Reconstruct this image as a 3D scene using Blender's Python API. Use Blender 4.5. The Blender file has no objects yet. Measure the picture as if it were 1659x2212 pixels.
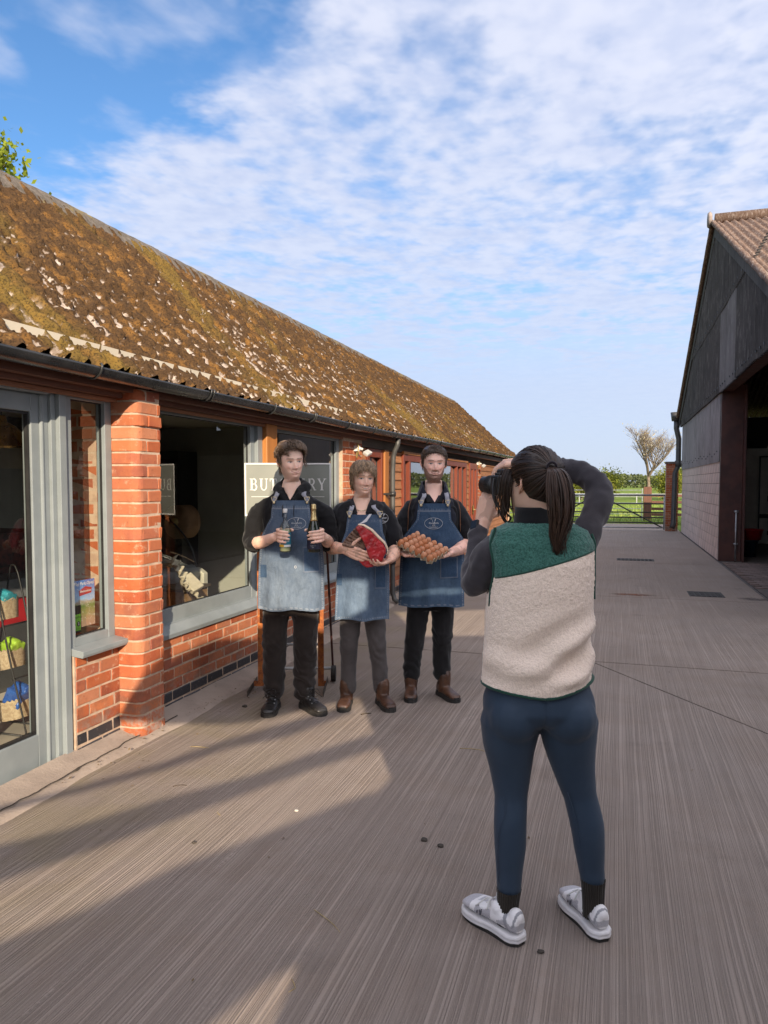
import bpy, bmesh, math, random
import numpy as np
from mathutils import Vector, Matrix, Euler

random.seed(7)
RNG = np.random.default_rng(11)
SC = bpy.context.scene
COL = SC.collection
R = math.radians

# ------------------------------------------------------------------ camera
cam_d = bpy.data.cameras.new("camera")
cam = bpy.data.objects.new("camera", cam_d); COL.objects.link(cam)
cam.location = (0, 0, 1.55)
YAW = R(17.51); PITCH = R(3.0)
cam.rotation_euler = (R(90) - PITCH, 0, YAW)
cam_d.sensor_fit = 'HORIZONTAL'; cam_d.sensor_width = 36
cam_d.lens = 36 * 1600 / 1659
cam_d.shift_y = 22.85 / 1659
cam_d.clip_start = 0.05; cam_d.clip_end = 3000
SC.camera = cam
SC.render.resolution_x = 768; SC.render.resolution_y = 1024

# ------------------------------------------------------------------ sun and sky
SUN_EL = R(20.0)
SUN_AZ_DIR = Vector((math.sin(R(26)), -math.cos(R(26)), 0))      # towards the sun, on the ground
sun_vec = Vector((SUN_AZ_DIR.x * math.cos(SUN_EL), SUN_AZ_DIR.y * math.cos(SUN_EL), math.sin(SUN_EL)))
sun_d = bpy.data.lights.new("sun", 'SUN'); sun_d.energy = 4.5; sun_d.angle = R(0.36); sun_d.color = (1.0, 0.83, 0.62)
sun = bpy.data.objects.new("sun", sun_d); COL.objects.link(sun)
sun.rotation_euler = sun_vec.to_track_quat('Z', 'Y').to_euler()
sun.location = (6, -6, 8)

world = bpy.data.worlds.new("World"); SC.world = world; world.use_nodes = True
nt = world.node_tree; N = nt.nodes; L = nt.links; N.clear()
def wn(t, **kw):
    n = N.new(t)
    for k, v in kw.items(): setattr(n, k, v)
    return n
sky = wn('ShaderNodeTexSky', sky_type='NISHITA', sun_disc=False, sun_elevation=SUN_EL,
         sun_rotation=math.atan2(SUN_AZ_DIR.x, SUN_AZ_DIR.y), air_density=1.0, dust_density=0.6, ozone_density=2.0, altitude=50)
tc = wn('ShaderNodeTexCoord'); sep = wn('ShaderNodeSeparateXYZ'); L.new(tc.outputs['Generated'], sep.inputs[0])
def wm(op, a, b=None, c=None, clamp=False):
    n = wn('ShaderNodeMath', operation=op, use_clamp=clamp)
    for i, v in enumerate((a, b, c)):
        if v is None: continue
        if isinstance(v, (int, float)): n.inputs[i].default_value = v
        else: L.new(v, n.inputs[i])
    return n.outputs[0]
zc = wm('MAXIMUM', sep.outputs[2], 0.035)
px = wm('DIVIDE', sep.outputs[0], zc); py = wm('DIVIDE', sep.outputs[1], zc)
comb = wn('ShaderNodeCombineXYZ'); L.new(px, comb.inputs[0]); L.new(py, comb.inputs[1])
def wnoise(scale, detail, rough, dist=0.0, off=(0, 0, 0), vec=None, st=(1, 1, 1), rot=0):
    mp = wn('ShaderNodeMapping'); mp.inputs['Location'].default_value = off; mp.inputs['Scale'].default_value = st
    mp.inputs['Rotation'].default_value = (0, 0, rot)
    L.new(vec or comb.outputs[0], mp.inputs[0])
    n = wn('ShaderNodeTexNoise'); n.inputs['Scale'].default_value = scale; n.inputs['Detail'].default_value = detail
    n.inputs['Roughness'].default_value = rough; n.inputs['Distortion'].default_value = dist
    L.new(mp.outputs[0], n.inputs['Vector']); return n.outputs['Fac']
def wstep(v, a, b):
    n = wn('ShaderNodeMapRange', interpolation_type='SMOOTHSTEP'); n.inputs['From Min'].default_value = a
    n.inputs['From Max'].default_value = b; L.new(v, n.inputs['Value']); return n.outputs[0]
cells = wnoise(4.0, 4.0, 0.50, 0.15, st=(1.3, 1, 1), off=(3.1, 1.7, 0))
fine = wnoise(11.0, 2.5, 0.5, 0.1, st=(1.2, 1, 1))
big = wnoise(1.6, 3, 0.5, 0.2, off=(7.3, 2.2, 0))
edge = wnoise(4.0, 4, 0.6, off=(1.3, 4.4, 0))
# open blue patch up to the left: side of a line in the cloud plane
ln = wm('SUBTRACT', wm('MULTIPLY_ADD', px, -0.36, 1.50), py)
ln2 = wm('SUBTRACT', -0.62, px)
clear = wm('MINIMUM', ln, ln2)
clear = wm('ADD', clear, wm('MULTIPLY', wm('SUBTRACT', edge, 0.5), 0.75))
clearm = wstep(clear, -0.10, 0.16)
dens = wm('ADD', wm('MULTIPLY', cells, 0.62), wm('MULTIPLY', fine, 0.30))
dens = wm('ADD', dens, wm('MULTIPLY', wm('SUBTRACT', big, 0.5), 0.55))
cov = wstep(dens, 0.20, 0.54)
wisp = wm('MULTIPLY', wstep(wm('ADD', wm('MULTIPLY', cells, .5), wm('MULTIPLY', big, .5)), 0.47, 0.68), 0.55)
cov = wm('MULTIPLY_ADD', cov, 0.74, 0.26)
cov = wm('ADD', wm('MULTIPLY', cov, wm('SUBTRACT', 1.0, clearm)), wm('MULTIPLY', wisp, clearm))
# far cloud merges into a pale veil towards the horizon
veil = wstep(sep.outputs[2], 0.34, 0.11)
cov = wm('MULTIPLY', cov, 0.86)
cov = wm('MAXIMUM', cov, wm('MULTIPLY', veil, 0.88), clamp=True)
shade = wm('MULTIPLY', wstep(wm('ADD', wm('MULTIPLY', wnoise(4.0, 3.0, 0.5, 0.15, st=(1.3, 1, 1), off=(3.16, 1.62, 0)), .55), wm('MULTIPLY', fine, .45)), 0.33, 0.66), wm('SUBTRACT', 1.0, wm('MULTIPLY', veil, .8)))
ccol = wn('ShaderNodeMix', data_type='RGBA'); L.new(shade, ccol.inputs['Factor'])
ccol.inputs[6].default_value = (3.25, 3.62, 4.75, 1); ccol.inputs[7].default_value = (4.0, 4.25, 5.1, 1)
# thin cloud scatters forward: brighter and warmer towards the sun
vd = wn('ShaderNodeVectorMath', operation='DOT_PRODUCT'); L.new(tc.outputs['Generated'], vd.inputs[0]); vd.inputs[1].default_value = tuple(sun_vec)
ph = wm('MULTIPLY', wm('POWER', wm('MULTIPLY_ADD', vd.outputs['Value'], 0.5, 0.5, clamp=True), 1.5), 2.2)
lobe = wn('ShaderNodeVectorMath', operation='MULTIPLY_ADD'); cph = wn('ShaderNodeCombineXYZ')
for i_ in range(3): L.new(ph, cph.inputs[i_])
L.new(cph.outputs[0], lobe.inputs[0]); lobe.inputs[1].default_value = (1.22, 1.0, 0.74); lobe.inputs[2].default_value = (1, 1, 1)
cl2 = wn('ShaderNodeVectorMath', operation='MULTIPLY'); L.new(ccol.outputs[2], cl2.inputs[0]); L.new(lobe.outputs[0], cl2.inputs[1])
skyg = wn('ShaderNodeMix', data_type='RGBA', blend_type='MULTIPLY'); skyg.inputs['Factor'].default_value = 1
L.new(sky.outputs[0], skyg.inputs[6]); skyg.inputs[7].default_value = (0.62, 0.88, 1.10, 1)
mx = wn('ShaderNodeMix', data_type='RGBA'); L.new(cov, mx.inputs['Factor'])
L.new(skyg.outputs[2], mx.inputs[6]); L.new(cl2.outputs[0], mx.inputs[7])
bg = wn('ShaderNodeBackground'); bg.inputs['Strength'].default_value = 0.10
L.new(mx.outputs[2], bg.inputs['Color'])
wo = wn('ShaderNodeOutputWorld'); L.new(bg.outputs[0], wo.inputs['Surface'])

SC.view_settings.view_transform = 'Standard'; SC.view_settings.look = 'None'
SC.view_settings.exposure = 0.85; SC.view_settings.gamma = 1.0; SC.view_settings.use_curve_mapping = False
SC.render.engine = 'CYCLES'
SC.cycles.use_denoising = True
try: SC.cycles.denoiser = 'OPENIMAGEDENOISE'
except Exception: pass
SC.cycles.max_bounces = 7; SC.cycles.diffuse_bounces = 3; SC.cycles.glossy_bounces = 3
SC.cycles.transmission_bounces = 4; SC.cycles.transparent_max_bounces = 16
SC.cycles.caustics_reflective = False; SC.cycles.caustics_refractive = False
SC.cycles.sample_clamp_indirect = 6.0

# ------------------------------------------------------------------ object helpers
def tag(o, label=None, cat=None, group=None, kind=None):
    if label: o['label'] = label
    if cat: o['category'] = cat
    if group: o['group'] = group
    if kind: o['kind'] = kind
    return o
def empty(name, loc, label=None, cat=None, group=None):
    o = bpy.data.objects.new(name, None); COL.objects.link(o); o.location = loc
    o.empty_display_size = 0.1
    return tag(o, label, cat, group)
def world_loc(o):
    v = Vector((0, 0, 0))
    while o is not None:
        v = v + o.location; o = o.parent
    return v
def link(name, me, mat=None, parent=None, loc=None, smooth=False):
    """mesh data given in world coordinates; children keep world coordinates"""
    o = bpy.data.objects.new(name, me); COL.objects.link(o)
    if mat is not None and not me.materials:
        for m in (mat if isinstance(mat, (list, tuple)) else [mat]): me.materials.append(m)
    if smooth: me.shade_smooth()
    if loc is not None: o.location = loc
    if parent is not None:
        o.parent = parent
        o.matrix_parent_inverse = PINV(parent)
    return o
def PINV(parent):
    # children are placed in world coordinates; parents are only ever translated
    if parent.get('_w') is not None: w = Vector(parent['_w'])
    else: w = Vector(parent.location)
    return Matrix.Translation(-w)
class MB:
    """collects shapes, builds one mesh object"""
    def __init__(s): s.v = []; s.f = []; s.m = []; s.mi = 0; s.sm = []; s.smooth = False
    def add(s, vs, fs):
        b = len(s.v); s.v.extend([tuple(map(float, q)) for q in vs])
        for f in fs: s.f.append(tuple(i + b for i in f)); s.m.append(s.mi); s.sm.append(s.smooth)
        return s
    def box(s, x0, x1, y0, y1, z0, z1, M=None):
        vs = [Vector((x, y, z)) for z in (z0, z1) for y in (y0, y1) for x in (x0, x1)]
        if M is not None: vs = [M @ q for q in vs]
        return s.add(vs, [(0, 2, 3, 1), (4, 5, 7, 6), (0, 1, 5, 4), (2, 6, 7, 3), (0, 4, 6, 2), (1, 3, 7, 5)])
    def tube(s, pts, r, n=8, cap=True, flat=1.0):
        pts = [Vector(p) for p in pts]; k = len(pts)
        rs = [r] * k if isinstance(r, (int, float)) else list(r)
        vs = []; prev = None
        for i, p in enumerate(pts):
            d = (pts[min(i + 1, k - 1)] - pts[max(i - 1, 0)])
            if d.length < 1e-9: d = Vector((0, 0, 1))
            d.normalize()
            if prev is None:
                a = Vector((0, 0, 1)) if abs(d.z) < 0.9 else Vector((1, 0, 0))
                u = d.cross(a).normalized()
            else:
                u = prev - d * prev.dot(d)
                u = u.normalized() if u.length > 1e-6 else d.orthogonal().normalized()
            prev = u; w = d.cross(u)
            for j in range(n):
                t = 2 * math.pi * j / n
                vs.append(p + u * (rs[i] * math.cos(t)) + w * (rs[i] * flat * math.sin(t)))
        fs = []
        for i in range(k - 1):
            for j in range(n):
                a = i * n + j; b = i * n + (j + 1) % n
                fs.append((a, b, b + n, a + n))
        if cap:
            fs.append(tuple(range(n - 1, -1, -1))); fs.append(tuple((k - 1) * n + j for j in range(n)))
        return s.add(vs, fs)
    def lathe(s, prof, n=24, M=None, cap=True):
        vs = []; fs = []
        for r, z in prof:
            for j in range(n):
                t = 2 * math.pi * j / n; vs.append(Vector((r * math.cos(t), r * math.sin(t), z)))
        for i in range(len(prof) - 1):
            for j in range(n):
                a = i * n + j; b = i * n + (j + 1) % n; fs.append((a, b, b + n, a + n))
        if cap:
            fs.append(tuple(range(n - 1, -1, -1))); fs.append(tuple((len(prof) - 1) * n + j for j in range(n)))
        if M is not None: vs = [M @ q for q in vs]
        return s.add(vs, fs)
    def prism(s, poly, z0, z1, M=None):
        n = len(poly)
        vs = [Vector((p[0], p[1], z0)) for p in poly] + [Vector((p[0], p[1], z1)) for p in poly]
        if M is not None: vs = [M @ q for q in vs]
        return s.add(vs, [tuple(range(n - 1, -1, -1)), tuple(range(n, 2 * n))] + [(i, (i + 1) % n, (i + 1) % n + n, i + n) for i in range(n)])
    def grid(s, P):
        """P: array (a,b,3)"""
        a, b = P.shape[:2]
        vs = P.reshape(-1, 3)
        fs = [(i * b + j, (i + 1) * b + j, (i + 1) * b + j + 1, i * b + j + 1) for i in range(a - 1) for j in range(b - 1)]
        return s.add(vs, fs)
    def mesh(s, name):
        me = bpy.data.meshes.new(name); me.from_pydata(s.v, [], s.f)
        me.polygons.foreach_set('material_index', s.m); me.polygons.foreach_set('use_smooth', s.sm)
        me.update(); return me
    def build(s, name, mat, parent=None, bevel=0, loc=None):
        me = s.mesh(name)
        o = link(name, me, mat, parent, loc)
        if bevel:
            b = o.modifiers.new('bevel', 'BEVEL'); b.width = bevel; b.segments = 2; b.limit_method = 'ANGLE'; b.angle_limit = R(40)
        return o
def grid_mesh(name, P, closed_u=False, closed_v=False):
    """fast mesh from an array of points (a,b,3)"""
    a, b = P.shape[:2]
    idx = np.arange(a * b).reshape(a, b)
    if closed_v: idx = np.concatenate([idx, idx[:, :1]], 1)
    if closed_u: idx = np.concatenate([idx, idx[:1]], 0)
    q = np.stack([idx[:-1, :-1], idx[1:, :-1], idx[1:, 1:], idx[:-1, 1:]], -1).reshape(-1, 4)
    me = bpy.data.meshes.new(name)
    me.vertices.add(a * b); me.vertices.foreach_set('co', P.reshape(-1).astype(np.float32))
    me.loops.add(q.size); me.loops.foreach_set('vertex_index', q.reshape(-1).astype(np.int32))
    me.polygons.add(len(q)); me.polygons.foreach_set('loop_start', np.arange(0, q.size, 4, dtype=np.int32))
    me.update(calc_edges=True); me.validate()
    return me
def quads_mesh(name, V, Q):
    me = bpy.data.meshes.new(name); Q = np.asarray(Q); k = Q.shape[1]
    me.vertices.add(len(V)); me.vertices.foreach_set('co', np.asarray(V, np.float32).reshape(-1))
    me.loops.add(Q.size); me.loops.foreach_set('vertex_index', Q.reshape(-1).astype(np.int32))
    me.polygons.add(len(Q)); me.polygons.foreach_set('loop_start', np.arange(0, Q.size, k, dtype=np.int32))
    me.update(calc_edges=True); return me
def attr(me, name, arr):
    a = me.attributes.new(name, 'FLOAT', 'POINT'); a.data.foreach_set('value', np.asarray(arr, np.float32).reshape(-1))
def cattr(me, name, arr):
    a = me.attributes.new(name, 'FLOAT_COLOR', 'POINT')
    arr = np.asarray(arr, np.float32)
    if arr.shape[1] == 3: arr = np.concatenate([arr, np.ones((len(arr), 1), np.float32)], 1)
    a.data.foreach_set('color', arr.reshape(-1))
def verts_of(me):
    v = np.empty(len(me.vertices) * 3, np.float32); me.vertices.foreach_get('co', v); return v.reshape(-1, 3).astype(float)
def set_verts(me, v):
    me.vertices.foreach_set('co', np.asarray(v, np.float32).reshape(-1)); me.update()
def normals_of(me):
    v = np.empty(len(me.vertices) * 3, np.float32); me.vertex_normals.foreach_get('vector', v); return v.reshape(-1, 3).astype(float)

# ------------------------------------------------------------------ numpy noise
def _h(ix, iy, iz, seed):
    n = (ix * 374761393 + iy * 668265263 + iz * 1274126177 + seed * 974634777) & 0xFFFFFFFF
    n = ((n ^ (n >> 13)) * 1274126177) & 0xFFFFFFFF
    return ((n ^ (n >> 16)) & 0xFFFF) / 65535.0
def vnoise(x, y, z=None, seed=0):
    x = np.asarray(x, float); y = np.asarray(y, float); z = np.zeros_like(x) if z is None else np.asarray(z, float)
    ix, iy, iz = np.floor(x).astype(np.int64), np.floor(y).astype(np.int64), np.floor(z).astype(np.int64)
    fx, fy, fz = x - ix, y - iy, z - iz
    fx, fy, fz = [t * t * (3 - 2 * t) for t in (fx, fy, fz)]
    r = 0
    for a in (0, 1):
        for b in (0, 1):
            for c in (0, 1):
                w = (fx if a else 1 - fx) * (fy if b else 1 - fy) * (fz if c else 1 - fz)
                r = r + w * _h(ix + a, iy + b, iz + c, seed)
    return r
def fbm(x, y, z=None, oct=4, seed=0, gain=0.5):
    r = 0; amp = 1; tot = 0; f = 1
    for i in range(oct):
        r = r + amp * vnoise(x * f, y * f, None if z is None else z * f, seed + i * 17); tot += amp; amp *= gain; f *= 2.03
    return r / tot
def sstep(a, b, x):
    t = np.clip((x - a) / (b - a), 0, 1); return t * t * (3 - 2 * t)

# ------------------------------------------------------------------ materials
MATS = {}
class NT:
    def __init__(s, name):
        s.m = bpy.data.materials.new(name); s.m.use_nodes = True
        s.t = s.m.node_tree; s.t.nodes.clear()
        s.out = s.n('ShaderNodeOutputMaterial')
    def n(s, t, **kw):
        o = s.t.nodes.new(t)
        for k, v in kw.items(): setattr(o, k, v)
        return o
    def l(s, a, b): s.t.links.new(a, b)
    def val(s, sock, v):
        if v is None: return
        if isinstance(v, bpy.types.NodeSocket): s.l(v, sock)
        elif isinstance(v, (tuple, list)) and sock.type == 'RGBA': sock.default_value = (*v[:3], 1)
        else: sock.default_value = v
    def coords(s, kind='Object', scale=(1, 1, 1), rot=(0, 0, 0), loc=(0, 0, 0)):
        tc = s.n('ShaderNodeTexCoord'); mp = s.n('ShaderNodeMapping')
        mp.inputs['Scale'].default_value = scale; mp.inputs['Rotation'].default_value = rot; mp.inputs['Location'].default_value = loc
        s.l(tc.outputs[kind], mp.inputs[0]); return mp.outputs[0]
    def noise(s, vec, scale, detail=4, rough=0.55, dist=0.0):
        o = s.n('ShaderNodeTexNoise'); s.val(o.inputs['Vector'], vec); o.inputs['Scale'].default_value = scale
        o.inputs['Detail'].default_value = detail; o.inputs['Roughness'].default_value = rough; o.inputs['Distortion'].default_value = dist
        return o.outputs['Fac']
    def math(s, op, a, b=None, clamp=False):
        o = s.n('ShaderNodeMath', operation=op, use_clamp=clamp); s.val(o.inputs[0], a); s.val(o.inputs[1], b); return o.outputs[0]
    def step(s, v, a, b, lo=0.0, hi=1.0):
        o = s.n('ShaderNodeMapRange', interpolation_type='SMOOTHSTEP'); s.val(o.inputs[0], v)
        o.inputs[1].default_value = a; o.inputs[2].default_value = b; o.inputs[3].default_value = lo; o.inputs[4].default_value = hi
        return o.outputs[0]
    def mix(s, f, a, b, mode='MIX'):
        o = s.n('ShaderNodeMix', data_type='RGBA', blend_type=mode)
        s.val(o.inputs['Factor'], f); s.val(o.inputs[6], a); s.val(o.inputs[7], b); return o.outputs[2]
    def ramp(s, f, stops):
        o = s.n('ShaderNodeValToRGB'); s.val(o.inputs[0], f)
        e = o.color_ramp.elements
        while len(e) < len(stops): e.new(0.5)
        for q, (p, c) in zip(e, stops): q.position = p; q.color = (*c, 1)
        return o.outputs[0]
    def attr(s, name, out='Fac'):
        o = s.n('ShaderNodeAttribute', attribute_name=name); return o.outputs[out]
    def rnd(s): return s.n('ShaderNodeObjectInfo').outputs['Random']
    def bump(s, h, strength=0.5, dist=0.01, normal=None):
        o = s.n('ShaderNodeBump'); o.inputs['Strength'].default_value = strength; o.inputs['Distance'].default_value = dist
        s.val(o.inputs['Height'], h)
        if normal is not None: s.l(normal, o.inputs['Normal'])
        return o.outputs[0]
    def bsdf(s, col, rough=0.7, normal=None, metal=0.0, spec=0.5, **kw):
        b = s.n('ShaderNodeBsdfPrincipled'); s.val(b.inputs['Base Color'], col); s.val(b.inputs['Roughness'], rough)
        s.val(b.inputs['Metallic'], metal); s.val(b.inputs['Specular IOR Level'], spec)
        if normal is not None: s.l(normal, b.inputs['Normal'])
        for k, v in kw.items(): s.val(b.inputs[k], v)
        s.l(b.outputs[0], s.out.inputs[0]); return b
def pm(name, c1, c2=None, scale=8, rough=0.7, bump=0.0, bscale=None, metal=0.0, spec=0.5, detail=5, kind='Object', st=(1, 1, 1), rnd=0.0, lo=.35, hi=.65, bdist=0.004):
    """plain procedural paint / plastic / cloth: two colours mixed by noise, optional bump and per-object variation"""
    if name in MATS: return MATS[name]
    t = NT(name); vec = t.coords(kind, st)
    if c2 is None: c2 = tuple(min(1, c * 0.8) for c in c1)
    col = t.mix(t.step(t.noise(vec, scale, detail), lo, hi), c1, c2)
    if rnd:
        v = t.math('MULTIPLY_ADD', t.rnd(), rnd); t.t.nodes[-1].inputs[2].default_value = 1 - rnd / 2
        hv = t.n('ShaderNodeHueSaturation'); t.l(col, hv.inputs['Color']); t.l(v, hv.inputs['Value']); col = hv.outputs[0]
    nrm = t.bump(t.noise(vec, bscale or scale * 6, 6, 0.6), bump, bdist) if bump else None
    rr = t.step(t.noise(vec, scale * 1.7, 3), 0.2, 0.8, max(0, rough - 0.08), min(1, rough + 0.08))
    t.bsdf(col, rr, nrm, metal, spec)
    MATS[name] = t.m; return t.m
# ================================================================== SURFACE MATERIALS
def mat_concrete():
    t = NT('brushed_concrete')
    v = t.coords('Object', (1, 1, 1))
    gr = t.n('ShaderNodeMapping'); gr.inputs['Scale'].default_value = (185, 0.32, 1); t.l(v, gr.inputs[0])
    # brush lines wander slightly
    wob = t.noise(v, 0.55, 2)
    add = t.n('ShaderNodeVectorMath', operation='MULTIPLY_ADD'); t.l(gr.outputs[0], add.inputs[0])
    add.inputs[1].default_value = (1, 1, 1)
    cw = t.n('ShaderNodeCombineXYZ'); t.l(t.math('MULTIPLY', wob, 5.0), cw.inputs[0]); t.l(cw.outputs[0], add.inputs[2])
    g1 = t.noise(add.outputs[0], 1.0, 2, 0.55)
    gr2 = t.n('ShaderNodeMapping'); gr2.inputs['Scale'].default_value = (80, 0.25, 1); gr2.inputs['Location'].default_value = (5, 2, 0); t.l(v, gr2.inputs[0])
    g2 = t.noise(gr2.outputs[0], 1.0, 3, 0.6)
    g = t.math('MULTIPLY_ADD', g1, 0.85); t.t.nodes[-1].inputs[2].default_value = 0.0
    g = t.math('ADD', g, t.math('MULTIPLY', g2, 0.15))
    groove = t.step(g, 0.36, 0.60)
    grit = t.noise(v, 260, 2, 0.6); spots = t.step(t.noise(v, 95, 3, 0.7), 0.60, 0.72)
    patch = t.noise(v, 0.8, 5, 0.6); patch2 = t.noise(v, 3.1, 5, 0.65)
    base = t.mix(t.step(patch, 0.3, 0.7), (0.275, 0.226, 0.192), (0.335, 0.277, 0.238))
    base = t.mix(t.step(patch2, 0.42, 0.75, 0, 0.5), base, (0.272, 0.208, 0.164))
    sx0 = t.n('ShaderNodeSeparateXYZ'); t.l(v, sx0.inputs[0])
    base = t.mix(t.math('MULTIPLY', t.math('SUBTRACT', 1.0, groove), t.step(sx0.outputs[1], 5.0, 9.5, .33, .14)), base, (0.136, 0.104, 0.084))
    base = t.mix(t.math('MULTIPLY', spots, 0.35), base, (0.480, 0.400, 0.336))
    base = t.mix(t.step(grit, 0.55, 0.75, 0, 0.35), base, (0.192, 0.148, 0.120))
    # scuffed pale drag marks along the brushing and a green tinge towards the wall
    mk = t.n('ShaderNodeMapping'); mk.inputs['Scale'].default_value = (7, 0.7, 1); t.l(v, mk.inputs[0])
    scuff = t.math('MULTIPLY', t.step(t.noise(mk.outputs[0], 1.3, 4, 0.7), 0.62, 0.75), t.step(t.noise(v, 40, 3, .7), 0.45, 0.6))
    base = t.mix(t.math('MULTIPLY', scuff, 0.5), base, (0.496, 0.424, 0.368))
    sx = t.n('ShaderNodeSeparateXYZ'); t.l(v, sx.inputs[0])
    alg = t.math('MULTIPLY', t.step(sx.outputs[0], -1.3, -2.5), t.step(t.noise(v, 2.3, 4, .6), 0.38, 0.66))
    base = t.mix(t.math('MULTIPLY', alg, 0.35), base, (0.240, 0.200, 0.096))
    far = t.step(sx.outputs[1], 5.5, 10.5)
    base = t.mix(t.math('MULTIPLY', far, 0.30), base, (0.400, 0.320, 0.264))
    base = t.mix(t.step(t.noise(v, 1.7, 6, 0.7), 0.56, 0.74, 0, 0.42), base, (0.15, 0.125, 0.108))
    base = t.mix(t.step(t.noise(v, 0.33, 4, 0.6), 0.45, 0.7, 0, 0.35), base, (0.255, 0.222, 0.20))
    h = t.math('ADD', t.math('MULTIPLY', groove, 1.0), t.math('MULTIPLY', grit, 0.25))
    t.bsdf(base, 0.88, t.bump(h, 0.8, 0.006), spec=0.25)
    return t.m
def mat_brick():
    t = NT('brick_clay'); v = t.coords('Object'); r = t.rnd()
    gp = t.n('ShaderNodeNewGeometry').outputs['Position']
    c = t.ramp(r, [(0.0, (0.24, 0.052, 0.025)), (0.18, (0.39, 0.102, 0.038)), (0.36, (0.32, 0.075, 0.032)), (0.5, (0.44, 0.15, 0.066)), (0.62, (0.37, 0.12, 0.068)), (0.78, (0.20, 0.056, 0.037)), (0.9, (0.47, 0.195, 0.105)), (1.0, (0.36, 0.105, 0.048))])
    n1 = t.noise(gp, 9, 5, 0.65); n2 = t.noise(gp, 34, 5, 0.7)
    c = t.mix(t.step(n1, 0.35, 0.7, 0, 0.45), c, (0.47, 0.155, 0.06))
    c = t.mix(t.step(n2, 0.55, 0.75, 0, 0.55), c, (0.16, 0.045, 0.03))
    c = t.mix(t.step(t.noise(gp, 15, 5, 0.75), 0.55, 0.70, 0, 0.7), c, (0.50, 0.32, 0.215))
    sz = t.n('ShaderNodeSeparateXYZ'); t.l(gp, sz.inputs[0])
    c = t.mix(t.math('MULTIPLY', t.step(sz.outputs[2], 0.55, 0.08), t.step(t.noise(gp, 7, 5, .7), .42, .62, 0, .7)), c, (0.14, 0.075, 0.05))
    lime = t.math('MULTIPLY', t.step(sz.outputs[2], 0.26, 0.05), t.step(t.noise(gp, 14, 5, .7), 0.40, 0.6))
    c = t.mix(t.math('MULTIPLY', lime, 0.75), c, (0.36, 0.30, 0.26))
    h = t.math('ADD', t.math('MULTIPLY', n2, 0.6), t.math('MULTIPLY', t.noise(gp, 120, 4, .7), 0.5))
    t.bsdf(c, 0.86, t.bump(h, 0.7, 0.006), spec=0.3); return t.m
def mat_blue_brick():
    t = NT('blue_brick'); gp = t.n('ShaderNodeNewGeometry').outputs['Position']
    c = t.mix(t.rnd(), (0.022, 0.023, 0.028), (0.045, 0.045, 0.052))
    c = t.mix(t.step(t.noise(gp, 55, 4, .7), 0.62, 0.72, 0, .8), c, (0.35, 0.30, 0.27))
    t.bsdf(c, 0.42, t.bump(t.noise(gp, 60, 4), 0.4, 0.004)); return t.m
def mat_roof():
    t = NT('mossy_corrugated_sheet'); v = t.coords('Object')
    moss = t.attr('moss'); gold = t.attr('gold'); lichen = t.attr('lichen')
    moss = t.step(t.math('ADD', moss, t.math('MULTIPLY', t.math('SUBTRACT', t.noise(v, 48, 4, .7), .5), 1.7)), .30, .62)
    n = t.noise(v, 60, 4, .7)
    bare = t.mix(t.step(t.noise(v, 18, 5, .7), 0.35, 0.65), (0.33, 0.275, 0.24), (0.47, 0.405, 0.355))
    bare = t.mix(t.step(t.noise(v, 75, 4, .7), 0.58, 0.7), bare, (0.10, 0.085, 0.075))
    dark = t.mix(n, (0.030, 0.019, 0.011), (0.10, 0.055, 0.024))
    dark = t.mix(t.step(t.noise(v, 6, 4, .6), 0.46, 0.72), dark, (0.19, 0.095, 0.026))
    yell = t.mix(t.noise(v, 45, 4, .7), (0.085, 0.058, 0.012), (0.27, 0.185, 0.038))
    mc = t.mix(gold, dark, yell)
    mc = t.mix(t.step(t.noise(v, 85, 3, .7), .50, .62, 0, .75), mc, (0.014, 0.010, 0.007))
    mc = t.mix(t.step(t.noise(v, 33, 4, .7), .56, .70, 0, .55), mc, (0.22, 0.125, 0.045))
    bare = t.mix(t.step(t.noise(v, 14, 4, .7), .40, .60, 0, .75), bare, (0.17, 0.125, 0.09))
    c = t.mix(moss, bare, mc)
    c = t.mix(t.math('MULTIPLY', lichen, 0.45), c, (0.42, 0.35, 0.30))
    t.bsdf(c, 0.95, t.bump(t.noise(v, 140, 4, .7), 0.6, 0.01), spec=0.15); return t.m
def schlick(t, gain=1.0):
    g = t.n('ShaderNodeNewGeometry'); d = t.n('ShaderNodeVectorMath', operation='DOT_PRODUCT'); t.l(g.outputs['Incoming'], d.inputs[0]); t.l(g.outputs['Normal'], d.inputs[1])
    c = t.math('SUBTRACT', 1.0, t.math('ABSOLUTE', d.outputs['Value'])); f = t.math('MULTIPLY_ADD', t.math('POWER', c, 4.2), .92 * gain); t.t.nodes[-1].inputs[2].default_value = .055 * gain
    return t.math('MINIMUM', f, 1.0)
def mat_glass():
    t = NT('window_glass')
    tr = t.n('ShaderNodeBsdfTransparent'); tr.inputs[0].default_value = (0.90, 0.93, 0.91, 1)
    gl = t.n('ShaderNodeBsdfGlossy'); gl.inputs['Roughness'].default_value = 0.0; gl.inputs[0].default_value = (0.95, 0.95, 0.95, 1)
    m = t.n('ShaderNodeMixShader'); t.l(schlick(t, 1.5), m.inputs[0]); t.l(tr.outputs[0], m.inputs[1]); t.l(gl.outputs[0], m.inputs[2])
    t.l(m.outputs[0], t.out.inputs[0]); return t.m
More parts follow.
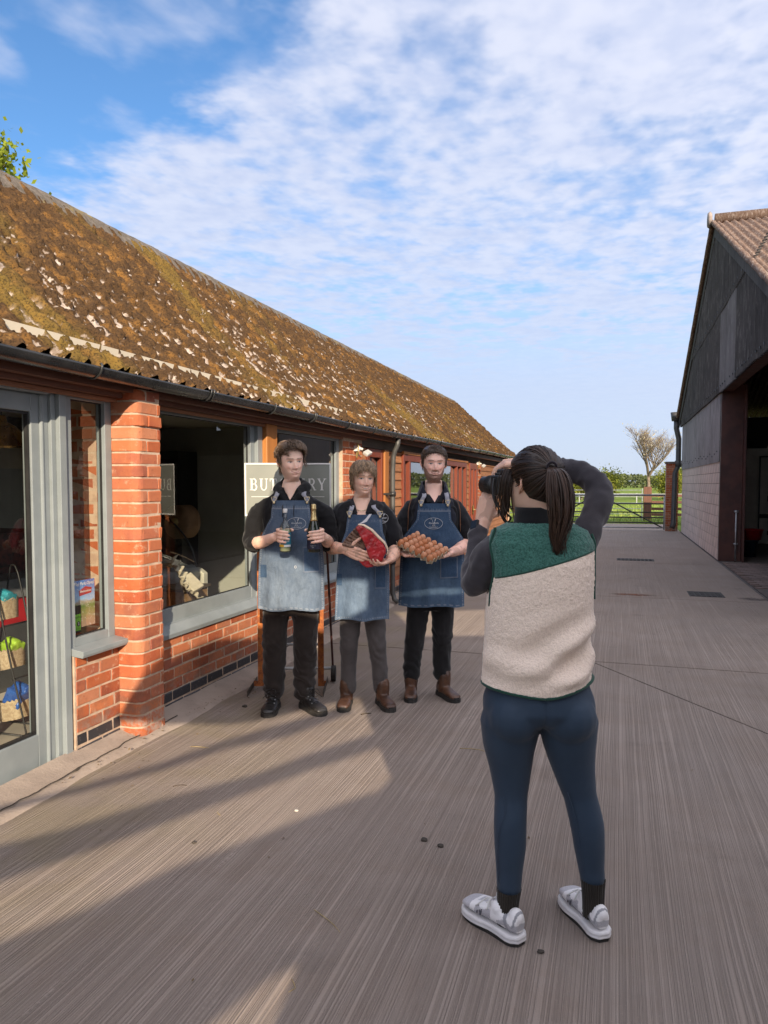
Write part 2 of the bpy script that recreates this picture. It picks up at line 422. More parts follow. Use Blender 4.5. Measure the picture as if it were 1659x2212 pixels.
def mat_wood(name, c1, c2, rough=0.55, axis='Y', scale=1.0):
    t = NT(name); st = {'Y': (30, 1.4, 30), 'Z': (30, 30, 1.4), 'X': (1.4, 30, 30)}[axis]
    v = t.coords('Object', tuple(q * scale for q in st)); gp = t.coords('Object')
    g = t.noise(v, 1.0, 5, .65, 0.6)
    c = t.mix(t.step(g, 0.3, 0.7), c1, c2)
    c = t.mix(t.math('MULTIPLY', t.rnd(), 0.45), c, tuple(q * 0.55 for q in c2))
    c = t.mix(t.step(t.noise(gp, 3, 4), .45, .75, 0, .3), c, tuple(q * 0.6 for q in c1))
    t.bsdf(c, rough, t.bump(g, 0.35, 0.004)); return t.m
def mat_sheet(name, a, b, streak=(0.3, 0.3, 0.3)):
    """weathered corrugated cladding, with weather and shading streaks running down"""
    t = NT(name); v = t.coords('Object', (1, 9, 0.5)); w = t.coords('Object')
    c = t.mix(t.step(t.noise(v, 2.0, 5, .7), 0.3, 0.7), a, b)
    c = t.mix(t.step(t.noise(t.coords('Object', (1, 16, 1.4)), 2.2, 5, .75), 0.50, 0.66, 0, .8), c, streak)  # weather streaks, painted stronger to stand in for corrugation shading
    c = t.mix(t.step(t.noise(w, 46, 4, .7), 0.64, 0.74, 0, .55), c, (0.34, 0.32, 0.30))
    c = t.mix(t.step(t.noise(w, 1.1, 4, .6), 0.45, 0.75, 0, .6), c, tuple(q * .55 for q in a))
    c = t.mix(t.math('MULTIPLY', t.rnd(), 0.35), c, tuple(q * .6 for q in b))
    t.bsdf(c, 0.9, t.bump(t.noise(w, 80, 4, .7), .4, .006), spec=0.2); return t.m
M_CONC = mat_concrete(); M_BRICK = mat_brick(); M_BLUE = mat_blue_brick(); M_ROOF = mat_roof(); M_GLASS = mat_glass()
M_MORTAR = pm('mortar', (0.50, 0.375, 0.275), (0.39, 0.285, 0.21), 20, .95, .8, 120)
M_FRAME = pm('grey_frame_paint', (0.235, 0.265, 0.275), (0.20, 0.228, 0.238), 5, .38, .04, 60)
M_GUTTER = pm('black_gutter_plastic', (0.016, 0.017, 0.018), (0.03, 0.031, 0.032), 6, .27, .05, 40)
M_GREYPIPE = pm('grey_pipe_plastic', (0.045, 0.045, 0.044), (0.065, 0.064, 0.06), 6, .4, .1, 40)
M_REDWOOD = mat_wood('redwood_stain', (0.24, 0.052, 0.022), (0.15, 0.03, 0.014), .42, 'Z')
M_BEAM = mat_wood('eaves_timber', (0.16, 0.055, 0.026), (0.085, 0.028, 0.015), .6, 'Y')
M_ORANGE = mat_wood('oak_post', (0.50, 0.205, 0.052), (0.36, 0.13, 0.03), .5, 'Z')
M_CLAD = mat_wood('larch_cladding', (0.40, 0.185, 0.085), (0.27, 0.115, 0.05), .72, 'Y')
M_CLAD_TOP = mat_wood('weathered_fascia', (0.13, 0.105, 0.085), (0.075, 0.06, 0.05), .85, 'Y')
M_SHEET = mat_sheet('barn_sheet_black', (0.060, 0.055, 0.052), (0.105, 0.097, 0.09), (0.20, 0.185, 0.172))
M_SHEET_L = mat_sheet('barn_sheet_grey', (0.25, 0.23, 0.225), (0.35, 0.325, 0.315), (0.42, 0.40, 0.39))
M_SHEET_M = mat_sheet('barn_sheet_mid', (0.16, 0.15, 0.145), (0.21, 0.20, 0.195), (0.27, 0.26, 0.25))
M_BLOCK = pm('concrete_block', (0.66, 0.51, 0.425), (0.53, 0.405, 0.335), 3, .92, .7, 90, rnd=.16)
M_BLOCKJ = pm('block_joint', (0.20, 0.16, 0.145), None, 20, .95)
M_STEEL_RED = pm('red_oxide_steel', (0.085, 0.030, 0.022), (0.055, 0.021, 0.017), 4, .6, .2, 50)
M_GALV = pm('galvanised_steel', (0.42, 0.43, 0.44), (0.30, 0.31, 0.32), 9, .42, .1, 60, metal=.6)
M_DARKSTEEL = pm('dark_gate_steel', (0.085, 0.082, 0.08), (0.06, 0.058, 0.056), 9, .75, .1, 60, spec=.2)
M_WHITEP = pm('white_paint', (0.74, 0.73, 0.70), (0.66, 0.65, 0.62), 3, .5, .05, 60)
M_BLACK = pm('black_metal', (0.012, 0.012, 0.013), (0.02, 0.02, 0.02), 8, .45, .05)
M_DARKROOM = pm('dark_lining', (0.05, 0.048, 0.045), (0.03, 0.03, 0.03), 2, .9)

# ================================================================== GROUND
yard = MB().box(-2.70, 60, -40, 26.2, -0.30, -0.02).build('yard', pm('yard_base', (0.16, 0.135, 0.12), (0.10, 0.085, 0.075), 12, .95, .8, 90))
tag(yard, kind='structure')
def slab(x0, x1, y0, y1, crack=None):
    g = 0.007
    mb = MB()
    if crack is None:
        mb.box(x0 + g, x1 - g, y0 + g, y1 - g, -0.016, 0.0)
    else:
        mb.prism(crack, -0.016, 0.0)
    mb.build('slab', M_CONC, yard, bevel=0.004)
C0, C1 = (-0.20, 6.66), (1.93, 3.55)
slab(0, 0, 0, 0, [(-2.695, -6), (1.91, -6), (1.91, 3.57), (-0.205, 6.645), (-2.695, 6.645)])
slab(0, 0, 0, 0, [(1.91, 3.594), (1.91, 6.645), (-0.188, 6.645)])
for ya, yb in ((6.66, 10.62), (10.62, 15.3), (15.3, 18.95), (18.95, 25.75)):
    slab(-2.695, 1.92, ya, yb)
for ya, yb in ((-6, 3.6), (3.6, 9.6)): slab(1.92, 12, ya, yb)
for ya in (-16, -11): slab(-2.695, 12, ya, ya + 5)
# pale haunching along the foot of the wall, cracked away from the slab
def haunch():
    ys = np.linspace(0.3, 20.3, 420)
    out = -2.665 + 0.045 * (fbm(ys * 1.7, ys * 0, oct=4, seed=3) - .5) * 2 + np.where(ys > 5.5, 0.0, 0.03)
    xs = np.linspace(0, 1, 12)
    P = np.zeros((len(ys), 12, 3))
    for j, s in enumerate(xs):
        x = -2.88 + (out + 2.88) * s
        P[:, j, 0] = x; P[:, j, 1] = ys
        P[:, j, 2] = 0.055 * (1 - s) ** 1.3 + 0.012 + 0.010 * (fbm(ys * 9, ys * 0 + s * 3, oct=3, seed=8) - .5)
        if j == 11: P[:, j, 2] = -0.012
        elif j == 10: P[:, j, 2] = 0.004
    me = grid_mesh('haunching', P); me.shade_smooth()
    t = NT('haunch_mortar'); v = t.coords('Object')
    c = t.mix(t.step(t.noise(v, 3, 5, .65), .35, .7), (0.36, 0.295, 0.245), (0.27, 0.22, 0.185))
    c = t.mix(t.step(t.noise(v, 26, 5, .7), .58, .72, 0, .6), c, (0.20, 0.16, 0.13))
    t.bsdf(c, .93, t.bump(t.noise(v, 70, 5, .7), .7, .008), spec=.2)
    tag(link('haunching', me, t.m), kind='structure')
haunch()
# crack filled with soil along the haunching
def soil_crack():
    ys = np.linspace(1.4, 4.15, 260); mb = MB()
    x = -2.715 + 0.05 * (fbm(ys * 2.4, ys * 0, oct=5, seed=21, gain=.6) - .5) * 2
    w = 0.003 + 0.011 * sstep(.5, .75, fbm(ys * 3.1, ys * 0, oct=3, seed=5)) * (ys < 3.6)
    P = np.zeros((len(ys), 3, 3))
    for j, s in enumerate((-1, 0, 1)):
        P[:, j, 0] = x + s * w; P[:, j, 1] = ys; P[:, j, 2] = 0.031 + (0.010 if s == 0 else -0.012) * (w / .012) + 0.004
    me = grid_mesh('soil_in_crack', P)
    tag(link('soil_in_crack', me, pm('soil', (0.035, 0.027, 0.02), (0.075, 0.06, 0.045), 60, .95, .8, 200)), 'dark soil caught in the crack along the pale wall foot', 'soil', kind='stuff')
soil_crack()
# grass field beyond the gate, out to the horizon
def field():
    mb = MB(); mb.box(-1500, 1500, 26.2, 2500, -0.5, -0.03)
    t = NT('pasture'); v = t.coords('Object')
    c = t.mix(t.step(t.noise(v, .35, 5, .6), .35, .65), (0.115, 0.185, 0.020), (0.17, 0.23, 0.030))
    c = t.mix(t.step(t.noise(v, 6, 4, .6), .5, .75, 0, .5), c, (0.25, 0.26, 0.06))
    t.bsdf(c, .9, t.bump(t.noise(v, 40, 4), .6, .05), spec=.2)
    tag(mb.build('field', t.m), kind='structure')
    mb = MB(); mb.box(-1500, -2.70, -60, 26.2, -0.5, -0.04); tag(mb.build('ground', t.m), kind='structure')
    # concrete apron seen through the gate and a grass tuft line behind it
    mb = MB(); mb.box(-4, 1.95, 25.76, 30.2, -0.016, 0.0); mb.build('apron', M_CONC, yard)
field()
def grass_strip():
    n = 5200; x = RNG.uniform(-9, 4.5, n); y = 30.3 + RNG.uniform(0, 1, n) ** 1.6 * 26; h = RNG.uniform(.05, .17, n); a = RNG.uniform(0, math.pi, n)
    w = .02; dx, dy = np.cos(a) * w, np.sin(a) * w; lx, ly = RNG.normal(0, .04, (2, n))
    V = np.stack([np.stack([x - dx, y - dy, -.03 + 0 * x], -1), np.stack([x + dx, y + dy, -.03 + 0 * x], -1), np.stack([x + lx, y + ly, h], -1)], 1).reshape(-1, 3)
    me = quads_mesh('grass', V, np.arange(3 * n).reshape(-1, 3))
    tag(link('grass', me, pm('grass_blade', (0.14, 0.22, 0.03), (0.24, 0.28, 0.05), .6, .7)), 'bright green pasture grass beyond the gates', 'grass', kind='stuff')
grass_strip()

# ================================================================== BRICK PIECES
def brick_mesh(name, lx, ly, lz, seed, mat, rough=0.0025):
    bm = bmesh.new(); bmesh.ops.create_cube(bm, size=1)
    bmesh.ops.scale(bm, vec=(lx, ly, lz), verts=bm.verts)
    bmesh.ops.bevel(bm, geom=bm.edges[:], offset=0.0045, segments=1, affect='EDGES')
    rg = random.Random(seed)
    for q in bm.verts: q.co += Vector((rg.uniform(-1, 1), rg.uniform(-1, 1), rg.uniform(-1, 1))) * rough
    me = bpy.data.meshes.new(name); bm.to_mesh(me); bm.free(); me.materials.append(mat); return me
BRICKS = [brick_mesh('brick', .1025, .215, .065, s, M_BRICK) for s in range(6)]
BLUES = [brick_mesh('brick', .1025, .215, .065, s + 50, M_BLUE, .0012) for s in range(4)]
def piece(name, me, loc, parent, scale=(1, 1, 1), rot=(0, 0, 0)):
    o = bpy.data.objects.new(name, me); COL.objects.link(o)
    o.parent = parent; o.matrix_parent_inverse = PINV(parent)
    o.location = loc; o.scale = scale; o.rotation_euler = rot
    return o
def brick_run(parent, y0, y1, z0, nc, xface, pool=BRICKS, blue=0, jit=.002, L=.225, first=0, deep=.1025, sgn=1):
    for k in range(nc):
        z = z0 + k * .075 + .0375
        off = -(.5 * L if (k + first) % 2 else 0) - random.uniform(0, .03)
        y = y0 + off
        while y < y1 - .03:
            a, b = max(y, y0) + .005, min(y + L, y1) - .005
            if b - a > .035:
                p = BLUES if k < blue else pool
                piece('brick', random.choice(p), (xface - sgn * (.05125 + random.uniform(-jit, jit)), (a + b) / 2, z + random.uniform(-.0015, .0015)), parent,
                      (1, (b - a) / .215, 1), (random.uniform(-.008, .008), random.uniform(-.012, .012), random.uniform(-.006, .006)))
            y += L
# ================================================================== SHOP BUILDING
shop = empty('shop_building', (-2.86, 10, 0), 'long low brick shop with a mossy corrugated roof and black gutter', 'building')
XW = -2.86
wall = MB()
wall.box(-2.955, XW - .0035, 3.36, 3.76, 0, .605)
wall.box(-2.955, XW - .0035, 3.97, 7.56, 0, .515)
wall.box(-3.02, XW - .0035, 7.575, 8.22, 0, 2.06)
wall.box(-3.02, XW - .0035, 15.68, 16.10, 0, 2.1)
wall.box(-3.05, XW - .012, 8.22, 15.68, 0, .30)
wall.box(-3.05, XW - .012, 16.10, 20.45, 0, .30)
wall = wall.build('wall', M_MORTAR, shop)
brick_run(wall, 3.365, 3.745, 0.0, 8, XW, blue=2, L=.225)
brick_run(wall, 3.985, 7.56, 0.0, 7, XW, blue=2)
brick_run(wall, 7.575, 8.22, 0.0, 27, XW)
brick_run(wall, 15.68, 16.10, 0.0, 27, XW)
brick_run(wall, 8.22, 15.68, 0.0, 4, XW - .004, blue=2)
# front pier with bullnose bricks
pier_o = MB(); _r = .052
pier_o.prism([(-2.96, 3.7465)] + [(-2.7155 - _r + _r * math.sin(q), 3.7465 + _r - _r * math.cos(q)) for q in np.linspace(0, math.pi / 2, 7)] + [(-2.7155, 3.980), (-2.96, 3.980)], 0, 2.11)
pier_o = pier_o.build('pier', M_MORTAR, shop)
def bull_mesh(x0, x1, y0, y1, r, seed):
    poly = [(x0, y0)] + [(x1 - r + r * math.sin(a), y0 + r - r * math.cos(a)) for a in np.linspace(0, math.pi / 2, 6)] + [(x1, y1), (x0, y1)]
    mb = MB(); h = .065 / 2
    mb.prism(poly, -h, h); me = mb.mesh('brick')
    bm = bmesh.new(); bm.from_mesh(me)
    bmesh.ops.bevel(bm, geom=[e for e in bm.edges if abs(e.verts[0].co.z - e.verts[1].co.z) < 1e-6], offset=.004, segments=1, affect='EDGES')
    rg = random.Random(seed)
    for q in bm.verts: q.co += Vector((rg.uniform(-1, 1), rg.uniform(-1, 1), rg.uniform(-.6, .6))) * .002
    bm.to_mesh(me); bm.free(); me.materials.append(M_BRICK); return me
bullA = [bull_mesh(-.12, .12, 0, .205, .055, s) for s in range(3)]; bullB = [bull_mesh(-.12, .12, 0, .098, .055, s + 9) for s in range(3)]
endA = [brick_mesh('brick', .24, .205, .065, s + 20, M_BRICK) for s in range(3)]; endB = [brick_mesh('brick', .24, .098, .065, s + 30, M_BRICK) for s in range(3)]
for k in range(28):
    z = k * .0755 + .038; big = k % 2 == 0
    xo = -2.712 - .12 + random.uniform(-.0025, .0025) + (.012 if k == 25 else 0)
    y0 = 3.742
    piece('brick', random.choice(bullA if big else bullB), (xo, y0, z), pier_o)
    l = .205 if big else .098
    y1 = y0 + l + .01
    rest = 3.985 - y1
    if rest > .15 and random.random() < .7:
        piece('brick', random.choice(endA), (xo, y1 + rest / 2, z), pier_o, (1, rest / .205, 1))
    elif rest > .15:
        piece('brick', random.choice(endB), (xo, y1 + .05, z), pier_o); piece('brick', random.choice(endB), (xo, y1 + .11 + (rest - .11) / 2, z), pier_o, (1, (rest - .11) / .098, 1))
    else:
        piece('brick', random.choice(endB), (xo, y1 + rest / 2, z), pier_o, (1, rest / .098, 1))
# inside brick return seen through the narrow window
inner = MB().box(-3.46, -2.99, 3.735, 4.03, 0, 2.3).build('inner_pier', M_MORTAR, shop)
for k in range(30):
    z = k * .0755 + .038; x = -3.46 - (.11 if k % 2 else 0)
    while x < -3.0:
        a, b = max(x, -3.462) + .005, min(x + .225, -2.985) - .005
        if b - a > .04:
            piece('brick', random.choice(BRICKS), ((a + b) / 2, 3.735 + .05, z), inner, (1, (b - a) / .215, 1), (0, 0, math.pi / 2))
        x += .225
# inside leaf behind the low walls, floor, ceiling and back of the room
room = MB()
room.box(-3.10, -2.965, 3.36, 3.735, 0, .60); room.box(-3.10, -2.965, 4.03, 7.57, 0, .50)
room.box(-6.6, -6.5, 0.2, 8.3, 0, 2.25); room.box(-6.6, -2.99, 0.1, 0.2, 0, 2.25); room.box(-6.6, -3.03, 8.3, 8.4, 0, 2.25)
room_o = room.build('room_lining', pm('slate_green_wall', (0.36, 0.36, 0.31), (0.31, 0.31, 0.27), 2, .8), shop)
MB().box(-6.6, -2.97, 0.1, 20.3, -0.05, 0.012).build('shop_floor', pm('shop_floor', (0.50, 0.46, 0.39), (0.42, 0.385, 0.33), 3, .6, .1, 60), shop)
MB().box(-6.5, -2.75, 0.1, 20.3, 2.26, 2.32).build('ceiling', pm('cream_ceiling', (0.55, 0.50, 0.40), (0.50, 0.45, 0.36), 2, .85), shop)
MB().box(-6.495, -6.47, 0.2, 8.3, 1.72, 2.26).build('wall_band', pm('cream_wall', (0.50, 0.44, 0.33), None, 2, .85), room_o)
MB().box(-6.6, -6.5, 8.4, 20.3, 0, 2.25).box(-6.5, -2.9, 20.3, 20.41, 0, 2.2).build('far_room_lining', pm('pale_room', (0.42, 0.41, 0.38), None, 2, .8), shop)

def framed(name, y0, y1, z0, z1, fw, xf, mat, parent, mull=(), deep=.06, fb=None, ft=None, glass=True, sill=None):
    """window: frame mesh with pane children"""
    fb = fb or fw; ft = ft or fw
    m = MB(); x0, x1 = xf - deep, xf
    m.box(x0, x1, y0, y0 + fw, z0, z1); m.box(x0, x1, y1 - fw, y1, z0, z1)
    m.box(x0, x1 - .002, y0 + fw, y1 - fw, z0, z0 + fb); m.box(x0, x1 - .002, y0 + fw, y1 - fw, z1 - ft, z1)
    ys = [y0 + fw]
    for q in mull:
        m.box(x0, x1 - .001, q - fw / 2, q + fw / 2, z0 + fb, z1 - ft); ys += [q - fw / 2, q + fw / 2]
    ys.append(y1 - fw)
    o = m.build(name, mat, parent, bevel=.003)
    # dark gasket and the pane itself, a real thickness of glass
    for a, b in zip(ys[::2], ys[1::2]):
        g = MB(); e = .006; xg = xf - deep * .55
        g.box(xg - .004, xg + .008, a, a + e, z0 + fb, z1 - ft); g.box(xg - .004, xg + .008, b - e, b, z0 + fb, z1 - ft)
        g.box(xg - .004, xg + .008, a + e, b - e, z0 + fb, z0 + fb + e); g.box(xg - .004, xg + .008, a + e, b - e, z1 - ft - e, z1 - ft)
        g.build('gasket', M_BLACK, o)
        if glass:
            P = np.array([[[xg, a, z0 + fb], [xg, a, z1 - ft]], [[xg, b, z0 + fb], [xg, b, z1 - ft]]], float)
            link('pane', grid_mesh('pane', P), M_GLASS, o)
    return o
# door: stepped jamb, glazed leaf
door = MB()
door.box(-2.985, -2.925, 3.150, 3.222, .03, 2.02)          # stile
door.box(-2.985, -2.925, 2.2, 3.150, .03, .215); door.box(-2.985, -2.925, 2.2, 3.150, 1.925, 2.02)
door.box(-2.985, -2.925, 2.12, 2.2, .03, 2.02)
door_o = door.build('door', M_FRAME, shop, bevel=.004)
link('pane', grid_mesh('pane', np.array([[[-2.955, 2.2, .215], [-2.955, 2.2, 1.925]], [[-2.955, 3.15, .215], [-2.955, 3.15, 1.925]]], float)), M_GLASS, door_o)
g = MB()
for a, b in ((3.138, 3.152), (2.198, 2.212)): g.box(-2.962, -2.938, a, b, .215, 1.925)
g.box(-2.962, -2.938, 2.212, 3.138, .2135, .228); g.box(-2.962, -2.938, 2.212, 3.138, 1.912, 1.9265); g.build('gasket', M_BLACK, door_o)
j = MB(); j.box(-2.99, -2.915, 3.228, 3.262, .012, 2.05); j.box(-2.99, -2.895, 3.262, 3.295, .012, 2.05); j.box(-2.99, -2.868, 3.295, 3.345, .012, 2.05)
j.tube([(-2.921, 3.217, .03), (-2.921, 3.217, 2.02)], .012, 10)
j.box(-2.99, -2.87, 2.0, 3.228, 2.022, 2.06)
j.build('door_jamb', M_FRAME, door_o, bevel=.003)
MB().box(-3.0, -2.86, 1.9, 3.35, .004, .026).build('threshold', pm('threshold_strip', (0.42, 0.38, 0.33), None, 9, .6, .2), door_o)
w1 = framed('window', 3.345, 3.742, .635, 2.05, .058, -2.885, M_FRAME, shop, fb=.05, ft=.03)
s = MB(); s.prism([(-2.94, .60), (-2.80, .585), (-2.795, .60), (-2.795, .622), (-2.94, .645)], 3.352, 3.785, Matrix(((1, 0, 0, 0), (0, 0, 1, 0), (0, 1, 0, 0), (0, 0, 0, 1)))); s.build('sill', M_FRAME, w1, bevel=.003)
w2 = framed('window', 3.99, 5.60, .60, 2.05, .075, -2.90, M_FRAME, shop, fb=.10, ft=.03)
s = MB(); s.prism([(-2.95, .515), (-2.835, .515), (-2.83, .545), (-2.865, .60), (-2.95, .61)], 3.99, 5.69, Matrix(((1, 0, 0, 0), (0, 0, 1, 0), (0, 1, 0, 0), (0, 0, 0, 1)))); s.build('sill', M_FRAME, w2, bevel=.003)
MB().box(-2.985, -2.87, 5.60, 5.685, .60, 2.05).build('mullion_cover', M_FRAME, w2, bevel=.003)
MB().box(-3.0, -2.83, 5.69, 5.89, .50, 2.06).build('timber_post', M_ORANGE, shop, bevel=.006)
w3 = framed('window', 5.90, 7.565, .60, 2.05, .085, -2.90, M_FRAME, shop, fb=.10, ft=.04)
s = MB(); s.prism([(-2.95, .515), (-2.835, .515), (-2.83, .545), (-2.865, .60), (-2.95, .61)], 5.90, 7.57, Matrix(((1, 0, 0, 0), (0, 0, 1, 0), (0, 1, 0, 0), (0, 0, 0, 1)))); s.build('sill', M_FRAME, w3, bevel=.003)

# timber-clad part
def clad(y0, y1, z0, z1, holes=()):
    back = MB().box(-3.0, XW - .03, y0, y1, z0, z1).build('cladding', M_CLAD_TOP, shop)
    h = .118; k = 0; z = z0
    bm_ = {}
    while z < z1 - .02:
        zt = min(z + h, z1)
        L_ = y1 - y0
        m = MB(); a = .024
        # feather-edge board: thick at the foot, thin at the top
        P = [(XW - .029, z), (XW - .004, z), (XW - .004, z + .018), (XW - .022, zt - .003), (XW - .029, zt - .003)]
        m.prism(P, y0 + .003, y1 - .003, Matrix(((1, 0, 0, 0), (0, 0, 1, 0), (0, 1, 0, 0), (0, 0, 0, 1))))
        o = m.build('board', M_CLAD, back)
        z = zt; k += 1
for a in ((8.22, 8.36, .30, 1.98), (9.17, 9.90, .30, 1.98), (9.90, 14.45, .30, .86), (14.45, 14.78, .30, 1.98), (16.10, 20.4, .30, 2.0)): clad(*a)
MB().box(-2.99, XW - .002, 8.22, 20.42, 1.985, 2.13).build('head_board', M_CLAD_TOP, shop)
w4 = framed('window', 8.375, 9.0, .42, 1.975, .085, -2.845, M_REDWOOD, shop, deep=.12, ft=.10)
MB().box(-2.93, -2.825, 9.005, 9.165, .30, 1.98).build('timber_post', M_ORANGE, shop, bevel=.005)
w5 = framed('window', 9.91, 14.42, .88, 1.96, .075, -2.84, M_REDWOOD, shop, mull=(10.25, 12.1, 13.55, 13.95), deep=.12, ft=.09)
MB().box(-2.95, -2.79, 9.90, 14.44, .845, .885).build('sill', M_REDWOOD, w5, bevel=.004)
MB().box(-2.93, -2.83, 9.9, 14.5, 1.962, 2.0).build('drip_rail', M_ORANGE, w5)
d2 = framed('far_door', 14.80, 15.66, .02, 1.97, .14, -2.85, M_REDWOOD, shop, mull=(15.23,), deep=.12, fb=.75, ft=.12)
hd = MB(); hd.tube([(-2.83, 15.13, 1.02), (-2.79, 15.13, 1.02), (-2.79, 15.02, 1.02)], .011, 8); hd.box(-2.848, -2.838, 15.11, 15.15, .93, 1.11)
hd.build('handle', pm('brass', (0.75, 0.55, 0.2), None, 9, .3, metal=.9), d2)
# pale curtains / blinds inside the timber part
for (a, b) in ((8.45, 8.95), (10.05, 10.25), (13.7, 13.95), (14.95, 15.5)):
    ys = np.linspace(a, b, 40); P = np.zeros((40, 2, 3)); P[:, :, 1] = ys[:, None]; P[:, 0, 2] = .4; P[:, 1, 2] = 1.9
    P[:, :, 0] = (-3.06 + .012 * np.sin(ys * 90))[:, None]
    o = link('curtain', grid_mesh('curtain', P), pm('cream_curtain', (0.62, 0.57, 0.48), None, 3, .9), shop); o.data.shade_smooth()

# eaves timber under the gutter
e = MB(); e.box(-2.90, -2.80, 0.2, 8.22, 2.055, 2.145); e.build('wall_plate', M_BEAM, shop)
MB().box(-2.80, -2.735, 0.2, 20.4, 2.085, 2.165).build('fascia', M_BEAM, shop)
MB().box(-2.87, -2.845, 0.2, 7.55, 2.03, 2.0525).build('cover_strip', mat_wood('strip_wood', (0.34, 0.15, 0.07), (0.22, 0.085, 0.04), .6, 'Y'), shop)
for y in np.arange(0.6, 20.4, .45): MB().box(-2.98, -2.735, y, y + .045, 2.166, 2.2).build('rafter_foot', M_BEAM, shop)

# ---- gutter
def eave_rise(y): return 0.007 * max(0.0, y - 7)
def gutter():
    ys = np.linspace(0.2, 20.5, 90); n = 15; r = .058
    P = np.zeros((len(ys), 2 * n, 3))
    for i, y in enumerate(ys):
        zc = 2.168 + eave_rise(y) + .004 * math.sin(y * 1.3)
        for j in range(n):
            a = math.pi + math.pi * j / (n - 1)
            P[i, j] = (-2.655 + r * math.cos(a), y, zc + r * math.sin(a))
            P[i, 2 * n - 1 - j] = (-2.655 + (r - .004) * math.cos(a), y, zc + (r - .004) * math.sin(a))
    me = grid_mesh('gutter', P, closed_v=True); me.shade_smooth()
    g = link('gutter', me, M_GUTTER, shop)
    yb = [1.2, 2.25, 3.30, 4.42, 5.38, 6.2, 7.1, 7.95, 8.8, 9.6, 10.4, 11.2, 12.0, 12.8, 13.7, 14.6, 15.5, 16.4, 17.3, 18.2, 19.2, 20.1]
    for i, y in enumerate(yb):
        zc = 2.168 + eave_rise(y); m = MB(); rr = .0625
        for dy in ((-.018, .018) if i in (3, 5, 9, 13) else (0,)):
            pts = [(-2.655 + rr * math.cos(a), y + dy, zc + rr * math.sin(a)) for a in np.linspace(math.pi * .95, 2 * math.pi + .1, 16)]
            pts += [(-2.655 + rr * .86, y + dy, zc + .012)]
            m.smooth = True
            m.tube(pts, .007, 6)
        m.smooth = False
        m.box(-2.74, -2.71, y - .02, y + .02, zc - .05, zc + .02)
        m.build('bracket', M_GUTTER, g)
gutter()
dp = MB(); dp.smooth = True
yp = 9.05
dp.tube([(-2.665, yp, 2.14), (-2.675, yp, 2.04), (-2.71, yp, 1.97), (-2.73, yp, 1.9), (-2.74, yp, 1.7), (-2.74, yp, .16), (-2.71, yp - .015, .07), (-2.66, yp - .03, .04)], .032, 14)
dp_o = dp.build('downpipe', M_GREYPIPE, shop)
for z in (1.42, .55):
    c = MB(); c.smooth = True; c.tube([(-2.74, yp, z - .03), (-2.74, yp, z + .03)], .043, 14); c.smooth = False; c.box(-2.86, -2.74, yp - .055, yp + .055, z - .012, z + .012); c.build('clip', M_BLACK, dp_o)
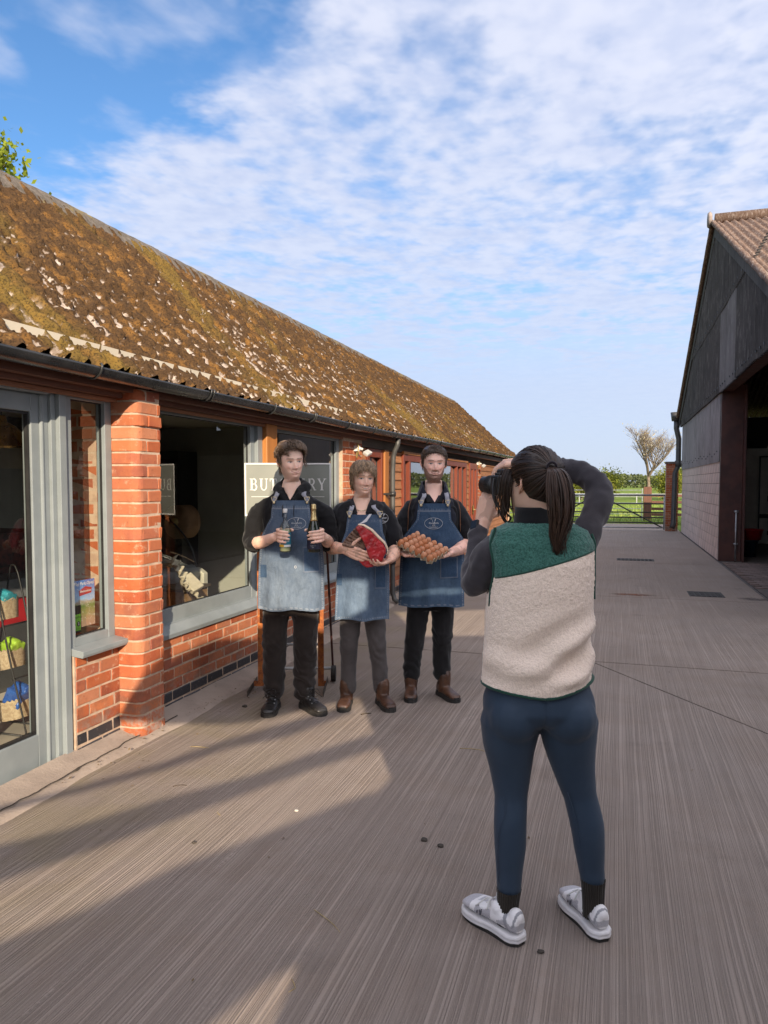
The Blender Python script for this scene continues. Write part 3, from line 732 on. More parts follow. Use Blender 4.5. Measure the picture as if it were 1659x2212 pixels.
# second slim waste pipe nearer the shop corner
# ---- roof
def roof():
    ya = np.arange(0.2, 9.0, .0115); yb = np.arange(9.0, 20.62, .021); ys = np.concatenate([ya, yb])
    ns = 190; s = np.linspace(0, 1, ns)
    eX, eZ, rX, rZ = -2.632, 2.150, -4.42, 3.79
    Lh = math.hypot(rX - eX, rZ - eZ); nx, nz = (rZ - eZ) / Lh, -(rX - eX) / Lh     # outward normal
    Y, S = np.meshgrid(ys, s, indexing='ij')
    corr = .024 * np.cos(2 * np.pi * Y / .146)
    D = S * Lh
    # sheet laps: the upper row lies over the lower one
    lap = .012 * (D > 1.22)
    # moss cushions, streaked down the slope
    w = fbm(Y * 2.1, D * .8, oct=3, seed=41) - .5
    cush = fbm(Y * 34 + w * 4, D * 17, oct=3, seed=4, gain=.55)
    small = fbm(Y * 60, D * 42, oct=2, seed=9)
    amount = .5 + .75 * (fbm(Y * .8, D * 1.1, oct=4, seed=14) - .5)
    thr = .40 - .30 * (amount - .5) - .10 * sstep(.15, .9, S) - .045 * sstep(.3, .0, S)
    thr = thr + .05 * np.cos(2 * np.pi * Y / .146)
    m = sstep(thr - .02, thr + .05, cush * .75 + small * .25)
    # long yellow-green tongues running down from the ridge
    st = fbm(Y * 1.15 + .25 * np.sin(D * 2), D * .25, oct=3, seed=33)
    st2 = fbm(Y * 5.5, D * .8, oct=3, seed=36)
    gold = .55 * sstep(.60, .75, st * .8 + st2 * .25) * sstep(.22, .42, fbm(Y * 1.3, D * 1.2, oct=2, seed=61))
    m = np.maximum(m, gold * .9)
    m = np.clip(m + sstep(.90, 1.0, S) * .6, 0, 1)
    hgt = m * (.008 + .020 * np.clip(cush - thr + .08, 0, .5) / .3 + .006 * small) + gold * .010
    lich = sstep(.60, .72, fbm(Y * 6, D * 4, oct=4, seed=77)) * (1 - m)
    hgt = hgt + .006 * (fbm(Y * 70, D * 70, oct=2, seed=12) - .5) * m
    eave_j = .018 * (vnoise(np.round(Y / .146), Y * 0, seed=5) - .5) * (S < .01)
    off = corr + lap + hgt
    sag = -.02 * np.sin(np.pi * S) + .012 * (fbm(Y * .35, D * .3, oct=2, seed=3) - .5)
    X = eX + (rX - eX) * S + nx * (off + sag) + eave_j
    Z = eZ + (rZ - eZ) * S + nz * (off + sag) + np.vectorize(eave_rise)(Y) * (1 - S)
    P = np.stack([X, Y, Z], -1)
    me = grid_mesh('roof', P); me.shade_smooth()
    attr(me, 'moss', m); attr(me, 'gold', gold); attr(me, 'lichen', lich)
    ro = link('roof', me, M_ROOF, shop)
    # underside so that the sheets have thickness at the eave and verge, plus the back slope
    Yc = np.arange(0.2, 20.62, .0365)
    Q = np.zeros((len(Yc), 3, 3))
    for j, (x, z) in enumerate(((eX, eZ), (rX, rZ - .03), (rX - 1.845 - .6, eZ - .5))):
        c = .024 * np.cos(2 * np.pi * Yc / .146)
        Q[:, j, 0] = x + (nx * (c - .010) if j == 0 else 0); Q[:, j, 1] = Yc; Q[:, j, 2] = z + (nz * (c - .010) if j == 0 else 0) + np.vectorize(eave_rise)(Yc) * (j == 0)
    link('roof_underside', grid_mesh('roof_underside', Q), pm('sheet_edge', (0.10, 0.08, 0.06), (0.05, 0.04, 0.03), 20, .95), ro)
    # ridge capping pieces
    y = 0.2
    while y < 20.6:
        y1 = min(y + 1.05, 20.62); m = MB(); pts = []
        yy = np.linspace(y, y1, 40); aa = np.linspace(-1, 1, 13)
        G = np.zeros((40, 13, 3))
        for q, a in enumerate(aa):
            rise = .105 * math.sqrt(max(0, 1 - (abs(a)) ** 2.2))
            G[:, q, 0] = rX + .15 * a
            base = rZ - abs(.15 * a) * .92 + .012
            G[:, q, 2] = base + rise * .75 + .012 * (fbm(yy * 8, yy * 0 + q * .7, oct=3, seed=2) - .5) + .006 * ((yy - y) / (y1 - y))
            G[:, q, 1] = yy
        me = grid_mesh('ridge_tile', G); me.shade_smooth()
        t = MATS.get('ridge')
        if t is None:
            q = NT('ridge_lichen'); v = q.coords('Object')
            c = q.mix(q.step(q.noise(v, 12, 5, .7), .35, .65), (0.105, 0.09, 0.075), (0.175, 0.15, 0.125))
            c = q.mix(q.step(q.noise(v, 40, 5, .7), .5, .66), c, (0.09, 0.075, 0.05)); c = q.mix(q.step(q.noise(v, 4, 4, .6), .55, .7, 0, .8), c, (0.24, 0.18, 0.05))
            q.bsdf(c, .95, q.bump(q.noise(v, 90, 4, .7), .6, .008), spec=.2); MATS['ridge'] = t = q.m
        link('ridge_tile', me, t, ro)
        y = y1 + .002
roof()
gable = MB(); gable.prism([(-2.75, 2.1), (-4.42, 3.74), (-6.6, 1.9), (-6.6, 0), (-2.88, 0)], 20.42, 20.5, Matrix(((1, 0, 0, 0), (0, 0, 1, 0), (0, 1, 0, 0), (0, 0, 0, 1))))
gable.build('gable_end', M_MORTAR, shop)

# security lights under the eaves with their yellow cable
def sec_light(y, z, label):
    r = empty('security_light', (-2.84, y, z), label, 'light')
    m = MB(); m.box(-2.86, -2.80, y - .03, y + .03, z + .02, z + .08); m.tube([(-2.80, y, z + .05), (-2.76, y, z + .04)], .014, 8); m.build('bracket', M_WHITEP, r)
    Mx = Matrix.Translation((-2.72, y + .05, z)) @ Euler((R(18), R(32), 0)).to_matrix().to_4x4()
    m = MB(); m.box(-.034, .034, -.055, .055, -.017, .017, Mx); m.build('lamp_housing', pm('grey_white_alu', (0.48, 0.48, 0.47), None, 9, .4), r, bevel=.006)
    m = MB(); m.box(-.029, .029, -.05, .05, -.0205, -.0172, Mx); m.build('lens', pm('lamp_lens', (0.6, 0.6, 0.58), None, 4, .15), r)
    m = MB(); m.smooth = True
    m.tube([(-2.83, y - .03, z + .04), (-2.79, y - .06, z + .10), (-2.78, y - .09, z + .03), (-2.80, y - .07, z - .05), (-2.83, y - .02, z - .06), (-2.835, y + .01, z + .02), (-2.835, y + .02, z + .13)], .004, 6)
    m.build('cable', pm('yellow_cable', (0.42, 0.33, 0.12), None, 9, .5), r)
sec_light(7.95, 1.90, 'white security light with looped yellow cable on the nearer brick pier'); sec_light(15.6, 1.93, 'small white security light above the far red door')
# ================================================================== BARN ON THE RIGHT
barn = empty('barn', (1.95, 17, 0), 'tall dark barn with black corrugated gable over pinkish block wall', 'barn')
XB = 1.95
AY, AZ = 17.1, 6.95            # gable apex
FY, FZ = 25.75, 3.66           # far eave
NY, NZ = 8.6, 3.2              # near eave
def rake(y): return AZ - (y - AY) * (AZ - FZ) / (FY - AY) if y > AY else AZ - (AY - y) * (AZ - NZ) / (AY - NY)
bw = MB().box(XB + .012, XB + .21, 16.30, 25.45, 0, 2.0).build('block_wall', M_BLOCKJ, barn)
blk = [brick_mesh('block', .1, .44, .215, s, M_BLOCK, .0015) for s in range(4)]
def block_row(y0, y1, k):
    y = y0 - (.225 if k % 2 else 0)
    while y < y1 - .03:
        a, b = max(y, y0) + .003, min(y + .45, y1) - .003
        if b - a > .05: piece('block', random.choice(blk), (XB + .05 + random.uniform(-.001, .001), (a + b) / 2, k * .222 + .111), bw, (1, (b - a) / .44, 1))
        y += .45
for k in range(9):
    block_row(16.31, 19.9, k); block_row(19.95, 25.45, k)
def corr_sheet(name, y0, y1, z0, ztop, x, mat, pitch=.146, amp=.026):
    n = max(6, int((y1 - y0) / pitch * 8)); ys = np.linspace(y0, y1, n)
    P = np.zeros((n, 4, 3)); c = amp * np.cos(2 * np.pi * ys / pitch)
    zt = np.array([ztop(q) if callable(ztop) else ztop for q in ys])
    for j, (dx, top) in enumerate(((0, 0), (0, 1), (.007, 1), (.007, 0))):
        P[:, j, 0] = x - c + dx; P[:, j, 1] = ys; P[:, j, 2] = np.where(top, np.maximum(zt, z0 + .02), z0)
    me = grid_mesh(name, P, closed_v=True); me.shade_smooth()
    try: me.set_sharp_from_angle(angle=R(50))
    except Exception: pass
    return link(name, me, mat, barn)
y = 16.33
while y < 25.4:
    y1 = min(y + 1.02, 25.45); corr_sheet('wall_sheet', y, y1, 1.99, 3.44, XB - .012 - random.uniform(0, .006), M_SHEET_L, .073, .008); y = y1 + .003
y = 9.0; k = 0
while y < 25.75:
    y1 = min(y + 1.02, 25.78); ym = (y + y1) / 2
    pale = 14.6 < ym < 16.3
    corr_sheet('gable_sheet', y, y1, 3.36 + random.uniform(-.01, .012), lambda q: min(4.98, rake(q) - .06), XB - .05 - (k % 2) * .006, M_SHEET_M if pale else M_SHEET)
    y = y1 - .0
    k += 1
y = 10.9
while y < 22.4:
    y1 = min(y + 1.02, 22.45)
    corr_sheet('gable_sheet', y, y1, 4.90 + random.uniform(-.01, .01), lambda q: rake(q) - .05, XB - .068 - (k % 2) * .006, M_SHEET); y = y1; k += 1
# bolts along the sheet feet
bl = MB()
for q in np.arange(9.3, 25.6, .33):
    bl.box(XB - .085, XB - .06, q, q + .03, 3.45, 3.48)
for q in np.arange(12.9, 21.6, .44): bl.box(XB - .10, XB - .075, q, q + .03, 4.99, 5.02)
for q in np.arange(16.6, 25.3, .4): bl.box(XB - .035, XB - .01, q, q + .025, 2.1 + (q % .11), 2.125 + (q % .11))
bl.build('bolts', M_BLACK, barn)['kind'] = 'stuff'
# portal post / return at the opening, door track
po = MB(); po.box(XB - .005, XB + .40, 16.17, 16.29, 0, 3.5); po.box(XB + .40, XB + .44, 16.0, 16.3, 0, 3.5); po.build('post', M_STEEL_RED, barn, bevel=.006)
br = MB(); br.smooth = True; br.tube([(XB + .30, 16.13, .02), (XB + .30, 16.13, 1.02)], .018, 8); br.tube([(XB + .34, 16.13, 1.0), (XB + .26, 16.13, 1.0)], .022, 8); br.tube([(XB + .34, 16.13, .35), (XB + .26, 16.13, .35)], .02, 8); br.build('door_bolt', M_GALV, barn)
MB().box(XB + .0, XB + .2, 8.8, 16.2, 3.38, 3.6).build('lintel', M_STEEL_RED, barn)
# roof: two corrugated slopes running away to the right
def barn_roof():
    t = NT('barn_roof_sheet'); v = t.coords('Object')
    c = t.mix(t.step(t.noise(v, 9, 5, .7), .35, .65), (0.135, 0.085, 0.062), (0.20, 0.135, 0.10))
    c = t.mix(t.step(t.noise(t.coords('Object', (4, 1, 1)), 9, 5, .75), .50, .64, 0, .85), c, (0.38, 0.315, 0.27)); c = t.mix(t.step(t.noise(v, 60, 5, .75), .56, .68), c, (0.10, 0.06, 0.045))
    t.bsdf(c, .95, t.bump(t.noise(v, 100, 4, .7), .6, .01), spec=.2)
    xs = np.arange(1.80, 9, .0182); roof_o = None
    for nm, (ye, ze) in (('roof', (NY - .3, rake(NY - .3))), ('far_roof_slope', (FY + .25, rake(FY + .25)))):
        sv = np.linspace(0, 1, 60); P = np.zeros((len(xs), 60, 3))
        X, S = np.meshgrid(xs, sv, indexing='ij')
        hgt = .030 * np.cos(2 * np.pi * X / .146) + .02 * (fbm(X * 9, S * 70, oct=3, seed=6) - .3) + .012 * (np.floor(S * 3))
        P[..., 0] = X; P[..., 1] = AY + (ye - AY) * S; P[..., 2] = AZ + .05 + (ze - AZ) * S + hgt - .012 * np.floor(S * 3) * 1.0
        me = grid_mesh(nm, P); me.shade_smooth(); o = link(nm, me, t.m, barn if roof_o is None else barn)
        if roof_o is None: roof_o = o
        # verge roll
        m = MB(); m.smooth = True
        pts = [(1.80, AY + (ye - AY) * q, AZ + .05 + (ze - AZ) * q + .008 * math.sin(q * 90)) for q in np.linspace(0, 1, 50)]
        m.tube(pts, .05, 8); m.build('verge_roll', t.m, o)
        b = MB(); b.add([(1.845, AY, AZ + .04), (1.845, ye, ze + .04), (1.845, ye, ze - .24), (1.845, AY, AZ - .26), (1.875, AY, AZ + .04), (1.875, ye, ze + .04), (1.875, ye, ze - .24), (1.875, AY, AZ - .26)],
                        [(0, 1, 2, 3), (7, 6, 5, 4), (0, 4, 5, 1), (2, 6, 7, 3), (1, 5, 6, 2), (0, 3, 7, 4)]); b.build('barge_board', M_SHEET, barn)
    m = MB(); m.smooth = True; m.tube([(1.84, AY, AZ + .10), (9, AY, AZ + .12)], .12, 12); m.build('ridge', t.m, roof_o)
    m = MB(); m.smooth = True; m.tube([(1.70, AY, AZ + .1), (1.74, AY, AZ + .1), (1.78, AY, AZ + .1)], [.14, .17, .13], 16); m.build('ridge_end', pm('finial', (0.30, 0.25, 0.23), (0.2, 0.17, 0.15), 12, .9, .5), roof_o)
barn_roof()
# shell of the barn, dark inside
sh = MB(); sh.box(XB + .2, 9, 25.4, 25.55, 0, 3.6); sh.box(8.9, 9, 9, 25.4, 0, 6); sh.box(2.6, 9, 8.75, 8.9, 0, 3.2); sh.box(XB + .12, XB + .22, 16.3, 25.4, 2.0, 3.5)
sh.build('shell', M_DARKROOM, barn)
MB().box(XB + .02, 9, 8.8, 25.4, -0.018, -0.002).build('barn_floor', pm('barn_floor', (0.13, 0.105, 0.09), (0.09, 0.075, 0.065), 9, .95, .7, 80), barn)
paver = [brick_mesh('paver', .215, .102, .03, s + 70, pm('paver_clay', (0.19, 0.135, 0.115), (0.13, 0.095, 0.082), 12, .9, .6, 90, rnd=.5), .002) for s in range(4)]
fl = bpy.data.objects['barn_floor']
for i in range(33):
    for j in range(6):
        piece('paver', random.choice(paver), (2.08 + j * .224 + (.11 if i % 2 else 0), 12.1 + i * .112, .001 + random.uniform(-.002, .003)), fl, rot=(random.uniform(-.02, .02), random.uniform(-.02, .02), 0))
# far downpipe on the barn corner
dp = MB(); dp.smooth = True
dp.tube([(1.78, 25.9, 3.72), (1.78, 25.9, 3.35), (1.86, 25.9, 3.0), (1.86, 25.9, 2.15), (1.76, 25.88, 1.9), (1.74, 25.86, .25), (1.70, 25.80, .12)], .085, 12)
dpo = dp.build('downpipe', M_GREYPIPE, barn)
c = MB(); c.smooth = True; c.tube([(1.76, 25.9, 3.58), (1.76, 25.9, 3.86)], [.13, .17], 12); c.tube([(1.86, 25.9, 2.1), (1.86, 25.9, 2.3)], .11, 12); c.build('hopper', M_GREYPIPE, dpo)
# things standing inside the barn
cs = empty('cold_store', (4.6, 21, 0), 'white insulated cold store box inside the dark barn', 'cold store')
MB().box(2.85, 7.0, 20.9, 24.5, .02, 2.45).build('cabinet', pm('dirty_white_panel', (0.55, 0.53, 0.47), (0.46, 0.44, 0.39), 3, .6), cs)
d = MB(); d.box(3.42, 3.45, 20.86, 20.9, .12, 2.25); d.box(3.45, 5.2, 20.86, 20.9, 2.22, 2.25); d.build('door_seal', M_BLACK, cs)
d = MB(); d.smooth = True; d.tube([(3.68, 20.84, .1), (3.68, 20.84, 2.32)], .03, 8)
for z in (.3, .72, 2.3): d.tube([(3.68, 20.84, z - .05), (3.68, 20.84, z + .05)], .055, 8)
d.smooth = False; d.box(3.42, 3.8, 20.83, 20.86, .68, .78); d.box(3.62, 4.1, 20.83, 20.86, 1.1, 1.25)
d.build('lock_rod', M_DARKSTEEL, cs)
def tub(loc, r, h, mat, name, label, cat):
    m = MB(); m.smooth = True; m.lathe([(r * .82, 0), (r * .98, h * .9), (r * 1.05, h * .93), (r * 1.05, h), (r * .96, h), (r * .80, .03)], 28, Matrix.Translation(loc)); return tag(m.build(name, mat), label, cat)
tub((2.66, 17.4, 0.0), .21, .36, pm('navy_plastic', (0.012, 0.02, 0.045), None, 8, .4), 'bucket', 'navy plastic bucket on the barn floor under the red tub', 'bucket')
tub((2.70, 17.4, .361), .26, .22, pm('red_plastic', (0.42, 0.012, 0.014), None, 8, .4), 'tub', 'red plastic tub stacked on the navy bucket in the barn', 'tub')

# ================================================================== GATE, PIER, FIELD FENCE
gp = empty('gate_pier', (1.7, 26, 0), 'square brick pier between the yard gate and the barn downpipe', 'pier')
core = MB().box(1.50, 1.86, 25.86, 26.3, 0, 2.22).build('core', M_MORTAR, gp)
for k in range(29):
    for j in range(2):
        off = .09 if k % 2 else 0
        x0 = 1.49 + (0 if j == 0 else .2 + (-.09 if k % 2 else 0)); x1 = 1.49 + (.2 - off if j == 0 else .39)
        piece('brick', random.choice(BRICKS), ((x0 + x1) / 2, 25.90, k * .076 + .038), core, (1, (x1 - x0 - .01) / .215, 1), (0, 0, math.pi / 2))
MB().box(1.47, 1.90, 25.82, 26.32, 2.205, 2.27).build('coping', pm('coping', (0.20, 0.15, 0.12), (0.14, 0.105, 0.09), 10, .9, .5), gp)
gate = empty('field_gate', (-1, 25.6, 0), 'galvanised tubular gate closing the far end of the yard', 'gate')
for z, r_, m_ in ((1.18, .032, M_GALV), (.90, .021, M_DARKSTEEL), (.62, .021, M_DARKSTEEL), (.45, .021, M_DARKSTEEL), (.28, .021, M_DARKSTEEL), (.12, .02, M_GALV)):
    m = MB(); m.smooth = True; m.tube([(-2.6, 25.6, z), (1.46, 25.6, z)], r_, 8); m.build('rail', m_, gate)
for a, b in (((1.40, .12), (-.6, 1.18)), ((-2.5, .12), (-.7, 1.18))):
    m = MB(); m.smooth = True; m.tube([(a[0], 25.63, a[1]), (b[0], 25.63, b[1])], .022, 8); m.build('brace', M_DARKSTEEL, gate)
for x in (-2.58, 1.44):
    m = MB(); m.smooth = True; m.tube([(x, 25.6, .06), (x, 25.6, 1.2)], .024, 8); m.build('stile', M_GALV, gate)
g2 = empty('pasture_gate', (-1, 33, 0), 'pale thin-railed gate in the field behind the nearer galvanised gate', 'gate')
for z in (1.28, 1.0, .74, .5, .27):
    m = MB(); m.tube([(-5, 33, z), (1.0, 33, z)], .013, 6); m.build('rail', M_GALV, g2)
for x in (-5, -1.05, .98):
    m = MB(); m.tube([(x, 33, 0), (x, 33, 1.36)], .022, 6); m.build('stile', M_GALV, g2)
wf = empty('field_fence', (1.2, 33.2, 0), 'brown timber post with wooden rails beside the pale thin-railed gate', 'fence')
M_POST = mat_wood('brown_post', (0.17, 0.075, 0.045), (0.10, 0.045, 0.03), .8, 'Z')
MB().box(1.04, 1.36, 33.1, 33.4, 0, 1.42).build('post', M_POST, wf)
for z in (1.0, .72, .44, .2): MB().box(1.37, 4.2, 33.2, 33.27, z, z + .11).build('rail', M_POST, wf)
for z in (1.0, .72, .44):
    m = MB(); m.tube([(-30, 62, z), (40, 62, z)], .03, 5)
fb = empty('far_fence', (0, 62, 0), 'low pale post fence far across the green field', 'fence')
for x in np.arange(-14, 14, 2.2): MB().box(x, x + .07, 62, 62.07, 0, .8).build('post', M_GALV, fb)
MB().box(-14, 14, 61.96, 62, .72, .77).build('rail', M_GALV, fb)

# ================================================================== TREES
M_BARK = pm('bark', (0.20, 0.155, 0.115), (0.12, 0.09, 0.07), 6, .95, .6, 30)
M_BARKP = pm('pale_bark', (0.33, 0.27, 0.20), (0.22, 0.18, 0.13), 3, .95, .6, 30)
def leafmat(name, a, b):
    t = NT(name); v = t.coords('Object'); c = t.mix(t.attr('tone'), a, b)
    d = t.n('ShaderNodeBsdfDiffuse'); t.l(c, d.inputs[0]); tr = t.n('ShaderNodeBsdfTranslucent'); t.l(c, tr.inputs[0])
    m = t.n('ShaderNodeMixShader'); m.inputs[0].default_value = .38; t.l(d.outputs[0], m.inputs[1]); t.l(tr.outputs[0], m.inputs[2]); t.l(m.outputs[0], t.out.inputs[0]); return t.m
def tree(name, base, height, spread, seed, label, lmat, nleaf, leaf, bark=M_BARK, trunk_r=.12, bare=.28, levels=5, group=None, clump=1.0, droop=0.0, first=0.3, lean=(0, 0)):
    rg = random.Random(seed); root = empty(name, base, label, 'tree', group); segs = MB(); tips = []
    def grow(p, d, ln, r, lv):
        pts = [p]; q = p.copy(); dd = d.copy()
        for i in range(4):
            dd = (dd + Vector((rg.uniform(-1, 1), rg.uniform(-1, 1), rg.uniform(-.6, .9))) * .16).normalized()
            q = q + dd * (ln / 4); pts.append(q.copy())
        segs.tube(pts, [r, r * .9, r * .8, r * .72, r * .62], 6 if lv < 3 else 4, cap=False)
        if lv >= 2: tips.extend((pt, lv) for pt in pts[1:])
        if lv >= levels: return
        for i in range(rg.randint(2, 4) if lv else rg.randint(4, 6)):
            t = rg.uniform(first if lv == 0 else .35, 1.0); k = min(3, int(t * 4)); bp = pts[k].lerp(pts[k + 1], t * 4 - k)
            a = rg.uniform(0, 2 * math.pi); out = Vector((math.cos(a) * spread, math.sin(a) * spread, rg.uniform(.25, .9) - droop * lv * .2))
            nd = (dd * .55 + out * .8).normalized()
            grow(bp, nd, ln * rg.uniform(.52, .74), r * rg.uniform(.4, .55), lv + 1)
        grow(pts[-1], dd, ln * .62, r * .55, lv + 1)
    grow(Vector(base), Vector((lean[0], lean[1], 1)).normalized(), height * .40, trunk_r, 0)
    segs.smooth = True; segs.sm = [True] * len(segs.f)
    segs.build('trunk', bark, root)
    T = np.array([p for p, l in tips for _ in range(1)]); n = nleaf
    pick = RNG.integers(0, len(T), n); c = T[pick] + RNG.normal(0, 1, (n, 3)) * clump * leaf * 1.6
    a = RNG.normal(0, 1, (n, 3)); a /= np.linalg.norm(a, axis=1)[:, None]; b = np.cross(a, RNG.normal(0, 1, (n, 3))); b /= np.linalg.norm(b, axis=1)[:, None]
    sz = leaf * RNG.uniform(.55, 1.25, n)[:, None]
    V = np.stack([c - a * sz * .5, c + b * sz * .32, c + a * sz * .55, c - b * sz * .32], 1).reshape(-1, 3)
    me = quads_mesh('crown', V, np.arange(4 * n).reshape(-1, 4))
    tone = np.clip(vnoise(c[:, 0] * 2, c[:, 1] * 2, c[:, 2] * 2, seed) * .8 + RNG.uniform(-.2, .4, n), 0, 1)
    attr(me, 'tone', np.repeat(tone, 4)); link('crown', me, lmat, root)
    return root
LEAF_OAK = leafmat('oak_leaves', (0.14, 0.19, 0.022), (0.28, 0.32, 0.05)); LEAF_PALE = leafmat('blossom_leaves', (0.42, 0.36, 0.22), (0.62, 0.55, 0.38))
LEAF_HEDGE = leafmat('hedge_leaves', (0.10, 0.14, 0.018), (0.30, 0.30, 0.07)); LEAF_DK = leafmat('far_wood_leaves', (0.10, 0.125, 0.06), (0.15, 0.17, 0.08))
tree('oak_tree', (-14.2, 12.6, 0), 12.2, .8, 4, 'fresh green tree top showing above the near end of the mossy roof', LEAF_OAK, 26000, .15, trunk_r=.26, levels=5)
tree('ash_tree', (2.75, 74, 0), 7.6, .95, 19, 'bare pale tree with sparse buds beyond the gate', LEAF_PALE, 1500, .11, bark=M_BARK, trunk_r=.20, levels=6, first=.15, lean=(-.05, 0), clump=1.7)
hedge_spots = [(-6.5, 78, 2.8), (-3.4, 76, 3.1), (-0.9, 79, 2.7), (4.9, 77, 3.2), (6.4, 80, 3.6), (-9.6, 80, 3.4), (-13, 82, 3.0)]
hl = ['yellow-green bush left of the gap in the field hedge, partly behind the raised sleeve', 'yellow-green bush seen through the crook of the raised arm', 'low bush just left of the bare pale tree', 'bush right behind the trunk of the bare pale tree', 'bush beside the brick gate pier beyond the field', 'hedge bush hidden mostly behind the ponytail', 'leftmost bush of the far field hedge']
for i, (x, y, h) in enumerate(hedge_spots):
    tree('hedge_tree', (x, y, 0), h, 1.25, 30 + i, hl[i], LEAF_HEDGE, 5200, .2, trunk_r=.10, levels=4, group='bushes along the far field hedge', clump=1.5, first=.05)
def far_wood():
    n = 16000; x = RNG.uniform(-160, 140, n); y = RNG.uniform(300, 330, n); top = 3.2 + 5.5 * fbm(x * .045, y * 0, oct=4, seed=8)
    c = np.stack([x, y, RNG.uniform(0, 1, n) ** .7 * top], -1); a = RNG.normal(0, 1, (n, 3)); b = np.cross(a, RNG.normal(0, 1, (n, 3))); a /= np.linalg.norm(a, axis=1)[:, None]; b /= np.linalg.norm(b, axis=1)[:, None]
    V = np.stack([c - a * .7, c + b * .5, c + a * .7, c - b * .5], 1).reshape(-1, 3)
    me = quads_mesh('far_wood', V, np.arange(4 * n).reshape(-1, 4)); attr(me, 'tone', np.repeat(RNG.uniform(0, 1, n), 4))
    tag(link('far_wood', me, LEAF_DK), 'distant line of trees on the horizon', 'trees', kind='stuff')
far_wood()

# ================================================================== SUN BLOCKER ADDED BEHIND THE CAMERA (unseen boards cut to cast the yard's shade)
blocker = empty('sun_blocker', (.96, -1.98, 0), 'unseen shed outside the frame, behind and right of the viewer', 'blocker')
hx, hy = -math.sin(R(26)), math.cos(R(26)); ux, uy = hy, -hx; A0 = -2.2; TAN = math.tan(SUN_EL)
def sp(c, z, da=0.0): return (hx * (A0 + da) + ux * c, hy * (A0 + da) + uy * c, z)
def s2z(s, da=0.0): return s - TAN * (A0 + da)
def panel(pts, th=.05, name='blocker_board', da=0.0):
    """pts: outline in (c, s) shadow coordinates, thickness th"""
    n = len(pts); m = MB()
    vs = [sp(c, s2z(s, da), da - th / 2) for c, s in pts] + [sp(c, s2z(s, da), da + th / 2) for c, s in pts]
    m.add(vs, [tuple(range(n)), tuple(range(2 * n - 1, n - 1, -1))] + [((i + 1) % n, i, i + n, (i + 1) % n + n) for i in range(n)])
    return m.build(name, M_CLAD_TOP, blocker)
G = -.79
panel([(-2.4, G), (9, G), (9, .60), (.35, .60), (-.02, .715), (-.22, .68), (-1.2, .40), (-2.4, .10)])
panel([(-2.4, .19), (-1.2, .51), (-.20, .768), (-.03, .832), (.10, .862), (.05, .815), (-.015, .745), (.40, .61), (9, .61), (9, 2.62), (2.6, 2.62), (1.45, 2.66), (1.28, 2.62), (.62, 2.62), (.60, 1.37), (.51, 1.312), (.32, 1.273), (-.08, 1.167), (-.41, 1.088), (-.68, .997), (-.92, .94), (-2.4, .70)])
panel([(-2.4, .84), (-1.07, 1.10), (-.77, 1.176), (-.36, 1.293), (.21, 1.452), (.56, 1.538), (.62, 1.56), (.62, 1.63), (.23, 1.531), (-.09, 1.432), (-.56, 1.333), (-.96, 1.235), (-1.17, 1.198), (-2.4, .97)], name='blocker_strip')
panel([(-1.5, 1.29), (-.95, 1.404), (-.62, 1.483), (-.27, 1.592), (.07, 1.647), (.52, 1.802), (.43, 1.828), (-.11, 1.682), (-.28, 1.640), (-.63, 1.515), (-.97, 1.427), (-1.5, 1.305)], name='blocker_sliver')
panel([(-.95, 1.80), (-.32, 1.754), (-.12, 1.767), (.09, 1.817), (.43, 1.893), (.62, 1.93), (.62, 2.5), (.45, 2.42), (.1, 2.5), (-.2, 2.50), (-.45, 2.42), (-.67, 2.24), (-.85, 1.95)], name='blocker_ramp')
panel([(-.08, 2.92), (.12, 2.86), (.30, 2.74), (.62, 2.70), (.62, 2.63), (1.45, 2.67), (1.45, 3.2), (2.6, 3.2), (2.6, 2.63), (9, 2.63), (9, 5.5), (3.6, 5.3), (2.6, 4.8), (1.9, 4.66), (1.3, 4.6), (.89, 4.45), (.25, 3.85), (.0, 3.55), (-.08, 3.2)], name='blocker_upper')
for c_ in (-2.3, 3.2, 6, 8.8): panel([(c_, G), (c_ + .12, G), (c_ + .12, .8), (c_, .8)], .12, 'post', -.12)  # unseen posts, added along with the shade-casting boards

# ================================================================== YARD DETAILS
def drain(x0, x1, y0, y1, label):
    r = empty('drain_cover', ((x0 + x1) / 2, (y0 + y1) / 2, 0), label, 'drain cover')
    MB().box(x0, x1, y0, y1, -.01, .0045).build('frame', M_DARKSTEEL, r)
    n = int((x1 - x0) / .075)
    for i in range(n):
        for j in range(4):
            a = x0 + .02 + i * (x1 - x0 - .04) / n; b = y0 + .02 + j * (y1 - y0 - .04) / 4
            MB().box(a, a + .05, b, b + (y1 - y0) / 4 * .62, .005, .012).build('bar', M_DARKSTEEL, r)
drain(.97, 1.42, 10.95, 11.45, 'cast iron drain cover in the concrete before the barn opening')
drain(.0, .72, 15.7, 16.1, 'farther drain cover beside the raised sleeve, small and dark')
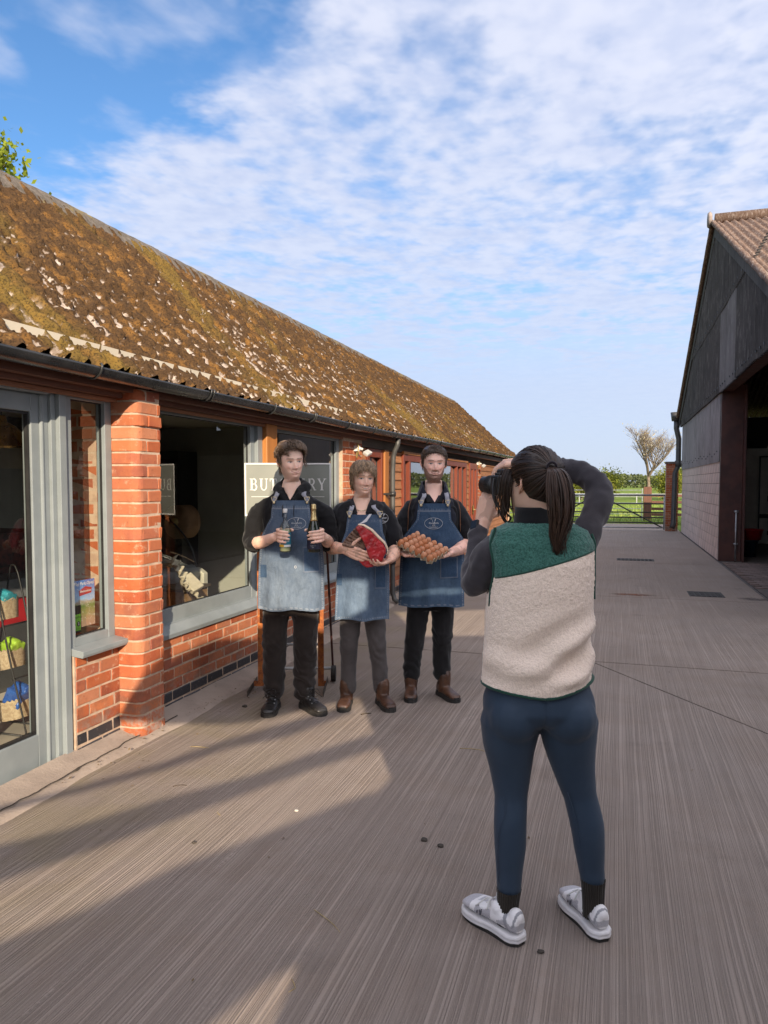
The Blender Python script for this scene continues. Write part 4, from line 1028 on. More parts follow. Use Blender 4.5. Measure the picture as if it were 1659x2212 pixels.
# rust stain and worn patch: thin sheets laid on the slab
def stain(name, c, rx, ry, col, label, z=.0042, seed=1):
    n = 40; m = MB(); pts = [(c[0] + rx * math.cos(t) * (1 + .25 * math.sin(3 * t + seed)), c[1] + ry * math.sin(t) * (1 + .2 * math.cos(5 * t + seed)), z) for t in np.linspace(0, 2 * math.pi, n, endpoint=False)]
    m.add(pts, [tuple(range(n))])
    t = NT(name); v = t.coords('Object'); 
    b = t.n('ShaderNodeBsdfPrincipled'); b.inputs['Base Color'].default_value = (*col, 1); b.inputs['Roughness'].default_value = .9
    tr = t.n('ShaderNodeBsdfTransparent'); mx = t.n('ShaderNodeMixShader')
    sub = t.n('ShaderNodeVectorMath', operation='SUBTRACT'); t.l(v, sub.inputs[0]); sub.inputs[1].default_value = (c[0], c[1], z)
    dv = t.n('ShaderNodeVectorMath', operation='DIVIDE'); t.l(sub.outputs[0], dv.inputs[0]); dv.inputs[1].default_value = (rx, ry, 1)
    ln = t.n('ShaderNodeVectorMath', operation='LENGTH'); t.l(dv.outputs[0], ln.inputs[0])
    f = t.math('MULTIPLY', t.step(ln.outputs['Value'], .95, .15), t.step(t.noise(v, 9, 5, .7), .3, .62, .1, .85))
    t.l(f, mx.inputs[0]); t.l(tr.outputs[0], mx.inputs[1]); t.l(b.outputs[0], mx.inputs[2]); t.l(mx.outputs[0], t.out.inputs[0])
    return tag(m.build(name, t.m), label, 'stain')
stain('rust_stain', (.22, 10.85), .42, .16, (0.22, 0.075, 0.03), 'rusty brown stain on the concrete right of the fleece')
stain('worn_patch', (1.78, 10.9), .30, .20, (0.13, 0.105, 0.095), 'dark worn hollow in the concrete at the right edge', seed=4)
# straw, twigs and dead leaves: single bits one can pick out
M_STRAW = pm('straw', (0.42, 0.33, 0.17), (0.32, 0.24, 0.11), 30, .8); M_TWIG = pm('twig', (0.06, 0.045, 0.035), (0.10, 0.075, 0.055), 30, .9)
def bit(x, y, ang, ln, r, mat, name, label, cat, bend=.15, group=None):
    m = MB(); m.smooth = True; d = Vector((math.cos(ang), math.sin(ang), 0)); s_ = Vector((-d.y, d.x, 0)); p = Vector((x, y, r + .0005))
    m.tube([p, p + d * ln * .35 + s_ * ln * bend * .6 + Vector((0, 0, r)), p + d * ln * .7 + s_ * ln * bend, p + d * ln], [r, r, r * .9, r * .6], 6)
    return tag(m.build(name, mat), label, cat, group)
bit(-1.03, 2.42, -.62, .17, .0016, M_STRAW, 'straw', 'long pale straw lying in the shaded middle of the yard', 'straw', .04)
bit(-.86, 4.20, -.1, .17, .002, M_STRAW, 'straw', 'pale bent straw on the shaded concrete in front of the brown boots', 'straw', .14)
bit(-.95, 2.05, -1.3, .06, .0014, M_STRAW, 'straw', 'short bent straw near the bottom sunlit sliver', 'straw', .3)
bit(-2.15, 3.22, .5, .07, .002, M_TWIG, 'twig', 'small twig on the lit concrete in front of the door jamb', 'twig')
bit(-2.38, 3.75, .1, .12, .0018, M_STRAW, 'straw', 'thin straw on the sunlit concrete in front of the pier', 'straw', .05)
bit(-1.75, 3.0, 2.2, .05, .0014, M_STRAW, 'straw', 'tiny straw on the lit band below the twig', 'straw', .2)
bit(-1.62, 4.62, .7, .075, .004, M_TWIG, 'twig', 'dark twig beside the middle man\'s brown boots', 'twig', .1)
bit(-.42, 3.05, 1.9, .07, .0016, M_TWIG, 'twig', 'thin dark twig on the shaded concrete left of the leggings', 'twig')
bit(-.75, 4.42, 1.0, .06, .003, M_TWIG, 'twig', 'curled dark twig between the brown boots and the leggings', 'twig', .3)
def crumb(x, y, r, mat, label, name='pebble', seed=0, group=None):
    bm = bmesh.new(); bmesh.ops.create_icosphere(bm, subdivisions=2, radius=r); rg = random.Random(seed)
    for q in bm.verts: q.co = Vector((q.co.x * 1.2, q.co.y, q.co.z * .6)) * rg.uniform(.75, 1.2)
    me = bpy.data.meshes.new(name); bm.to_mesh(me); bm.free(); o = link(name, me, mat, loc=(x, y, r * .4)); return tag(o, label, name, group)
M_CRUMB = pm('mud_crumb', (0.035, 0.028, 0.024), (0.06, 0.05, 0.04), 40, .95)
crumb(-.78, 3.05, .013, M_CRUMB, 'left one of two dark mud crumbs on the shaded concrete', 'mud_crumb', 1); crumb(-.70, 3.02, .012, M_CRUMB, 'right one of two dark mud crumbs on the shaded concrete', 'mud_crumb', 2)
crumb(-1.72, 2.73, .009, M_CRUMB, 'small dark crumb in the sunlit wedge', 'mud_crumb', 3); crumb(-.22, 2.42, .010, M_CRUMB, 'dark crumb below the left white trainer', 'mud_crumb', 4)
crumb(.02, 2.10, .009, M_CRUMB, 'dark crumb at the bottom edge below the right trainer', 'mud_crumb', 8)
crumb(-1.43, 3.15, .009, pm('pale_stone', (0.5, 0.46, 0.4), None, 30, .9), 'small pale stone on the lit concrete', 'pebble', 5); crumb(-2.45, 4.55, .016, M_CRUMB, 'dark crumb near the wall foot left of the sign stand', 'mud_crumb', 6)
def leaf_litter():
    n = 230
    y = np.concatenate([RNG.uniform(3.0, 5.8, 130), RNG.uniform(1.8, 12, 100)]); x = np.concatenate([-2.70 + RNG.exponential(.09, 130), RNG.uniform(-2.5, 1.8, 100)])
    a = RNG.uniform(0, 6.28, n); s_ = RNG.uniform(.004, .013, n)
    c = np.stack([x, y, np.where(x < -2.6, .035, .006)], -1); d = np.stack([np.cos(a) * s_, np.sin(a) * s_, RNG.uniform(-.002, .004, n)], -1); e_ = np.stack([-np.sin(a) * s_ * .45, np.cos(a) * s_ * .45, RNG.uniform(-.001, .003, n)], -1)
    V = np.stack([c - d, c + e_, c + d, c - e_], 1).reshape(-1, 3)
    tag(link('leaf_litter', quads_mesh('leaf_litter', V, np.arange(4 * n).reshape(-1, 4)), pm('dead_leaf', (0.10, 0.065, 0.035), (0.20, 0.14, 0.07), 9, .9)), 'scattered bits of dead leaf and grit along the wall foot', 'litter', kind='stuff')
leaf_litter()
# ================================================================== PEOPLE: TOOLKIT
CAMR = (math.cos(YAW), math.sin(YAW))          # local x runs to the viewer's right, local y away, z up
class Person:
    def __init__(s, base, label):
        s.root = empty('person', (base[0], base[1], 0), label, 'person')
        s.M = Matrix.Translation((base[0], base[1], 0)) @ Matrix.Rotation(YAW, 4, 'Z')
    def put(s, name, me, mat, parent=None, smooth=True):
        me.transform(s.M); o = link(name, me, mat, parent or s.root)
        if smooth: me.shade_smooth()
        return o
    def mb(s, name, m, mat, parent=None, smooth=None):
        me = m.mesh(name); o_s = m.sm
        me.transform(s.M); o = link(name, me, mat, parent or s.root)
        if smooth: me.shade_smooth()
        return o
def organic(m, voxel=.007, smooth=6, fac=.5):
    """fuse overlapping closed shapes into one continuous smooth skin"""
    me = m.mesh('tmp'); o = bpy.data.objects.new('tmp', me); COL.objects.link(o)
    r = o.modifiers.new('r', 'REMESH'); r.mode = 'VOXEL'; r.voxel_size = voxel
    if smooth:
        q = o.modifiers.new('s', 'SMOOTH'); q.iterations = smooth; q.factor = fac
    dg = bpy.context.evaluated_depsgraph_get()
    out = bpy.data.meshes.new_from_object(o.evaluated_get(dg))
    bpy.data.objects.remove(o); bpy.data.meshes.remove(me)
    return out
def loft(m, secs, n=28, axis='z'):
    """secs: (z, cx, cy, rx, ry[, power]) stacked ellipses"""
    vs = []; fs = []
    for s in secs:
        z, cx, cy, rx, ry = s[:5]; pw = s[5] if len(s) > 5 else 1.0
        for j in range(n):
            t = 2 * math.pi * j / n; c, q = math.cos(t), math.sin(t)
            c = math.copysign(abs(c) ** pw, c); q = math.copysign(abs(q) ** pw, q)
            vs.append((cx + rx * c, cy + ry * q, z))
    k = len(secs)
    for i in range(k - 1):
        for j in range(n):
            a = i * n + j; b = i * n + (j + 1) % n; fs.append((a, b, b + n, a + n))
    fs.append(tuple(range(n - 1, -1, -1))); fs.append(tuple((k - 1) * n + j for j in range(n)))
    m.add(vs, fs)
def smoothpath(pts, n):
    """Catmull-Rom through the points"""
    P = [Vector(p) for p in pts]; out = []
    for i in range(len(P) - 1):
        p0, p1, p2, p3 = P[max(i - 1, 0)], P[i], P[i + 1], P[min(i + 2, len(P) - 1)]
        for k in range(n):
            t = k / n
            out.append(.5 * ((2 * p1) + (p2 - p0) * t + (2 * p0 - 5 * p1 + 4 * p2 - p3) * t * t + (3 * p1 - p0 - 3 * p2 + p3) * t ** 3))
    out.append(P[-1]); return out
def limb(m, pts, rs, n=16, k=5, flat=1.0):
    pp = smoothpath(pts, k); R_ = np.interp(np.linspace(0, len(pts) - 1, len(pp)), range(len(pts)), rs)
    m.tube(pp, list(R_), n, flat=flat)
    for e, r in ((pp[0], R_[0]), (pp[-1], R_[-1])): ball(m, e, r * .98)
def ball(m, c, r, n=10, sc=(1, 1, 1)):
    prof = [(max(1e-4, math.sin(a)), -math.cos(a)) for a in np.linspace(0.02, math.pi - .02, n)]
    Mx = Matrix.Translation(c) @ Matrix.Diagonal((r * sc[0], r * sc[1], r * sc[2], 1))
    m.lathe(prof, n + 4, Mx)
def hand(m, W, f, nrm, side, curl, thumb, size=1.0, spread=.0, tcurl=(.35, .3)):
    f = Vector(f).normalized(); n = Vector(nrm); n = (n - f * n.dot(f)).normalized(); W = Vector(W); lat = f.cross(n) * side; s = size
    for q in (-.028, -.009, .010, .028):
        m.tube([W + lat * q * .62 * s - f * .014 * s, W + f * .05 * s + lat * q * .95 * s, W + f * .094 * s + lat * q * 1.06 * s], [.0165 * s, .0155 * s, .0122 * s], 8)
    ball(m, W + f * .035 * s + lat * .022 * s + n * .006 * s, .020 * s)
    Ls = (.074, .083, .078, .060); tips = []
    for i in range(4):
        o = (.0285, .0095, -.0095, -.0275)[i] * s
        p = W + f * (.094 - abs(i - 1) * .004) * s + lat * o
        c = curl[i] if isinstance(curl[0], (list, tuple)) else curl
        fl = (f + lat * spread * (1.5 - i) / 1.5).normalized(); pts = [p - fl * .012 * s, p]; rs = [.0108 * s, .0102 * s]; a = 0
        for seg, ang, rr in zip((.45, .31, .24), c, (.0093, .0085, .0070)):
            a += ang; d = fl * math.cos(a) + n * math.sin(a); p = p + d * Ls[i] * seg * s; pts.append(p.copy()); rs.append(rr * s)
        tips.append(p.copy()); m.tube(pts, rs, 8); ball(m, pts[-1], rs[-1] * .98, 6)
    d = (f * thumb[0] + lat * thumb[1] + n * thumb[2]).normalized(); p = W + f * .022 * s + lat * .022 * s; pts = [p - d * .01 * s, p]; rs = [.0135 * s, .0135 * s]
    tgt = (f * .6 - lat * .45 + n * .65).normalized()
    for seg, ang, rr in ((.040, 0, .0118), (.034, tcurl[0], .0102), (.027, tcurl[1], .0080)):
        d = d.lerp(tgt, ang).normalized(); p = p + d * seg * s; pts.append(p.copy()); rs.append(rr * s)
    m.tube(pts, rs, 8); ball(m, pts[-1], rs[-1], 6)
    return tips
def grip(m, C, r, side, wrist, ht=.088, a_palm=math.pi * .5, size=1.0, rise=0.0):
    """hand closed round an upright bottle at C (centre of the grip). side -1: palm at viewer's left/back, fingers come round the left to the front"""
    C = Vector(C); s = size
    def P(a, z, rr): return C + Vector((math.cos(a) * rr, math.sin(a) * rr, z))
    # angles: 0 = viewer's right, pi/2 = away, pi = left, 3pi/2 = towards the viewer
    if side < 0: base, step, tb = math.pi * .70, 1, -1
    else: base, step, tb = math.pi * .30, -1, 1
    for i in range(4):
        z = (.033 - i * .0215) * s; pts = []; rs = []
        reach = (1.22, 1.32, 1.28, 1.08)[i] * math.pi * .78
        for k in range(9):
            a = base + step * reach * k / 8
            pts.append(P(a, z + rise * k / 8 - .002 * k, r + .0105 * s + (.007 * s if k in (2,) else 0))); rs.append((.0125, .012, .0118, .0108, .0102, .0100, .0094, .0088, .0075)[k] * s)
        m.tube(pts, rs, 8); ball(m, pts[-1], rs[-1], 6)
    # thumb the other way round
    pts = [P(base, .01 * s, r + .018 * s)] + [P(base + tb * math.pi * q, .028 * s, r + .0115 * s) for q in (.22, .42, .60, .74)]
    m.tube(pts, [.0145 * s, .0135 * s, .0122 * s, .0108 * s, .0085 * s], 8); ball(m, pts[-1], .0085 * s, 6)
    # palm between base and wrist
    W = Vector(wrist)
    for z in (-.030, -.010, .010, .028):
        m.tube([P(base + step * .25, z * s, r + .015 * s), P(base - step * .1, z * s, r + .022 * s), W.lerp(P(base, z * s, r + .02 * s), .45), W + Vector((0, 0, z * .55 * s))], [.0135 * s, .016 * s, .0175 * s, .0165 * s], 8)

# ---- heads
HZ = [-.12, -.06, -.02, .0, .02, .045, .07, .10, .12, .15, .18, .205, .222, .2305]
HF = [.050, .050, .052, .083, .098, .101, .101, .099, .098, .103, .094, .074, .046, .004]
HB = [.085, .072, .068, .068, .070, .076, .085, .093, .096, .098, .093, .076, .050, .004]
HW = [.064, .056, .054, .044, .050, .060, .067, .072, .0745, .0765, .075, .064, .043, .004]
def head_arrays(par):
    nz, ntt = 150, 176
    zz = np.concatenate([np.linspace(-.12, -.02, 18, endpoint=False), np.linspace(-.02, .16, 96, endpoint=False), .2305 - .0705 * (np.cos(np.linspace(0, 1, 36) * math.pi / 2)) ** 1.0])
    zz = zz[:]; nz = len(zz)
    u = np.linspace(-1, 1, ntt, endpoint=False); t = math.pi * (u * .62 + .38 * u ** 3)        # denser in front
    Z, T = np.meshgrid(zz, t, indexing='ij')
    F = np.interp(Z, HZ, HF) + par.get('jaw', 0) * np.exp(-((Z - .01) / .02) ** 2); B = np.interp(Z, HZ, HB); Wd = np.interp(Z, HZ, HW) * par.get('wide', 1.0)
    Wd = Wd + par.get('jaww', 0) * np.exp(-((Z - .03) / .03) ** 2)
    c, s = np.cos(T), np.sin(T)
    X = Wd * np.sign(s) * np.abs(s) ** .93; Y = np.where(c > 0, -F * np.abs(c) ** .95, B * np.abs(c) ** .9)
    # smooth the table steps a little
    front = np.clip(c, 0, 1); ax = np.abs(X); g = lambda v, m, w: np.exp(-((v - m) / w) ** 2)
    d = .024 * par.get('nose', 1) * g(X, 0, .0115) * sstep(.128, .080, Z) * sstep(.066, .074, Z) * 1.0
    d += .006 * g(X, 0, .009) * g(Z, .115, .02)
    d += .0085 * g(ax, .0125, .0065) * g(Z, .0755, .0065)
    d -= .0115 * g(ax, .032, .0165) * g(Z, .117, .0125)
    d += .0050 * g(ax, .032, .0110) * g(Z, .1165, .0075)
    d += .0055 * g(Z, .1385, .008) * g(ax, .026, .03)
    d += .0075 * g(ax, .040, .015) * g(Z, .082, .013)
    d -= .003 * g(ax, .020, .008) * g(Z, .064, .014)
    sm = par.get('smile', .5); zm = .0455 + sm * (ax / .025) ** 2 * .0065
    d += .0055 * g(X, 0, .022) * g(Z, .0465, .0095); d -= .0045 * g(Z, zm, .0022) * sstep(.034, .028, ax)
    d += .0075 * g(X, 0, .021) * g(Z, .012, .013); d -= .003 * g(X, 0, .018) * g(Z, .031, .006)
    Y = Y - d * sstep(.15, .5, front)
    V = np.stack([X, Y, Z], -1)
    # colours
    skin = np.array(par.get('skin', (.50, .275, .195))); col = np.ones(V.shape) * skin
    def paint(mask, rgb): nonlocal col; col = col * (1 - mask[..., None]) + np.array(rgb) * mask[..., None]
    fr = sstep(.05, .35, c)
    red = np.clip(g(ax, .042, .02) * g(Z, .085, .018) + g(X, 0, .014) * g(Z, .078, .014) + .5 * g(Z, .03, .02) * g(X, 0, .03), 0, 1) * fr * par.get('blush', .5)
    paint(red * .8, (.66, .27, .20))
    paint(.3 * sstep(.135, .165, Z) * fr, skin * .92)
    bm = par.get('beard', 0)
    if bm:
        line = .045 + .05 * sstep(.035, .075, ax)
        br = sstep(.006, -.006, Z - line) * sstep(-.035, -.012, Z) * sstep(-.35, -.1, c)
        br = np.maximum(br, g(Z, .0625, .0065) * sstep(.034, .024, ax) * fr)
        br = br * (1 - sstep(.45, .9, g(X, 0, .022) * g(Z, .0455, .0075) * 1.6))
        br = br * (.72 + .5 * (vnoise(X * 420, Z * 320, Y * 420, 3) - .35))
        paint(np.clip(br * bm, 0, 1), par.get('beardcol', (.075, .04, .024)))
    lip = sstep(.85, .2, np.abs(Z - zm) / .0068) * sstep(.031, .025, ax) * fr
    paint(lip * .55, (.55, .20, .17)); paint(sstep(.0028, .0008, np.abs(Z - zm)) * sstep(.030, .026, ax) * fr * .6, (.22, .08, .07))
    if par.get('teeth'): paint(sstep(.0034, .0022, np.abs(Z - zm - .0006)) * sstep(.017, .013, ax) * fr * .8, (.55, .50, .44))
    # eyes: lids, white, iris
    ex, ez = ax - .0315, Z - .1165; hh = par.get('eye', .0042)
    eye = sstep(1.05, .8, (ex / .0145) ** 2 + (ez / (hh + .0004)) ** 2) * fr
    paint(eye, (.62, .58, .56)); iris = eye * sstep(1.1, .8, ((X - np.sign(X) * .0315 - par.get('gaze', 0)) / .0062) ** 2 + ((ez - .0003) / .0064) ** 2); paint(iris, par.get('iris', (.035, .045, .055)))
    lash = sstep(.0022, .0010, np.abs(ez - hh * np.sqrt(np.clip(1 - (ex / .0155) ** 2, 0, 1)))) * sstep(.0175, .0150, np.abs(ex)) * fr; paint(lash * .85, (.05, .03, .025))
    paint(.22 * g(ax, .0315, .015) * g(Z, .108, .004) * fr, (.40, .20, .16))
    bz = .1375 + .0022 * np.clip(1 - ((ax - .034) / .022) ** 2, -1, 1); brow = sstep(.0048, .0026, np.abs(Z - bz)) * sstep(.0235, .018, np.abs(ax - .033)) * fr; paint(brow * par.get('browk', .55), par.get('brow', (.07, .042, .026)))
    return V, col, c
def ear(m, side, par):
    """curled ear"""
    x0 = .0735 * par.get('wide', 1.0) * side
    pts = [(x0 + side * .002, .000, .086), (x0 + side * .008, .008, .094), (x0 + side * .014, .018, .108), (x0 + side * .016, .021, .124), (x0 + side * .012, .014, .136), (x0 + side * .006, .003, .135), (x0 + side * .003, -.003, .124)]
    m.tube(smoothpath(pts, 4), .0048, 8)
    vs = [Vector(p) for p in pts]; c = Vector((x0 + side * .001, .006, .112)); ball(m, c + Vector((side * .005, .003, 0)), .018, 8, (.38, .75, 1.25))
M_SKIN = None
def mat_skin():
    t = NT('skin'); c = t.attr('col', 'Color'); v = t.coords('Object')
    c = t.mix(t.step(t.noise(v, 55, 4, .6), .45, .75, 0, .12), c, (.55, .25, .18))
    t.bsdf(c, .52, t.bump(t.noise(v, 420, 3), .12, .002), spec=.4, **{'Subsurface Weight': .12, 'Subsurface Radius': (.010, .004, .002), 'Subsurface Scale': 1.0}); return t.m
M_SKIN = mat_skin()
def mat_hair():
    t = NT('hair'); c = t.attr('col', 'Color'); v = t.coords('Object')
    c = t.mix(t.step(t.noise(v, 190, 3, .7), .35, .7, 0, .5), c, (.012, .008, .006))
    t.bsdf(c, .42, spec=.45); return t.m
M_HAIR = mat_hair()
def head_frame(pos, yaw, pitch=0, roll=0, scale=1.0):
    return Matrix.Translation(pos) @ Matrix.Rotation(yaw, 4, 'Z') @ Matrix.Rotation(pitch, 4, 'X') @ Matrix.Rotation(roll, 4, 'Y') @ Matrix.Scale(scale, 4)
def join_meshes(name, items):
    """items: (mesh, colour array or rgb)"""
    V = []; F = []; Cc = []; off = 0
    for me, c in items:
        v = verts_of(me); V.append(v); Cc.append(np.broadcast_to(np.asarray(c, float), (len(v), 3)) if np.ndim(c) == 1 else np.asarray(c))
        for p in me.polygons: F.append([i + off for i in p.vertices])
        off += len(v)
    out = bpy.data.meshes.new(name); V = np.concatenate(V); out.from_pydata(V.tolist(), [], F); out.update(); cattr(out, 'col', np.concatenate(Cc)); return out
ELC = np.array((0, -.002, .128))
def scalp_push(p, thick, wide=1.0):
    """keep a lock outside the skull"""
    r = np.array((.076 * wide + thick, .1 + thick, .104 + thick)); q = (np.asarray(p) - ELC) / r; l = np.linalg.norm(q)
    return ELC + (q / l) * r if l < 1 else np.asarray(p)
def hug(p, thick, wide, mx):
    r = np.array((.076 * wide + thick, .1 + thick, .104 + thick)); q = (np.asarray(p) - ELC) / r; l = np.linalg.norm(q); zf = sstep(.13, .05, p[2]) * .25
    return ELC + q * r * (min(max(l, 1.0), mx + float(zf)) / l)
def hair_locks(cfg, par, seed):
    """cap that follows the skull plus several hundred tapering locks"""
    rg = np.random.default_rng(seed); m = MB(); m.smooth = True; cols = []
    wide = par.get('wide', 1.0); base = np.array(cfg['col'])
    # cap
    V, _, c = head_arrays(par); X, Y, Z = V[..., 0], V[..., 1], V[..., 2]; T = np.arctan2(X, -Y)
    hl = np.interp(np.abs(T), [0, .5, .95, 1.15, 1.35, 1.75, 2.1, 3.15], cfg['line']); mask = sstep(-.006, .010, Z - hl)
    cen = V - ELC; N_ = cen / np.linalg.norm(cen, axis=-1, keepdims=True)
    th = np.interp(Z, [0.02, .10, .16, .19, .23], cfg['thick']) * (.85 + .35 * vnoise(X * 45, Y * 45, Z * 45, seed))
    Vc = V + N_ * (th * mask - .004 * (1 - mask))[..., None]
    me = grid_mesh('cap', Vc, closed_v=True); keep = mask.reshape(-1) > .3
    bm = bmesh.new(); bm.from_mesh(me); bm.verts.ensure_lookup_table()
    bmesh.ops.delete(bm, geom=[q for q in bm.verts if not keep[q.index]], context='VERTS'); bm.to_mesh(me); bm.free()
    capc = base * .62 * np.ones((len(me.vertices), 3))
    k = 0; tries = 0
    while k < cfg['n'] and tries < 20000:
        tries += 1
        a = rg.uniform(-math.pi, math.pi); z = rg.uniform(.03, .232) if rg.random() < .55 else rg.uniform(.16, .232); h0 = np.interp(abs(a), [0, .5, .95, 1.15, 1.35, 1.75, 2.1, 3.15], cfg['line'])
        if z < h0 + .004: continue
        zz = min(z, .229); rr = math.sqrt(max(0, 1 - ((zz - .128) / .104) ** 2)) if zz > .128 else 1
        p = np.array((math.sin(a) * .076 * wide * rr, -math.cos(a) * .1 * rr, zz)); flow = cfg['flow'](a, z, rg) if not (abs(a) > 1.25 and z > .165) else (math.sin(a) * .9 + rg.normal(0, .2), -math.cos(a) * .6 - .25 + rg.normal(0, .2), -.35); ln = cfg['len'](a, z) * rg.uniform(.7, 1.2); th_ = np.interp(zz, [0.02, .10, .16, .19, .23], cfg['thick'])
        pts = []; q = p.copy(); d = np.array(flow, float); d /= np.linalg.norm(d)
        for i in range(6):
            lift = th_ * (.75 + .35 * math.sin(i / 5 * math.pi)) * rg.uniform(.9, 1.15) + cfg.get('tuft', .004) * (i / 5) * rg.uniform(0, 1)
            pts.append(Vector(hug(q, lift, wide, cfg.get('hug', 1.07)))); q = np.array(pts[-1]) + d * ln / 5
            d = d + np.array((rg.normal(0, .12), rg.normal(0, .12), -.10 + rg.normal(0, .10))); d /= np.linalg.norm(d)
        w = rg.uniform(.0016, .0030) * cfg.get('w', 1)
        m.tube(pts, [w * .7, w, w, w * .85, w * .6, w * .15], 6, flat=.55); cols += [base * rg.uniform(.55, 1.55)] * (6 * 6); k += 1
    lk = m.mesh('locks')
    return join_meshes('hair', [(me, capc), (lk, np.array(cols).reshape(-1, 3))])

# ---- cloth
def cloth(name, c1, c2, rough=.9, wscale=260, bump=.35, sheen=.2):
    t = NT(name); v = t.coords('Object')
    c = t.mix(t.step(t.noise(v, 6, 4, .6), .35, .7), c1, c2)
    wv = t.noise(v, wscale, 2, .5)
    t.bsdf(c, rough, t.bump(wv, bump, .002), spec=.2, **{'Sheen Weight': sheen}); return t.m
M_NAVYBLACK = cloth('black_cotton', (.0075, .0075, .0095), (.012, .012, .015)); M_HOOD = cloth('black_fleece', (.006, .006, .007), (.010, .010, .011), sheen=.1)
M_NAVY = cloth('navy_gilet', (.008, .010, .020), (.012, .014, .026)); M_TROUSER_B = cloth('black_brown_trousers', (.018, .0135, .012), (.030, .023, .020)); M_TROUSER_G = cloth('grey_trousers', (.085, .075, .073), (.060, .053, .052)); M_TROUSER_K = cloth('black_trousers', (.008, .008, .009), (.013, .012, .013))
def wrinkle(me, fn):
    v = verts_of(me); n = normals_of(me); set_verts(me, v + n * fn(v, n)[:, None]); return me
def folds(v, seed, amp=.006, sx=9, sz=16, tilt=.6):
    x, y, z = v.T; w = fbm(x * 5, y * 5, z * 5, 3, seed) * 3
    q = fbm(x * 9 + z * 4 * tilt, y * 9, z * 7 - x * 5 * tilt, 3, seed + 5); rdg = 1 - np.abs(2 * q - 1) * 2.2
    f = np.clip(rdg, 0, 1) ** 1.5
    return amp * (1.5 * f - .6) + amp * .5 * (w / 3 - .5)
def mat_denim(name, dark, light, tint=1.0):
    t = NT(name); v = t.coords('Object'); fade = t.attr('fade'); u_ = t.attr('u'); w_ = t.attr('v'); st = t.attr('stitch')
    n = t.noise(v, 5, 5, .65); n2 = t.noise(t.coords('Object', (1, 1, .35)), 70, 4, .7)
    f = t.math('ADD', t.math('MULTIPLY', fade, .62), t.math('MULTIPLY', t.math('SUBTRACT', t.noise(v, 11, 5, .7), .5), .75), clamp=True)
    c = t.mix(f, dark, light)
    c = t.mix(t.step(n2, .35, .75, 0, .35), c, tuple(q * .55 for q in dark))
    weave = t.noise(v, 650, 1, .5); c = t.mix(t.step(weave, .35, .65, 0, .22), c, light)
    c = t.mix(t.math('MULTIPLY', st, .7), c, (.40, .41, .44))
    t.bsdf(c, .9, t.bump(t.math('ADD', weave, t.math('MULTIPLY', st, 1.2)), .35, .002, t.bump(t.noise(t.coords('Object', (1, 1, .6)), 17, 4, .6, .8), .55, .02)), spec=.2); return t.m
M_DENIM = [mat_denim('washed_denim', (.045, .075, .13), (.235, .285, .335)), mat_denim('mid_denim', (.035, .066, .125), (.175, .235, .305)), mat_denim('dark_denim', (.026, .055, .11), (.115, .175, .25))]
M_STRAP = cloth('grey_strap', (.30, .30, .34), (.22, .22, .25)); M_BRASS = pm('pale_brass', (.70, .58, .36), None, 20, .3, metal=.8); M_THREAD = pm('white_thread', (.55, .57, .60), None, 40, .8)
